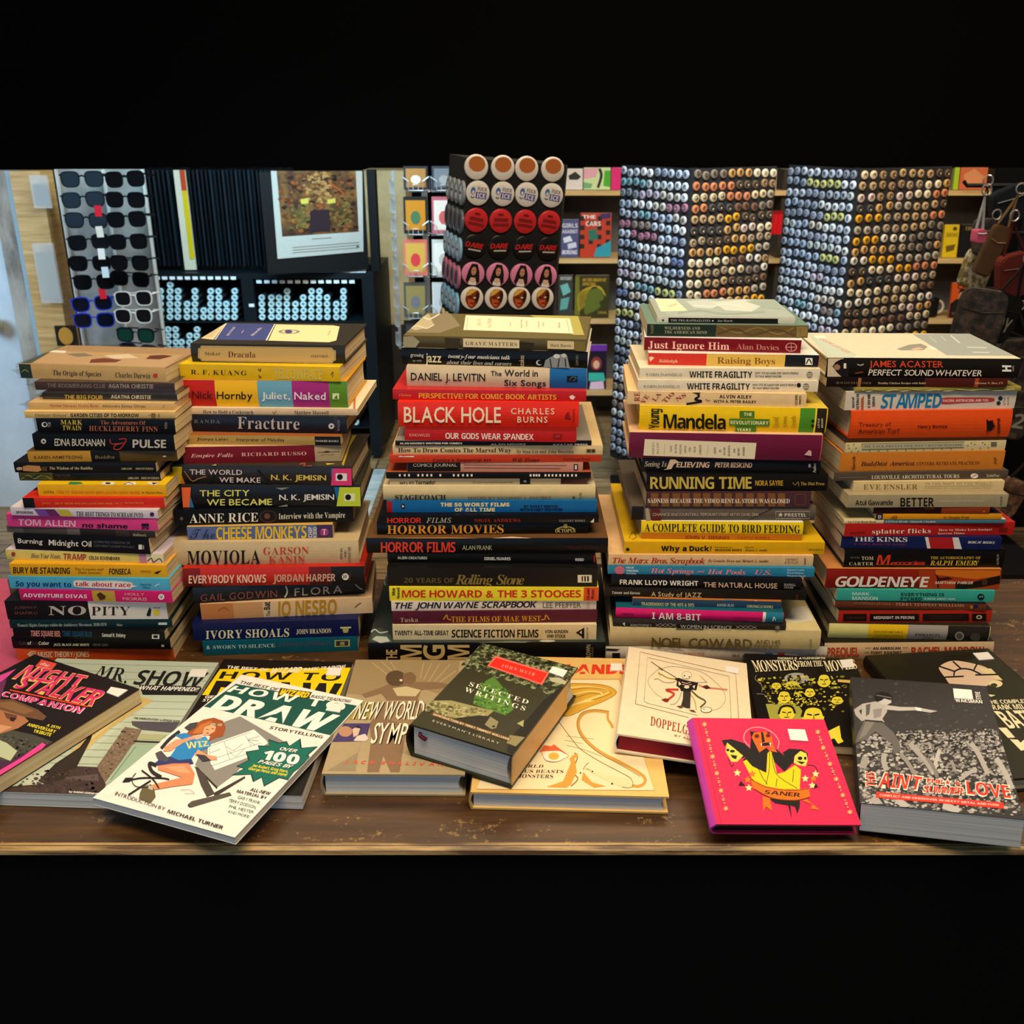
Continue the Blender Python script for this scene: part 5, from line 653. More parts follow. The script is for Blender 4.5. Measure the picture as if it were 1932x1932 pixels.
flat((.1099,.8867,-.1756,.1463,.1894,-.062,.0013,.7992), .0235, 'f0ead8', 'ecdcba', 'cream hardback with red page edges and skeleton figure drawing', [('F7',
  [('-',p,w_,h) for p,w_,h in (([(270,885),(330,208),(1575,495),(1615,1110)],7,'8a3a28'),([(270,885),(960,1062)],7,'8a3a28'),([(380,850),(425,280),(1485,525),(1515,1090)],5,'5a4630'),([(380,850),(430,878),(1080,1036)],5,'5a4630'))]+
  [('~',[(560,440),(450,540),(438,620),(520,740),(620,810)],4,'6a5430'),('~',[(560,440),(720,400),(900,415),(1150,480),(1350,640),(1432,760),(1430,860),(1360,940),(1270,970)],4,'6a5430'),
  ('~',[(830,700),(665,702),(770,755),(690,830),(655,838)],28,'c03a26'),('P',[(600,830),(660,810),(710,830),(690,865),(650,860)],'7a2418'),('~',[(1000,715),(1080,790),(1180,855),(1110,930)],22,'56582a'),('~',[(870,730),(830,830),(780,885),(720,890)],12,'a8a294'),('~',[(985,760),(1040,850),(1060,960)],14,'c0a44c'),('P',[(890,715),(990,715),(982,900),(982,945),(930,942),(860,912),(885,820)],'332e2a'),('P',[(800,915),(870,905),(890,935),(850,945)],'6a4028'),('P',[(960,960),(1030,965),(1060,1000),(1000,990)],'6a4028'),
  ('~',[(800,565),(690,548),(615,505),(565,492)],14,'a4942a'),('~',[(560,470),(600,500),(580,530)],6,'a4942a'),('~',[(790,590),(740,608),(640,605),(560,560),(510,570)],6,'6a5a38'),('~',[(470,335),(640,450),(800,545)],8,'473a24'),('P',[(560,405),(640,445),(610,450)],'5a4c20'),('~',[(1060,610),(1200,605)],6,'8a8474'),('~',[(1090,640),(1180,672),(1320,686),(1465,702)],20,'cc8060'),('P',[(1130,660),(1200,640),(1250,680),(1190,695)],'4a2018'),('~',[(1200,605),(1150,560),(1110,520)],7,'c09048'),
  ('P',[(775,555),(830,548),(930,580),(1085,610),(1060,710),(1010,700),(985,722),(860,718),(845,680),(800,650),(810,590)],'1c1816'),('P',[(830,590),(865,630),(830,650)],'ecdcba'),('P',[(1010,660),(1045,640),(1035,690)],'ecdcba'),('~',[(870,600),(930,620),(990,605)],9,'d0a898'),('~',[(880,630),(935,648),(1000,632)],9,'d0a898'),('o',935,668,34,20,'dcd0b0'),
  ('o',935,515,64,50,'5a4e38'),('o',935,515,60,46,'eee0c0'),('o',905,520,10,9,'2a2018'),('o',968,535,9,8,'2a2018'),('-',[(925,552),(945,556)],5,'5a4a38'),('o',1190,965,76,38,'3a3424'),('o',1190,965,68,32,'eee2c4'),('o',1160,958,8,6,'2a2018'),('q','R','DOPPELGANGER',[(470,1048),(1330,1262),(1318,1372),(460,1165)],'9a2a18',.1),('q','S','BY ALEX',[(780,1285),(1060,1352),(1054,1376),(774,1308)],'8a6a50')])], hard=True, pages=mat('8c0c22', .55), stickers=[('F7',[(1452,398),(1622,434),(1605,500),(1440,468)],['LIMITED','$ 50.00'])])
def stars(l, r, n, crop_r): return [('*',x,y,r,r*.45,8,'f0b078') for x,y in l]
SL = [(915,770),(950,910),(985,1050),(1022,1195),(1058,1345),(1100,1500)]; SR = [(140,838),(187,975),(245,1115),(300,1247),(357,1387),(418,1533)]
dots = lambda L: [('o',(a[0]*(1-f)+b[0]*f),(a[1]*(1-f)+b[1]*f),6 if f != .5 else 11,7 if f != .5 else 14,'f0b078') for a,b in zip(L,L[1:]) for f in (.3,.5,.7)]+[('o',(a[0]+b[0])/2,(a[1]+b[1])/2,5,7,'e0305a') for a,b in zip(L,L[1:])]
flat((.1908,.7645,.0484,.1474,.1286,-.046,.318,.7794), .0165, 'c844ac', 'e02e58', 'square hot pink hardback with skulls and orange banner', [('F5',
  [('-',[(860,705),(1062,1625)],6,'b8204a'),('~',[(1310,960),(1258,900),(1275,830),(1340,795),(1430,800),(1520,850),(1562,920),(1550,980)],7,'f2a4a0'),
  ('P',[(1065,905),(1150,895),(1260,930),(1335,1000),(1300,1040),(1240,1062),(1170,1000),(1110,932),(1090,960)],'1a1614'),('P',[(1112,925),(1180,980),(1252,1040),(1200,1092),(1150,1092),(1120,1040),(1098,1000)],'e2d658'),('o',1158,1000,22,12,'1a1614'),('o',1118,990,14,12,'1a1614'),('P',[(1140,1030),(1200,1040),(1190,1070),(1160,1060)],'1a1614'),('~',[(1120,1060),(1150,1130),(1170,1110),(1150,1140)],6,'5a1420'),
  ('P',[(1595,1012),(1650,978),(1760,985),(1812,1020),(1812,1050),(1740,1002),(1692,1050),(1692,1112),(1630,1080)],'1a1614'),('P',[(1690,1100),(1700,1040),(1750,998),(1800,1020),(1812,1080),(1792,1132),(1730,1122)],'e2d658'),('o',1745,1062,20,16,'1a1614'),('o',1790,1062,12,14,'1a1614'),('P',[(1710,1085),(1790,1095),(1760,1115)],'1a1614'),('~',[(1810,1120),(1870,1130),(1895,1180),(1840,1190)],6,'3a1418'),
  ('P',[(1310,1010),(1320,880),(1310,825),(1330,830),(1480,838),(1512,960),(1682,1100),(1610,1178),(1500,1070),(1472,1192),(1320,1132),(1248,1082)],'1a1614'),('P',[(1345,838),(1440,830),(1500,870),(1512,950),(1547,1010),(1480,998),(1460,965),(1392,1012),(1350,930),(1325,880)],'ea671a'),('P',[(1405,833),(1425,836),(1440,920),(1415,925)],'1a1614'),('o',1370,870,22,20,'8a2c10'),('o',1468,866,22,18,'8a2c10'),('o',1370,870,9,8,'1a1614'),('o',1468,866,9,8,'1a1614'),('P',[(1400,930),(1490,924),(1500,950),(1410,956)],'1a1614'),('P',[(1402,932),(1416,932),(1412,965)],'f4ecd8'),('P',[(1478,928),(1494,928),(1490,962)],'f4ecd8'),('P',[(1440,955),(1480,955),(1492,1012),(1470,990)],'d84a50'),
  ('P',[(1250,1090),(1280,1074),(1330,1132),(1452,1190),(1462,1020),(1480,1002),(1500,1012),(1545,1200),(1610,1182),(1700,1122),(1752,1162),(1742,1332),(1600,1332),(1400,1302),(1330,1242)],'e4d214')]+[('~',p,5,'2a2410') for p in ([(1480,1010),(1478,1150),(1450,1290)],[(1500,1020),(1540,1200),(1720,1325)],[(1380,1150),(1420,1230),(1460,1290)],[(1545,1240),(1535,1310)],[(1690,1160),(1680,1270)])]+
  [('*',x,y,34,16,5,h) for x,y,h in ((1200,1190,'f0e49a'),(1290,1250,'f07a24'),(1300,1320,'f0e49a'),(1330,1200,'f07a24'),(1790,1240,'f0e49a'),(1850,1300,'f0e49a'),(1880,1200,'f0e49a'),(1860,1240,'f07a24'))]+[('P',[(1230,1260),(1210,1300),(1270,1300)],'1a1614'),('P',[(1880,1280),(1900,1310),(1860,1330)],'1a1614'),('P',[(1480,1415),(1742,1425),(1742,1480),(1722,1542),(1700,1482),(1660,1470),(1672,1582),(1640,1470),(1530,1452)],'1a1614'),
  ('P',[(1310,1240),(1450,1308),(1650,1340),(1822,1325),(1832,1402),(1700,1432),(1500,1412),(1340,1330)],'f07416'),('P',[(1420,1392),(1482,1410),(1502,1522),(1450,1482),(1425,1522)],'f07416'),('P',[(1760,1430),(1802,1420),(1915,1512),(1840,1502),(1850,1462)],'f07416'),('~',[(1315,1245),(1450,1312),(1650,1345),(1822,1330)],6,'8a3408'),('~',[(1345,1328),(1500,1408),(1700,1428),(1830,1400)],6,'8a3408'),('q','B','SANER',[(1442,1340),(1752,1365),(1746,1402),(1434,1372)],'1c1410')]+stars(SL,26,8,0)+dots(SL)),
  ('F6',stars(SR,26,8,0)+dots(SR))], hard=True, pages=mat('15110f', .6), bulge=.005, stickers=[('F5',[(1635,812),(1785,818),(1815,918),(1660,908)],['09/14','RARE!','$ 12.50'])])
face = lambda x, y, a, b: [('o',x,y,a,b,'e6d840'),('-',[(x-a*.55,y-b*.2),(x-a*.12,y-b*.1)],b*.16,'15120c'),('-',[(x+a*.12,y-b*.1),(x+a*.55,y-b*.2)],b*.16,'15120c'),('~',[(x,y-b*.1),(x+a*.1,y+b*.25),(x-a*.05,y+b*.28)],b*.08,'4a4010'),('-',[(x-a*.3,y+b*.55),(x+a*.3,y+b*.52)],b*.13,'4a2c10'),('~',[(x-a,y+b*.1),(x-a*.7,y-b*.8),(x,y-b*1.05),(x+a*.7,y-b*.8),(x+a,y)],b*.3,'15120c')]
flat((.2795,.9269,-.1166,.1395,.1982,0,0,.7617), .0110, '15120f', '141110', 'black film paperback with crowded yellow faces', [('F8',
  [('P',[(440,872),(900,858),(965,930),(1100,1150),(700,1160),(520,1160)],'a6a648'),('o',910,482,190,84,'a4a49c'),('P',[(770,440),(830,430),(830,560),(775,572)],'15120c'),('P',[(905,440),(950,430),(970,480),(985,550),(920,545)],'15120c'),('P',[(700,560),(840,520),(950,560),(940,590),(760,600)],'d8cc44'),
  ('%',[(300,420),(1650,420),(1680,1000),(480,860)],80,34,('15120c','d8cc44','8a8228')),('%',[(420,560),(1000,600),(1300,900),(700,860)],70,18,('e6d840','15120c'))]+face(720,768,105,95)+face(1110,700,85,70)+face(1325,520,105,100)+face(1525,820,95,62)+face(760,1020,125,110)+face(1160,1060,170,140)+face(600,600,80,50)+
  [('P',[(1530,505),(1720,515),(1720,560),(1535,545)],'d8b860'),('P',[(1330,1320),(1560,1205),(1585,1390),(1622,1452),(1540,1484),(1480,1400),(1390,1442)],'e6d840'),('P',[(1410,1470),(1450,1400),(1500,1470)],'15120c'),('~',[(300,440),(280,500),(380,600),(380,700)],6,'a8a49a'),('~',[(300,725),(420,740),(490,840)],6,'a8a49a'),
  ('q','B','THOMAS G. AYLESWORTH',[(615,170),(1342,168),(1336,198),(610,201)],'f0e8c8'),('q','D','MONSTERS',[(212,214),(902,210),(938,356),(285,392)],'f2e8bc',.02),('q','D','FROM',[(912,226),(1130,222),(1152,310),(930,314)],'f2e8bc',.02),('q','D','THE',[(1152,222),(1286,222),(1306,302),(1166,312)],'f2e8bc',.02),('q','D','MOVIES',[(1302,222),(1782,205),(1850,340),(1362,388)],'f2e8bc',.02),('q','B','$1.00',[(1650,147),(1772,144),(1777,168),(1656,171)],'e8e0c4')])], pages=PAGES,
  stickers=[('F8',[(1560,215),(1752,200),(1790,318),(1610,330)],['P 6.95','$ 30.00'])])
flat((.4824,.8452,.1139,.1693,.262,0,0,.768), .0176, '15130f', '1f1d13', 'large black hardback with round window picture at far right', [('F9',
  [('P',[(1030,300),(1640,130),(2400,900),(2500,1500),(1900,1500),(1450,700)],'2b2918'),('P',smooth2([(972,290),(1060,235),(1180,220),(1400,262),(1510,300),(1600,370),(1690,440),(1600,440),(1480,520),(1290,497),(1110,492),(1040,412),(985,340)],3,True),'dcc0a6'),('P',[(1400,300),(1560,310),(1650,400),(1690,440),(1620,430)],'e4d29a')]+[('-',p,17,'15130f') for p in ([(1125,226),(1220,312)],[(975,285),(1150,342)],[(1036,407),(1250,397)],[(1400,258),(1362,328)],[(1380,382),(1640,376)])]+[('~',[(1138,392),(1150,340),(1222,312),(1330,322),(1445,375)],17,'15130f'),('o',1612,482,76,40,'e8d8a4'),('o',1590,500,40,24,'3a3520'),('P',[(1510,600),(1610,610),(1560,630)],'e0d8b0'),
  ('~',[(205,255),(185,300),(175,330)],7,'b8b0a0'),('~',[(240,300),(225,340),(215,370)],7,'b8b0a0'),
  ('q','B','THE COMPLETE',[(1500,668),(1990,655),(2020,698),(1525,712)],'e8e0b8'),('q','B','FRANK MILLER',[(1520,722),(2050,708),(2090,764),(1550,778)],'e8e0b8'),('q','B','BATMAN',[(1585,792),(2250,770),(2420,960),(1770,988)],'e8e0b8',.04),('P',[(1640,980),(1732,980),(1832,1092),(1752,1096)],'e8e0b8'),('P',[(1770,1110),(1862,1116),(1892,1150),(1940,1108),(2040,1200),(1900,1242)],'e8e0b8')])], hard=True, pages=PAGES, stickers=[('F9',[(1350,142),(1522,130),(1592,206),(1422,220)],['P 19.9','$ 50.00'])])
G = ('b4b0ac','8a8682','565352')
flat((.3377,.7824,-.2665,.1452,.218,.0754,.0681,.790), .0345, '1f2340', '2a2829', 'thick grey concert-photo paperback with red title, nearest the right corner', [('F6',
  [('P',[(400,340),(1610,440),(1700,830),(480,800)],'333132'),('%',[(430,380),(1600,450),(1680,820),(480,780)],36,20,('403e3f','4a4848')),('%',[(480,860),(1750,830),(1920,1560),(520,1480)],420,22,('1a1919','3c3a3a','6e6b69','959290','b4b1ad')),('%',[(700,830),(1720,800),(1750,1000),(800,1010)],170,15,('141313','7c7977','a4a19d'))]+
  [('~',p,w_,h) for p,w_,h in (([(940,930),(1000,1000),(1080,1090),(1150,1200)],40,'a09c98'),([(1200,990),(1170,1080),(1150,1200)],34,'b8b4b0'),([(1470,930),(1540,1030),(1620,1200)],42,'a8a49f'),([(860,1020),(930,1110),(990,1210)],34,'8c8884'),([(720,1020),(715,1090),(740,1170)],46,'a4a09c'),([(1690,1060),(1770,1190),(1830,1330)],44,'b0aca8'),([(1520,1150),(1440,1200),(1370,1250)],34,'a8a4a0'),([(560,1050),(530,1150)],60,'98948f'),([(1090,1060),(1140,1130),(1180,1230)],30,'7c7875'),([(1300,1080),(1340,1180)],26,'918d89'),([(620,1400),(680,1480)],70,'a8a4a0'),([(830,1420),(930,1500)],60,'b4b0ac'),([(1230,1470),(1380,1530)],60,'b8b4b0'))]+
  [('P',[(530,590),(455,640),(470,690),(522,742),(548,735),(500,650),(560,622)],'a8a5a1'),('P',[(545,735),(700,750),(800,840),(850,920),(862,1000),(800,1030),(790,940),(640,830),(560,900),(470,930),(490,850)],'605d5b'),('P',[(560,740),(640,745),(560,860),(500,900)],'7a7774'),('P',[(530,590),(640,570),(700,578),(745,608),(742,662),(702,722),(722,750),(590,737),(548,735),(520,700)],'aeaba7'),('P',[(560,600),(600,590),(590,680),(560,700)],'5a5856'),('P',[(620,640),(700,630),(690,700),(630,720)],'8a8784'),('P',[(720,600),(860,618),(990,620),(1060,632),(1182,655),(1120,668),(990,648),(850,652),(740,642)],'b8b5b1'),('P',[(985,618),(1040,628),(1040,655),(1000,650)],'e4e2de'),('-',[(550,735),(705,748)],14,'2a2828'),('P',[(655,560),(700,540),(775,552),(782,580),(742,602),(690,592)],'c0bdb9'),('P',[(632,548),(640,500),(700,484),(760,500),(792,532),(770,560),(720,545),(690,565),(655,575)],'191818'),('-',[(650,515),(780,540)],9,'6a6866'),
  ('P',[(650,1355),(1752,1450),(1758,1502),(645,1406)],'e43226'),('q','B','CONFLICT AND CROSSOVER IN HEAVY METAL AND PUNK',[(680,1374),(1718,1463),(1718,1480),(678,1392)],'f2d4c4',.12)]+
  two('B','THIS',[(563,1304),(558,1178),(632,1190),(648,1312)],'e0301c','f0ead8',9)+two('B',"AIN'T",[(695,1184),(1052,1225),(1022,1340),(672,1310)],'e0301c','f0ead8',11)+two('B','THE',[(1075,1236),(1226,1254),(1226,1290),(1070,1276)],'e0301c','f0ead8',8)+two('B','SUMMER',[(1066,1300),(1412,1322),(1406,1382),(1056,1356)],'e0301c','f0ead8',8)+two('B','OF',[(1338,1306),(1334,1262),(1376,1266),(1384,1312)],'e0301c','f0ead8',6)+two('B','LOVE',[(1428,1260),(1792,1302),(1822,1412),(1440,1374)],'e0301c','f0ead8',11)+[('*',1268,1276,46,20,5,'f0ead8'),('*',1268,1276,26,11,5,'e0301c'),
  ('q','B','WAKSMAN',[(1326,546),(1566,560),(1572,590),(1340,576)],'ece8e0'),('q','B','STEVE',[(1516,552),(1505,488),(1548,490),(1560,556)],'ece8e0')])],
  stickers=[('F6',[(1315,462),(1476,475),(1490,556),(1326,545)],['09/23','$ 30.00'])])
# ================================================================ the shop behind the table
def X(px, py, Y): return at(px, py, Y).x
def Z(py, Y): return at(966, py, Y).z
def box_obj(name, x0, x1, y0, y1, z0, z1, material, parent=None):
    m = MB(); m.box(x0, x1, y0, y1, z0, z1, material); return m.build(name, parent)
# -- half-height partition and door at the far left
YD = 3.6; zt = Z(322, YD)
DOORW = noisemat('white_door_paint', [(.3,'c4ccd0'),(.6,'d8e0e4')], (1,1,1), 5, 4, .5)
struct(box_obj('door_1', X(-420,500,YD), X(14,500,YD), YD+.02, YD+.06, 0, zt, DOORW))
m = MB(); m.lathe([(.0,0),(.016,.004),(.016,.02),(.03,.03),(.033,.05),(.022,.064),(0,.068)], mat('c8b890',.3,.7,0), 16, Matrix.Translation((X(-6,615,YD),YD+.02,Z(612,YD)))@Matrix.Rotation(math.pi/2,4,'X')); struct(m.build('door_1_knob', smooth=True))
struct(box_obj('trim_1', X(15,500,YD), X(47,500,YD), YD-.02, YD+.06, 0, zt, noisemat('rough_grey_jamb', [(.35,'6a6258'),(.5,'a89c8c'),(.65,'b8b0a0')], (1,1,.3), 12, 6, .8)))
struct(box_obj('trim_2', X(48,500,YD), X(57,500,YD), YD-.03, YD+.06, 0, zt, mat('9fb4bc')))
struct(box_obj('trim_3', X(58,500,YD), X(114,500,YD), YD-.04, YD+.06, 0, zt, PINE))
POCK = nodemat('clear_sign_holder', lambda nt, b: (b.inputs['Base Color'].__setattr__('default_value', (.8,.8,.78,1)), b.inputs['Roughness'].__setattr__('default_value', .15), b.inputs['Alpha'].__setattr__('default_value', .35)))
for k, (x0, x1, y0, y1, h, lb) in enumerate(((70,102,330,392,'8a9490','upper clear sign holder on the pine post'),(84,122,458,570,'a8a898','lower clear sign holder on the pine post'))):
    r = empty('sign_holder', (X(x0,y1,YD-.05), YD-.06, Z(y1,YD-.05))); wq = X(x1,y1,YD-.05)-r.location.x; hq = Z(y0,YD-.05)-r.location.z
    box_obj('holder', 0, wq, -.012, 0, 0, hq, POCK, r); box_obj('paper', .004, wq-.006, -.004, -.002, .01, hq-.03, mat(h), r)
    tag(r, lb, 'sign holder')
r = empty('framed_card', (X(104,655,3.5), 3.52, Z(655,3.5))); wq = X(142,655,3.5)-r.location.x; hq = Z(617,3.5)-r.location.z
box_obj('frame', 0, wq, 0, .012, 0, hq, mat('2a2018'), r); m = MB(); m.add([(wq/2+wq*.36*math.cos(a), -.001, hq*.5+hq*.44*math.sin(a)) for a in [k*.3142 for k in range(20)]], [tuple(range(20))], mat('c8903a')); m.build('picture', r, fix=False)
tag(r, 'small dark framed card with orange oval under the sunglasses', 'card')
# -- sunglasses rack
YS = 3.42
rk = empty('sunglasses_rack', (X(190,668,YS), YS+.03, 0)); x0, x1, zb_, zt_ = X(104,500,YS)-rk.location.x, X(270,500,YS)-rk.location.x, Z(672,YS), Z(322,YS)
PLAST = noisemat('frosted_acrylic', [(.35,'7c7872'),(.55,'9c9890'),(.7,'aeaaa2')], (1,1,.5), 9, 4, .25)
box_obj('panel', x0, x1, .095, .103, zb_, zt_, PLAST, rk)
for xx in (x0, (x0+x1)/2+.01, x1-.006): box_obj('rail', xx, xx+.006, .08, .095, zb_, zt_, mat('c8c6c0',.2), rk)
box_obj('post', -.015, .015, .104, .125, 0, zb_+.1, BLACKM, rk); m = MB(); m.lathe([(.16,0),(.16,.012),(.02,.02),(.016,.03)], BLACKM, 24); m.build('base', rk).location.z = .001
tag(rk, 'frosted acrylic sunglasses rack beside the pine post', 'display rack')
def lens_outline(cx, w_, h_, n=18):
    out = []
    for k in range(n):
        a = 2*math.pi*k/n; c, s = math.cos(a), math.sin(a)
        x = math.copysign(abs(c)**.55, c)*w_/2*(1-.14*(s < 0)*abs(s)); z = math.copysign(abs(s)**.6, s)*h_/2
        out.append((cx+x, z))
    return out
SGT = {}
def sunglasses(style, loc, rz, roll, label, tagc=None):
    fr, ln = style
    if style not in SGT:
        r = empty('sunglasses'); fm, lm = mat(fr, .25, 0, 0), mat(ln, .06, 0, 0, 90, .35)
        f = MB()
        for s in (-1, 1):
            o = lens_outline(s*.037, .060, .052); i = lens_outline(s*.037, .053, .045)
            n = len(o); P = [(x, y, z) for y in (-.003, .001) for ring in (o, i) for x, z in ring]
            fs = []
            for k in range(n):
                j = (k+1) % n
                fs += [(k,j,n+j,n+k),(2*n+k,3*n+k,3*n+j,2*n+j),(k,2*n+k,2*n+j,j),(n+k,n+j,3*n+j,3*n+k)]
            f.add(P, fs, fm)
        f.tube([(-.009,-.001,.008),(0,-.002,.012),(.009,-.001,.008)], .0028, fm, 6); f.build('frame', r)
        for s in (-1, 1):
            l = MB(); pts = lens_outline(s*.037, .054, .046); l.prism([(x, -.0015, z) for x, z in pts], (0,.002,0), lm); l.build('lens', r)
            t_ = MB(); t_.tube([(s*.067,0,.014),(s*.070,.008,.014),(s*.069,.05,.012),(s*.064,.085,.006),(s*.03,.098,.004)], [.003,.003,.0024,.0024,.003], fm, 6); t_.build('temple', r)
        SGT[style] = r
    else:
        src = SGT[style]; r = src.copy(); COL.objects.link(r)
        for ch in src.children:
            c = ch.copy(); COL.objects.link(c); c.parent = r
            if ch.name.startswith('price_tag'): bpy.data.objects.remove(c)
    r.location = loc; r.rotation_euler = (0, roll, rz)
    if tagc:
        t_ = box_obj('price_tag', .030, .052, -.0075, -.0065, .014, .05, mat(tagc,.5,0,0), r)
    tag(r, label, 'sunglasses', 'sunglasses on the acrylic rack'); return r
BK, BL_, WH_, GR = ('0a0a0b','0c0d10'), ('2038b0','0e1220'), ('d8d4cc','141416'), ('101214','123a30')
NTH = 'topmost second third fourth fifth sixth seventh eighth ninth lowest'.split()
c1 = [(155,338,BK,None),(157,377,BK,None),(163,416,BK,'c81c30'),(168,457,BK,'d8d4c8'),(170,497,BK,'e0e0dc'),(178,532,BK,'c8d8e4'),(174,573,BL_,'c81c30'),(178,604,BL_,None)]
c2 = [(236,338,BK,None),(237,377,BK,None),(239,414,BK,None),(242,456,BK,None),(245,496,BK,None),(246,526,('0a0a0b','050506'),None),(252,563,WH_,None),(252,596,WH_,None),(256,632,GR,None),(262,662,('15183a','0a0c18'),None)]
for col, L in (('left', c1), ('right', c2)):
    for i, (a, b, stl, tg) in enumerate(L):
        nm = {BK:'black sunglasses',BL_:'blue framed sunglasses',WH_:'white framed sunglasses',GR:'dark sunglasses with green mirror lenses'}.get(stl, 'dark wraparound sunglasses' if i < 8 else 'navy sunglasses')
        p = at(a, b, YS)
        sunglasses(stl, p, math.radians(14 if col == 'left' else -4), math.radians(random.uniform(-3, 5)), '%s, %s in the %s column of the acrylic rack' % (nm, NTH[i], col), tg)
# -- poster cabinet with rolled posters
YC = 4.2; DC = .55; NAVY = mat('0d1418', .5)
cb = empty('poster_cabinet', (X(485,520,YC), YC, 0)); ox = cb.location.x
zT = Z(516,YC); xs = [X(262,560,YC)-ox, X(457,560,YC)-ox, X(480,560,YC)-ox, X(706,560,YC)-ox]
box_obj('top_panel', xs[0], xs[3], 0, DC, zT-.022, zT, NAVY, cb); box_obj('back_panel', xs[0], xs[3], DC-.02, DC-.005, .1, zT-.022, MATTE, cb)
for a, b in ((xs[0]-.012, xs[0]+.008), (xs[1], xs[2]), (xs[3]-.05, xs[3])): box_obj('side_panel', a, b, .001, DC-.02, .02, zT-.022, NAVY, cb)
SH = [Z(607,YC), Z(715,YC), Z(806,YC)]
for zz in SH:
    for a, b in ((xs[0]+.008, xs[1]), (xs[2], xs[3]-.05)): box_obj('shelf', a, b, .004, DC-.02, zz-.006, zz, NAVY, cb)
tags_ = [(282+14.4*k, 524.5) for k in range(12)]+[(489+14.6*k, 531.5) for k in range(13)]+[(475, 576)]
for a, b in tags_:
    q = at(a, b, YC); box_obj('label_tag', q.x-ox-.011, q.x-ox+.011, -.003, -.0005, q.z-.0065, q.z+.0065, mat('e8f0f0',.5,0,0), cb)
tag(cb, 'black cabinet of cubbyholes full of rolled posters', 'cabinet')
m = MB(); m.lathe([(.0135,.012),(.0135,.40),(.0045,.40),(.0045,.012)], mat('2c353a',.5,0,0), 14); m.lathe([(.0136,.012),(.0138,.0),(.0105,-.002),(.0045,.0),(.0045,.012)], mat('b4d4da',.45,0,0), 14); roll0 = m.build('poster_roll'); used = [False]  # shade between the rolls painted into the dark tube sides; ends stay pale
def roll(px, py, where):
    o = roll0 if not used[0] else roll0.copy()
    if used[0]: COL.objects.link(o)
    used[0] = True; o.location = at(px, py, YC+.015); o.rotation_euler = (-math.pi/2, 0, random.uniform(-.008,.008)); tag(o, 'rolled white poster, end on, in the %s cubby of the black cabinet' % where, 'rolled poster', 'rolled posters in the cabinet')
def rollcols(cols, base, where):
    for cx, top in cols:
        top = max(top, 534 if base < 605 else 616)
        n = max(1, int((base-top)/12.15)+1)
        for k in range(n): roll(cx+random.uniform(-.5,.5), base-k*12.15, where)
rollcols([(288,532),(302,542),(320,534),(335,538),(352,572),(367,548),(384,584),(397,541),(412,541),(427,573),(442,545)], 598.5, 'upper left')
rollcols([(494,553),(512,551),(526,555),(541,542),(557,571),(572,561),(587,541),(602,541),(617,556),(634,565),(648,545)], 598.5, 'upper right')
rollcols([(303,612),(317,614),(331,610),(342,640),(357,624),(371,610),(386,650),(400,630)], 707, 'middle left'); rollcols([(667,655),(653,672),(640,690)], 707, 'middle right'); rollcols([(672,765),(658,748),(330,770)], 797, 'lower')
s = MB(); a_ = at(575,527,YC+.02); b_ = at(690,514,YC+.02); s.prism([(a_.x,YC+.02,zT+.0006),(b_.x,YC+.02,zT+.0006),(b_.x-.01,YC+.11,zT+.0006),(a_.x+.02,YC+.11,zT+.0006)], (0,0,.003), mat('d0d8d8')); tag(s.build('price_sign'), 'white printed sign lying on the cabinet top', 'sign')
# -- flip rack of black poster wings above the cabinet
YW = 4.22; zt = Z(322, YW)
fl = empty('poster_flip_rack', (X(485,500,YW), YW+.06, zT)); fx, fz = fl.location.x, zT
for k, pxx in enumerate(list(range(264, 326, 9))+list(range(358, 506, 8))):
    a = X(pxx,420,YW)-fx; ang = random.uniform(-.05,.05); m = MB()
    m.prism([(a-.004,0,.02),(a+.004,0,.02),(a+.004+ang,.3,.02),(a-.004+ang,.3,.02)], (0,0,zt-fz-.02), mat('10161b' if k % 3 else '1b242b', .35)); m.build('wing', fl)
m = MB(); a, b = X(330,420,YW)-fx, X(352,420,YW)-fx; m.box(a, b, -.004, .01, .005, zt-fz, mat('d8ceb4')); m.build('cream_wing', fl)
m = MB(); m.box(a+(b-a)*.55, b-.001, -.006, -.0042, .05, zt-fz, mat('d8b818')); m.box(a+(b-a)*.55, b-.001, -.0065, -.0061, zt-fz-.08, zt-fz, mat('c04020')); m.build('poster_edge', fl)
box_obj('bottom_rail', X(262,500,YW)-fx, X(700,500,YW)-fx, .04, .09, .0005, .02, BLACKM, fl); box_obj('end_post', X(692,420,YW)-fx, X(708,420,YW)-fx, .0, .06, 0, zt-fz, BLACKM, fl)
m = MB(); p0, p1 = at(504,500,4.08), at(694,484,4.24); pz = zT+.012
m.prism([(p0.x-fx,p0.y-fl.location.y,.012),(p1.x-fx,p1.y-fl.location.y,.012),(p1.x-fx,p1.y-fl.location.y+.012,.012),(p0.x-fx,p0.y-fl.location.y+.012,.012)], (0,0,zt-zT-.012), BLACKM); m.build('front_wing', fl)
tag(fl, 'black flip rack of upright poster wings standing on the cabinet', 'display rack')
pr = empty('movie_poster', p0, math.atan2(p1.y-p0.y, p1.x-p0.x)); L_ = (p1-p0).to_2d().length if hasattr(p1-p0,'to_2d') else math.hypot(p1.x-p0.x, p1.y-p0.y)
pn = Vector((math.sin(pr.rotation_euler.z), -math.cos(pr.rotation_euler.z), 0)); pu = Vector((math.cos(pr.rotation_euler.z), math.sin(pr.rotation_euler.z), 0)); po = p0+pn*.004; pr.location = po
cv = lambda a, b: ((onplane(*pix('G2', a, b), po, pn)-po).dot(pu), (onplane(*pix('G2', a, b), po, pn)-po).z)
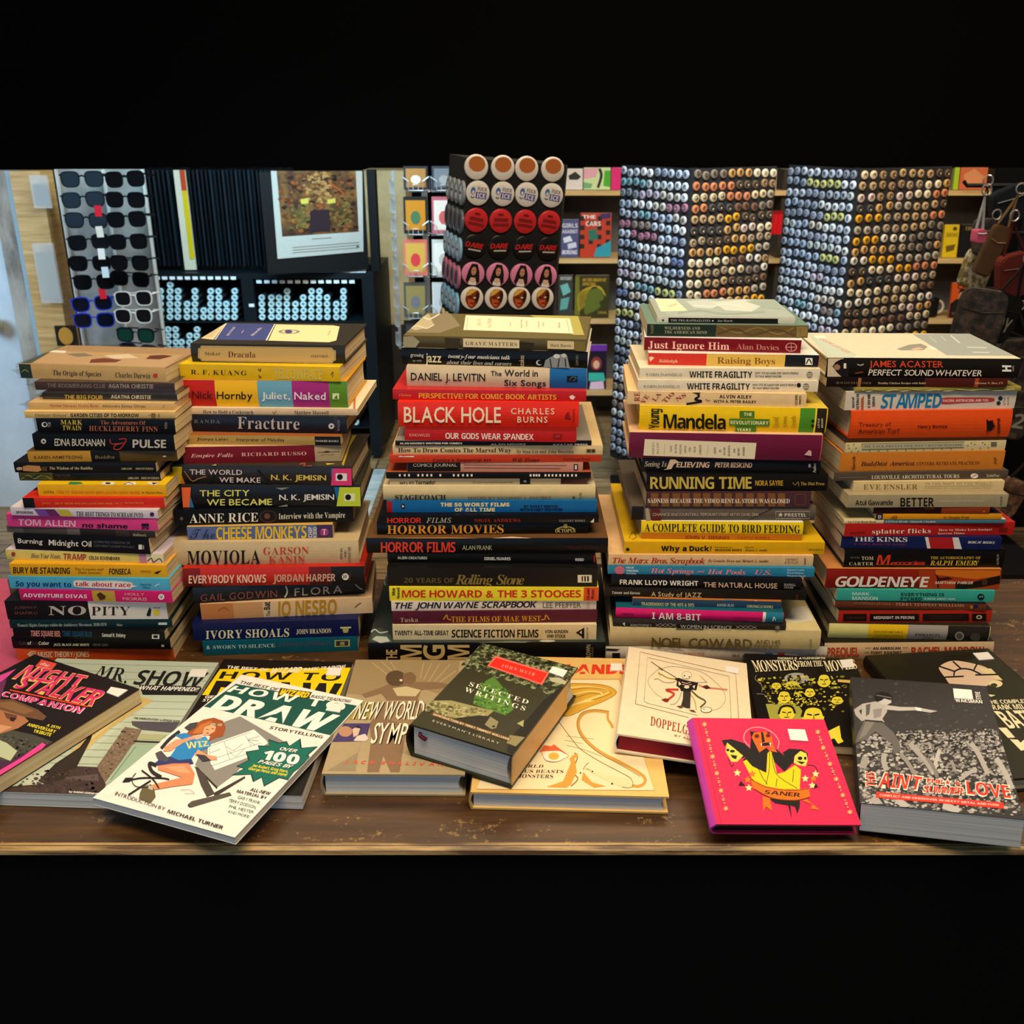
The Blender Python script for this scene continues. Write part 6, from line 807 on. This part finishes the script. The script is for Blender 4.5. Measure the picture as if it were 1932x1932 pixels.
def sheet(pts, h, e, dd=.0012, mt=None):
    m = MB(); m.prism([(u, -e, v) for u, v in [cv(*p) for p in pts]], (0, dd, 0), mt or mat(h)); return m
sheet([(768,10),(1462,10),(1472,622),(820,678)], 'b0aca2', .001).build('paper', pr)
PIC = noisemat('aged_brown_picture', [(.3,'1c120c'),(.45,'4a2c18'),(.6,'7a5426'),(.75,'a08444')], (1,1,1), 14, 7, .4)
sheet([(812,10),(1412,10),(1435,470),(855,508)], '5a3c20', .002, .0008, PIC).build('picture', pr)
ar = Art(cv, lambda u, v, e: (u, -.003-e, v)); draw_ops(ar, [('%',[(830,20),(1400,20),(1425,450),(865,490)],60,26,('2a1a10','5a3418','8a4a20')),('%',[(1020,20),(1220,20),(1220,260),(1010,260)],40,24,('8a6030','a87c48')),('%',[(930,260),(1060,260),(1050,440),(920,440)],30,22,('7a6830','5a5028')),('%',[(1230,260),(1370,250),(1380,400),(1250,410)],30,22,('7a6030','4a3c1c')),('%',[(1080,300),(1210,300),(1210,460),(1080,470)],26,22,('1c1218','2e1c22')),('P',[(990,225),(1050,215),(1055,255),(1000,262)],'c0b048'),('P',[(1195,230),(1255,215),(1260,250),(1205,260)],'c0b048'),('-',[(900,90),(1000,180)],10,'3a2414'),('-',[(1330,190),(1210,90)],8,'b04a24'),('P',[(1070,310),(1210,300),(1220,470),(1060,480)],'2a1a20')]+[('-',[(930,y),(1440,y-40)],4,'8a867c') for y in (590,610,630)]+[('-',[(1080,525),(1230,515)],5,'8a867c'),('P',[(1415,590),(1425,572),(1440,588)],'2a2a2a')],0); ar.done('poster', pr)
tag(pr, 'brown painted poster with white border facing out of the flip rack', 'poster')
# -- pillar between the cabinet and the postcard rack
YP = 4.85
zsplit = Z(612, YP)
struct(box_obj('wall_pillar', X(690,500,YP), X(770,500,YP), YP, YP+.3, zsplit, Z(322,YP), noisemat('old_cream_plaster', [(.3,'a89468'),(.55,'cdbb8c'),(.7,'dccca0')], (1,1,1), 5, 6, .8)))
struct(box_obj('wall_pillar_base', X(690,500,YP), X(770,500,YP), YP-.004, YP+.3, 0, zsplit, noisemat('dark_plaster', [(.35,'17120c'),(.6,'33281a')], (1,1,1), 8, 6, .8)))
# -- postcard spinner
YK = 3.95
sp_ = empty('postcard_rack', (X(800,500,YK), YK+.12, 0)); kx, ky = sp_.location.x, sp_.location.y
m = MB(); m.tube([(0,0,.02),(0,0,Z(322,YK))], .012, WIREM, 10); m.build('pole', sp_); m = MB(); m.lathe([(.2,0),(.2,.015),(.03,.03),(.02,.05)], BLACKM, 24); m.build('base', sp_).location.z = .001
cards = []
for r_, yb in enumerate((357, 440, 519, 598, 668)):
    for c_, xc in enumerate((785, 838)):
        q = at(xc, yb, YK); cards.append((r_, c_, q)); zq = q.z; hw = .05
        m = MB(); u = q.x-kx; yy = q.y-ky
        m.tube([(u-hw,yy+.02,zq+.045),(u-hw,yy-.01,zq+.045),(u-.028,yy-.012,zq+.03),(u-.028,yy-.012,zq-.004),(u+.028,yy-.012,zq-.004),(u+.028,yy-.012,zq+.03),(u+hw,yy-.01,zq+.045),(u+hw,yy+.02,zq+.045)], .0022, WIREM, 6)
        m.tube([(u-.01,yy-.012,zq-.004),(u-.01,yy-.012,zq+.018),(u+.01,yy-.012,zq+.018),(u+.01,yy-.012,zq-.004)], .002, WIREM, 6)
        m.tube([(u-hw,yy+.02,zq+.045),(u-hw,yy+.02,zq-.01),(u+hw,yy+.02,zq-.01),(u+hw,yy+.02,zq+.045)], .002, WIREM, 6)
        m.tube([(u,yy+.02,zq-.01),(0,0,zq-.01)], .002, WIREM, 6); m.build('wire_pocket', sp_)
for s_ in (744, 747):
    m = MB(); xx = X(s_,450,YK)-kx
    for k in range(9): zz = Z(340+k*36, YK); m.tube([(xx,-.14,zz),(xx-.012,-.10,zz),(xx-.012,-.10,zz-.05),(xx,-.14,zz-.05)], .002, WIREM, 6)
    m.tube([(xx,-.1,Z(660,YK)),(xx,-.1,Z(322,YK))], .0025, WIREM, 6); m.build('side_wire', sp_)
tag(sp_, 'wire postcard spinner between the cream pillar and the button tower', 'display rack')
PCOL = [('2c2a2a','a8743a','d8cdb8'),('3a3c40','70757c','9a9a98'),('22201e','c07a1c','4a6a48'),('b8606a','d8ccc0','c05858'),('d06a5c','c89a44','c83a3c'),('c8c4bc','d8d4cc','b0aca4'),('4c4a44','8a7a48','6a6a70'),('c4c4c0','b8bcc0','9a9c9c'),('1c1a1a','3a3632','2c2a28'),('8a8a88','a8a4a0','6c6a68')]
PN = ['dark orange-figured','grey','black-bordered sunset','pink','coral-bordered yellow','white','misty ochre','pale lined','black','faded grey']
for (r_, c_, q), cc, nm in zip(cards, PCOL, PN):
    o = empty('postcard', q+Vector((0,0,-.002))); o.rotation_euler = (-.08,0,0); o.scale.z = .62 if r_ == 0 else 1
    box_obj('card', -.046, .046, -.001, .001, 0, .138, mat(cc[0]), o); m = MB(); m.box(-.038,.038,-.0018,-.0011,.014,.124,mat(cc[1])); m.build('picture', o)
    m = MB(); m.prism([(x*.9, -.0024, .06+y) for x, y in ngon(0,0,.022,.026,9)], (0,.0005,0), mat(cc[2])); m.build('motif', o)
    tag(o, '%s postcard, %s column, %s row of the wire spinner' % (nm, ('left','right')[c_], ('top','second','third','fourth','lowest')[r_]), 'postcard', 'postcards in the wire spinner')
# -- the tall tower of large badges
YT = 2.28
th = math.radians(15); tl = at(882,322,YT); bl = at(866,600,YT)
up = (tl-bl).normalized(); fu = Vector((math.cos(th), math.sin(th), 0)); fu = (fu-up*fu.dot(up)).normalized(); fb = up.cross(fu)*1.0
wT = .232; dT = .20
tw = empty('badge_tower', M=Matrix(((fu.x,fb.x,up.x,bl.x),(fu.y,fb.y,up.y,bl.y),(fu.z,fb.z,up.z,bl.z),(0,0,0,1))))
hT = (tl-bl).length+.026
FELT = noisemat('black_felt', [(.4,'060606'),(.6,'0f0f10')], (1,1,1), 200, 2, .95)
m = MB(); m.prism([(.006,0,-.4),(wT-.006,0,-.4),(wT,.006,-.4),(wT,dT,-.4),(0,dT,-.4),(0,.006,-.4)], (0,0,hT+.4), FELT); m.build('felt_column', tw)
m = MB(); m.box(wT/2-.03, wT/2+.03, dT/2-.03, dT/2+.03, -bl.z+.03, -.4, BLACKM); m.build('post', tw); m = MB(); m.box(-.06, wT+.06, -.06, dT+.06, -bl.z+.012, -bl.z+.03, BLACKM); m.build('foot', tw)
tag(tw, 'black felt tower covered in large round badges behind the middle stack', 'display rack')
fn = -fb
def dome(r, face_m, rim_m, n=24):
    m = MB(); pr_ = [(r,0),(r,.003),(r*.97,.0048),(r*.9,.0058),(r*.5,.0062),(0.0004,.0063)]
    vs, fs = [], []
    for a, z in pr_: vs += [(a*math.cos(2*math.pi*k/n), a*math.sin(2*math.pi*k/n), z) for k in range(n)]
    for i in range(len(pr_)-1):
        m_ = MB
        fs.append([(i*n+k, i*n+(k+1)%n, (i+1)*n+(k+1)%n, (i+1)*n+k) for k in range(n)])
    m.add(vs, fs[0]+fs[1], rim_m); base = len(m.v); m.add(vs, sum(fs[2:], []), face_m); return m
BIG = {}
def bigbadge(kind, fc, ops, Mx, label):
    if kind not in BIG:
        r = empty('badge'); dome(.0268, mat(fc,.25,0,0), mat(fc,.25,0,0)).build('disc', r, smooth=True)
        a = Art(lambda x, y: (x*.0268, -y*.0268), lambda u, v, e: (u, v, .0064+e*.5)); draw_ops(a, ops, 0); a.done('badge', r); BIG[kind] = r
    else:
        r = BIG[kind].copy(); COL.objects.link(r)
        for ch in BIG[kind].children: c = ch.copy(); COL.objects.link(c); c.parent = r
    r.matrix_world = Mx; tag(r, label, 'badge', 'large badges on the felt tower')
KB = {
 'orange':('white and orange','d8d0c4',[('P',ngon(0,-.25,.7,.6),'b0622c')]),
 'ice':('white swear-word','d6d0c6',[('B','FUCK',-.08,.72,-.5,-.2,'6a4a5a'),('#',-.2,.72,-.1,.42,'4a4a8a'),('B','ICE',-.1,.62,-.02,.34,'e0dcd8'),('P',ngon(-.45,-.15,.2,.3),'3a6aa8'),('o',-.43,-.05,.1,.14,'e0c8b8'),('~',[(-.6,.3),(-.45,.42),(-.3,.3)],.08,'3a3a4a')]),
 'red':('red three-line','c02a2c',[('#',-.25,.2,-.6,-.42,'6a1416'),('#',-.6,.6,-.22,.06,'7a1618'),('#',-.68,.68,.2,.45,'7a1618')]),
 'dare':('black with slanted red word','1a1716',[('N','DARE',-.82,.78,-.3,.12,'c8261e'),('#',-.5,.6,.24,.36,'b8b0a8')]),
 'pink':('pink portrait','d884a8',[('P',[(-.25,-.85),(.25,-.85),(.5,-.2),(.6,.6),(.3,.9),(-.35,.9),(-.62,.6),(-.48,-.2)],'1a1212'),('o',0,-.25,.22,.36,'c08a6c'),('P',[(-.2,.3),(.2,.3),(.4,.9),(-.4,.9)],'d8b4a0'),('P',[(-.35,.62),(0,.75),(.35,.62),(.3,.92),(-.3,.92)],'e8e0dc'),('-',[(-.13,-.3),(-.04,-.29)],.06,'2a1814'),('-',[(.04,-.29),(.13,-.3)],.06,'2a1814'),('-',[(-.08,-.02),(.08,-.02)],.06,'8a3a34')]),
 'face':('white-rimmed orange face','e4ded4',[('P',smooth2([(-.45,-.6),(0,-.8),(.5,-.65),(.6,-.1),(.45,.45),(.1,.85),(-.25,.7),(-.55,.3),(-.6,-.1)],3,True),'7a3414'),('P',[(-.45,-.6),(0,-.8),(.3,-.75),(-.2,-.3),(-.55,-.1)],'e0b048'),('P',[(-.4,.1),(.2,.15),(.1,.75),(-.25,.6)],'c8542c'),('P',[(.3,-.7),(.58,-.3),(.45,.4),(.25,.1)],'2a140c'),('-',[(-.3,-.1),(-.08,-.06)],.1,'1a0c08'),('-',[(.1,-.06),(.3,-.1)],.1,'f0e0c8'),('-',[(-.15,.42),(.15,.4)],.1,'3a1410')])}
def face_mtx(p, u, n, roll=0):
    n = n.normalized(); v = n.cross(u).normalized(); u = v.cross(n)
    R = Matrix(((u.x,v.x,n.x,p.x),(u.y,v.y,n.y,p.y),(u.z,v.z,n.z,p.z),(0,0,0,1))); return R@Matrix.Rotation(roll, 4, 'Z')
FOUR = ('leftmost','second','third','rightmost')
for kind, xs_, yy in (('orange',(898,948,993,1042),315),('ice',(901,948,993,1040),364),('red',(898,944,990,1035),415),('dare',(894,941,988,1033),464),('pink',(892,938,983,1029),516),('face',(890,935,979,1023),562)):
    for i, x_ in enumerate(xs_):
        p = onplane(x_, yy+(i*1.5 if kind != 'face' else 0), bl, fb)
        bigbadge(kind, KB[kind][1], KB[kind][2], face_mtx(p+fn*.0005, fu, fn, random.uniform(-.15,.1)), '%s badge, %s in its row on the felt tower front' % (KB[kind][0], FOUR[i]))
SIDE = (('grey','8a9098','grey and black'),('greyb','5c646c','dark grey'),('blue','8ab4d4','pale blue'),('rose','b86c8c','rose'),('sky','7ab0d8','sky blue'),('cream','d8c898','cream'))
for j, (kd, hx, nm) in enumerate(SIDE):
    for i in range(4):
        zz = hT-.075-j*.062+(.0); p = bl+up*zz+fb*(dT*(.14+.24*(3-i)))
        bigbadge('side'+kd, hx, [('P',ngon(.05,0,.5,.62),'c8d4dc' if j in (0,2,4) else '4a3a40'),('#',-.4,.3,-.1,.1,'3a4a5a')], face_mtx(p-fu*.0005, fb*-1, -fu, 0), '%s badge, %s in its row on the felt tower side' % (nm, FOUR[i]))
# -- pine bookshelf along the back
YB_ = 4.78
bs = empty('bookshelf', (X(1450,600,YB_), YB_, 0)); bx = bs.location.x; xa, xb = X(1040,500,YB_)-bx, X(1890,500,YB_)-bx
BY = [359.5, 488, 602.5, 738, 852]
for yy in BY: zz = Z(yy, YB_); box_obj('shelf_board', xa, xb, 0, .26, zz-.022, zz, SHELFW, bs)
box_obj('back_panel', xa, xb, .26, .27, .02, Z(322,YB_), noisemat('grey_back_panel', [(.3,'4c4842'),(.7,'645f58')], (1,1,1), 4, 3, .8), bs)
for xx in (xa, (xa+xb)/2, xb-.03): box_obj('upright', xx, xx+.03, .02, .26, 0, Z(322,YB_), mat('3a3228'), bs)
tag(bs, 'pine bookshelf running along the back behind the badge towers', 'shelf')
def facebook(x0, x1, y0, row, h, ops, label, yoff=.03):
    zb = Z(BY[row], YB_)+.0026; Yb = YB_+yoff
    xl, xr = at(x0, BY[row]-3, Yb).x, at(x1, BY[row]-3, Yb).x; hh = max(.03, at(966, y0, Yb).z-zb)
    r = empty('book', ((xl+xr)/2, Yb, zb)); r.rotation_euler = (-.12, 0, 0)
    wq = xr-xl; box_obj('cover', -wq/2, wq/2, 0, .016, 0, hh, mat(h), r); box_obj('page_block', -wq/2+.004, wq/2-.0005, .0025, .0135, .004, hh+.0005, PAGESW, r)
    cx, s_ = (x0+x1)/2, wq/(x1-x0); top = y0
    a = Art(lambda x, y: ((x-cx)*s_, hh-(y-top)*hh/(BY[row]-top)), lambda u, v, e: (min(max(u,-wq/2),wq/2), -.0006-e, min(max(v,0),hh))); draw_ops(a, ops, 0); a.done('cover', r)
    tag(r, label, 'book', 'books facing out on the pine shelf')
facebook(1066,1099,318,0,'dcd4cc',[('P',[(1072,332),(1085,324),(1096,334),(1090,340),(1074,340)],'2a2424')],'white book with black hat shape on the top pine shelf')
facebook(1101,1151,316,0,'c8dca0',[('P',[(1101,318),(1128,316),(1124,335),(1101,338)],'e0a4b4'),('P',[(1140,322),(1151,322),(1151,355),(1138,352)],'4aa828'),('~',[(1130,318),(1134,332),(1128,356)],5,'1c1a18'),('P',[(1101,345),(1118,348),(1115,357),(1101,357)],'70a878')],'green and pink book with black legs on the top pine shelf')
facebook(1153,1175,316,0,'d81c70',[],'magenta book at the end of the top pine shelf')
facebook(1058,1091,414,1,'4c5078',[('B','GIRLS',1060,1089,422,430,'d8d4e0'),('B','AGAINST',1060,1089,434,441,'d8d4e0'),('P',[(1062,450),(1075,446),(1080,456),(1064,460)],'d8d8e4'),('P',[(1070,462),(1086,458),(1088,468),(1072,472)],'c8ccdc'),('N','BORING',1060,1089,474,482,'e0dce8')],'slate purple book with white lettering on the second pine shelf')
facebook(1094,1152,402,1,'b83a20',[('#',1094+8*i,1102+8*i,408+9*j,417+9*j,'1c1816') for i in range(7) for j in range(7) if (i*3+j*2) % 4 == 0]+[('P',[(1125,470),(1152,455),(1152,487),(1120,487)],'2a90a0'),('P',[(1108,436),(1124,432),(1128,452),(1112,456)],'2a6a58'),('P',[(1130,404),(1150,402),(1150,412),(1134,414)],'3a2858'),('B','THE',1098,1122,406,413,'e8e0d4'),('B','CARS',1104,1132,418,427,'e8e0d4')],'red and black chequered book on the second pine shelf')
facebook(1052,1080,520,2,'3a3a36',[('B','ODYSSEY',1056,1078,523,529,'c0c4bc'),('P',[(1056,540),(1070,535),(1076,552),(1062,560)],'6ab0a8'),('P',[(1058,566),(1074,562),(1070,585),(1056,588)],'5a9c94')],'grey book with teal figures on the third pine shelf')
facebook(1084,1148,520,2,'3a3518',[('P',[(1084,522),(1092,522),(1094,598),(1084,598)],'6a6a1c'),('D','ON THE ORIGIN OF',1098,1142,526,532,'d8a828'),('D','SPECIES',1098,1122,534,540,'d8a828')]+[('~',[(1092+k*2.5,590-k*2),(1090+k*3,560),(1106+k*2,545-k*.5),(1130-k,542),(1142,560)],1.2,'b89a20') for k in range(6)]+[('P',smooth2([(1112,550),(1126,545),(1136,552),(1138,566),(1130,572),(1132,582),(1116,592),(1104,596),(1102,580),(1106,562)],3,True),'5a641c'),('S','DARWIN',1128,1144,590,595,'b8a030')],'olive book with a bearded head on the third pine shelf')
facebook(1108,1143,652,3,'221a2a',[('P',[(1108,652),(1143,652),(1143,664),(1108,664)],'6a2c9c'),('o',1124,688,10,13,'8a3a24'),('o',1124,690,6,8,'d8a890'),('P',[(1110,706),(1138,706),(1142,722),(1110,722)],'3ab09c'),('P',[(1114,724),(1138,722),(1140,738),(1112,738)],'d8b8d0')],'black and purple book with a red-haired woman, low pine shelf')
facebook(1777,1804,424,1,'d8b81c',[('B','SMOKE',1780,1802,440,448,'8a6a10'),('P',[(1782,466),(1800,462),(1798,474),(1784,478)],'6a5410'),('o',1796,432,4,4,'5a4a10')],'yellow book on the second pine shelf right of the badge towers')
facebook(1808,1850,424,1,'1c1815',[('R','THE ODY',1815,1848,428,435,'a08a58'),('o',1838,455,4,7,'b8702c')],'black book with gold lettering right of the yellow one')
facebook(1790,1836,534,2,'c8501c',[('B','CAGE',1800,1834,537,546,'2a1814'),('P',[(1790,575),(1800,566),(1822,566),(1836,580),(1836,602),(1790,602)],'1a1614'),('o',1813,562,9,13,'c08a68'),('P',[(1802,556),(1806,546),(1820,546),(1825,556),(1820,552),(1808,552)],'1a1210'),('S','THE BIOGRAPHY',1794,1828,592,597,'8a6a50')],'orange book with a dark-haired face, third pine shelf right')
facebook(1798,1807,316,0,'a8c82c',[],'thin lime book on the top pine shelf right'); facebook(1809,1860,316,0,'cc6a44',[('P',[(1815,330),(1835,318),(1855,335),(1850,352),(1820,352)],'d89060')],'salmon orange book on the top pine shelf right')
facebook(1452,1464,318,0,'a8a494',[],'pale spine on the top pine shelf between the badge towers')
for a in (1806, 1838):
    for row in (0, 2):
        pass
m = MB(); q = at(1778,596,4.70); m.lathe([(.036,0),(.04,.01),(.04,.085),(.036,.09),(.034,.085),(.034,.012),(.0,.012)], mat('15130f',.4,0,0), 20); mg = empty('mug', (q.x, YB_+.08, Z(602.5,YB_)+.0006)); m.build('body', mg)
m = MB(); m.tube([(.036+.03*math.sin(t_),0,.046+.03*math.cos(t_)) for t_ in [k*math.pi/8 for k in range(9)]], .006, mat('c8bc9c'), 8); m.build('handle', mg); tag(mg, 'black mug with cream handle beside the orange book', 'mug')
# -- two badge towers with hundreds of small badges
LEFTC = ['b9c0c8','a4acb8','c8ccd0','8c96a4','b0b8b4','d0d0cc','9aa8b8','7c8490','b8a8b4','c4b8a8','8a7a70','b8b870','a06878','7aa0a4','6a7698','c8d0d8','e0e0dc','b4bcc4','c0c4c8','a8b0bc','8890a0','d4d8dc','98a0a8','5c6470','c8ccc8']
RIGHTC = ['c8ac80','a8875a','8c6c48','c4a894','b98a50','c88c20','6c4c38','d4c09c','9a8060','5a4632','b87048','d0b890','7a6a58','484038','bca27a','a09078','c8b8a0']
SB = {}
def sbmesh(h):
    if h not in SB:
        m = dome(.0150, mat(h,.25,0,0), mat(h,.25,0,0), 14); rg = random.Random(h)
        dk = lambda f: '%02x%02x%02x' % tuple(int(int(h[i:i+2],16)*f) for i in (0,2,4))
        for rr, cx_, cy_, z_, cc in ((.0108, 0, .0005, .0064, dk(.62)), (.0062, rg.uniform(-.003,.003), rg.uniform(-.002,.003), .0066, rg.choice((dk(.3),dk(.38),'2e2823',dk(.45)))), (.0034, rg.uniform(-.004,.004), rg.uniform(-.004,.002), .0068, rg.choice(('cfc4b0',dk(.85),dk(.5))))):
            m.add([(cx_+rr*rg.uniform(.55,1.08)*math.cos(a), cy_+rr*rg.uniform(.55,1.1)*math.sin(a), z_) for a in [k*.785 for k in range(8)]], [tuple(range(8))], mat(cc,.3,0,0))
        o = m.build('badge', smooth=True); SB[h] = o.data; bpy.data.objects.remove(o)
    return SB[h]
stuff = MB(); nind = [0]; COLN = 'first second third fourth fifth sixth seventh eighth ninth tenth'.split()
ROWN = 'top second third fourth fifth sixth seventh eighth ninth tenth eleventh twelfth thirteenth fourteenth fifteenth'.split()
def small_tower(cpx, Yc, wL, wR, aL, aR, label, keep, indiv):
    C0 = at(cpx, 450, Yc); C0.z = 0; zt = Z(318, Yc)
    r = empty('badge_tower', C0)
    dL, dR = Vector((-math.cos(aL), math.sin(aL), 0)), Vector((math.cos(aR), math.sin(aR), 0))
    for d_, w_, pn_ in ((dL, wL, 'left_panel'), (dR, wR, 'right_panel')):
        nb = Vector((-d_.y, d_.x, 0)) if d_.x < 0 else Vector((d_.y, -d_.x, 0))
        m = MB(); b_ = d_*w_; off = (-nb if nb.y < 0 else nb)*.004; off = Vector((off.x, abs(off.y), 0))
        m.prism([(0,0,.12),tuple(b_)[:2]+(.12,),tuple(b_+off)[:2]+(.12,),tuple(off)[:2]+(.12,)], (0,0,zt-.12), FELT); m.build(pn_, r)
    m = MB(); m.tube([(.018,.075,0),(.018,.075,zt)], .014, mat('10171c',.4), 8); m.build('corner_post', r); m = MB(); m.box(-.2,.2,.0,.36,.004,.03,BLACKM); m.build('foot', r)
    tag(r, label, 'display rack')
    for side, d_, w_, pal in (('left', dL, wL, LEFTC), ('right', dR, wR, RIGHTC)):
        n_ = Vector((d_.y, -d_.x, 0)); n_ = n_ if n_.y < 0 else -n_
        nc = 10
        for j in range(30):
            zz = zt-.022-j*.0372
            if zz < .16: break
            run, h = 0, None
            for i in range(nc):
                if run == 0: h, run = random.choice(pal), random.choice((2,2,3,3,4))
                run -= 1
                s_ = .022+(w_-.044)*((i if side == 'right' else nc-1-i)/(nc-1))+random.uniform(-.003,.003)
                p = C0+d_*s_+Vector((0,0,zz+random.uniform(-.004,.004)))+n_*.0016
                dd = p-EYE; fwd = dd.y*cp-dd.z*sp; px, py = 966+F*dd.x/fwd, 966-F*(dd.y*sp+dd.z*cp)/fwd
                if not keep(px, py): continue
                Mx = face_mtx(p, d_ if side == 'right' else -d_, n_, random.uniform(-.3,.3))
                me = sbmesh(h)
                if indiv and nind[0] < 246 and j < 15:
                    o = bpy.data.objects.new('badge', me); COL.objects.link(o); o.matrix_world = Mx; nind[0] += 1
                    tag(o, 'small badge, %s from left in the %s row, %s face of the nearer badge tower' % (COLN[i], ROWN[j], side), 'badge', 'small badges on the nearer tower')
                else:
                    for poly in me.polygons:
                        pass
                    stuff.v += [tuple(Mx@v.co) for v in me.vertices]; b0 = len(stuff.v)-len(me.vertices)
                    for poly in me.polygons: stuff.f.append(tuple(k+b0 for k in poly.vertices)); stuff.mi.append(stuff.m(me.materials[poly.material_index]))
small_tower(1297, 3.55, .40, .405, 1.03, .55, 'black badge tower with many small badges, the nearer and more central one', lambda x, y: y < 580 or (x < 1215 and y < 900), True)
small_tower(1606, 3.62, .40, .46, 1.19, .47, 'black badge tower with many small badges, the one further right', lambda x, y: y < 655 and x < 1840, False)
tag(stuff.build('badges', fix=False, smooth=True), 'dense rows of small round badges on both badge towers', 'badges', kind='stuff')
for k in range(3):
    q = at(1449+k*8, 442, 4.5); r = empty('packet', q); box_obj('pouch', 0, .02, 0, .012, 0, .085, mat('c01a1c',.3), r); box_obj('header_card', 0, .02, .002, .008, .085, .1, mat('8a1214'), r); tag(r, 'red hanging packet, %s of three between the badge towers' % ('leftmost','middle','rightmost')[k], 'packet', 'red packets between the badge towers')
# -- bags and charms hanging at the far right
YH = 3.0
st_ = empty('accessory_stand', (X(1925,700,YH), YH+.12, 0)); m = MB(); m.tube([(0,0,.01),(0,0,Z(322,YH))], .02, BLACKM, 10); m.build('pole', st_)
for k, (yy, ln_) in enumerate(((350,.26),(440,.2),(545,.2),(640,.18))):
    m = MB(); zz = Z(yy, YH); m.tube([(.1,-.12,zz),(-ln_,-.12,zz),(-ln_-.01,-.12,zz+.012)], .006, BLACKM, 8); m.tube([(0,0,zz),(0,-.12,zz)], .006, BLACKM, 8); m.build('hook_arm', st_)
m = MB(); m.box(-.24,.2,-.2,.2,.003,.03,BLACKM); m.build('foot', st_); box_obj('back_board', -.1, .4, .04, .06, .1, Z(322,YH), MATTE, st_)
tag(st_, 'black stand of hanging bags at the far right edge', 'display rack')
PN_ = [0]
def pouch(px, py, w_, h_, tilt, hx, h2, label, name='pouch', strap=True, pat=None, txt=None):
    PN_[0] += 1; p = at(px, py, YH-.055-.055*(PN_[0] % 7)); r = empty(name, p); r.rotation_euler = (0, tilt, random.uniform(-.25,.25))
    o = [(math.copysign(abs(math.cos(a))**.4, math.cos(a))*w_/2, -h_/2+math.copysign(abs(math.sin(a))**.4, math.sin(a))*h_/2) for a in [k*math.pi/10 for k in range(20)]]
    m = MB(); m.prism([(x,-.012,z) for x, z in o], (0,.024,0), pat or mat(hx)); m.prism([(x*.9,-.016,z*.95-h_*.02) for x, z in o], (0,.004,0), pat or mat(hx)); m.build('body', r)
    m = MB(); m.tube([(-w_*.42,-.0165,-h_*.3),(0,-.0175,-h_*.34),(w_*.42,-.0165,-h_*.3)], .0022, mat(h2), 6); m.build('zip', r)
    if strap:
        m = MB(); m.tube([(-w_*.3,0,0),(-w_*.1,0,.05),(0,0,.09),(w_*.1,0,.05),(w_*.3,0,0)], .004, mat(h2), 6); m.build('strap', r)
        m = MB(); m.tube([(.014*math.sin(t_),-.003,.1+.014*math.cos(t_)) for t_ in [k*math.pi/6 for k in range(13)]], .002, mat('b8b4a8',.3,.8,0), 6); m.build('ring', r)
    if txt:
        a = Art(lambda x, y: (x, y), lambda u, v, e: (u, -.0165-e, v)); a.quadtext('B', txt, [(-w_*.35,-h_*.45),(w_*.35,-h_*.45),(w_*.35,-h_*.75),(-w_*.35,-h_*.75)], '8a8678'); a.done('bag', r)
    tag(r, label, 'bag', 'bags and charms hanging at the far right')
PATM = noisemat('patchwork_print', [(.3,'5a4a28'),(.45,'8a7a48'),(.55,'9a948a'),(.7,'6a5a58')], (1,1,1), 60, 1, .6, 'CONSTANT')
DKP = noisemat('dark_print', [(.35,'0d0b0a'),(.5,'2a221c'),(.65,'4a3a30')], (1,1,1), 45, 3, .6)
pouch(1855,472,.085,.11,.22,'8a7a48','3a3020','patchwork print pouch hanging lowest left on the far right stand', pat=PATM)
pouch(1858,412,.055,.10,-.1,'2a221c','1a1614','dark brown printed charm pouch under the top hook', pat=DKP)
pouch(1893,425,.05,.14,.3,'4a3420','5e4626','long tan leather tassel charm at far right', name='charm')
pouch(1912,478,.10,.12,-.2,'5a241c','3a1410','rust red round purse at the far right edge')
pouch(1905,555,.10,.13,.35,'171614','0d0c0b','black pouch with grey lettering at the far right edge', txt='BOY')
pouch(1862,545,.12,.18,.1,'12110f','24211c','large limp black bag below the patchwork pouch', pat=DKP, strap=False)
pouch(1905,352,.13,.10,-.3,'16181c','2a2c30','black bag on the top hook at the far right',strap=False)
pouch(1918,640,.12,.16,-.1,'131210','24211c','black studded bag beside the rightmost stack top', pat=DKP)
pouch(1922,735,.11,.15,.12,'161412','2c2824','black bag with white scribble beside the rightmost stack', pat=DKP, txt='R2')
pouch(1921,905,.075,.12,.3,'3a2a1e','1c1410','brown picture wallet hanging low at the far right', pat=noisemat('wallet_print', [(.35,'1c1410'),(.5,'5a4030'),(.65,'8a6a50')], (1,1,1), 30, 3, .6))
pouch(1848,432,.03,.035,0,'b8506a','8a8a88','small pink and white charm beside the brown pouch', name='charm')
# -- pale rug
m = MB(); m.box(-1.05, -.55, 2.15, 4.05, .0004, .008, noisemat('pale_blue_rug', [(.3,'7c8a92'),(.5,'a8b4b4'),(.7,'c8d0cc')], (1,3,1), 8, 5, .9)); tag(m.build('rug'), 'pale blue-grey rug on the floor behind the stacks', 'rug')
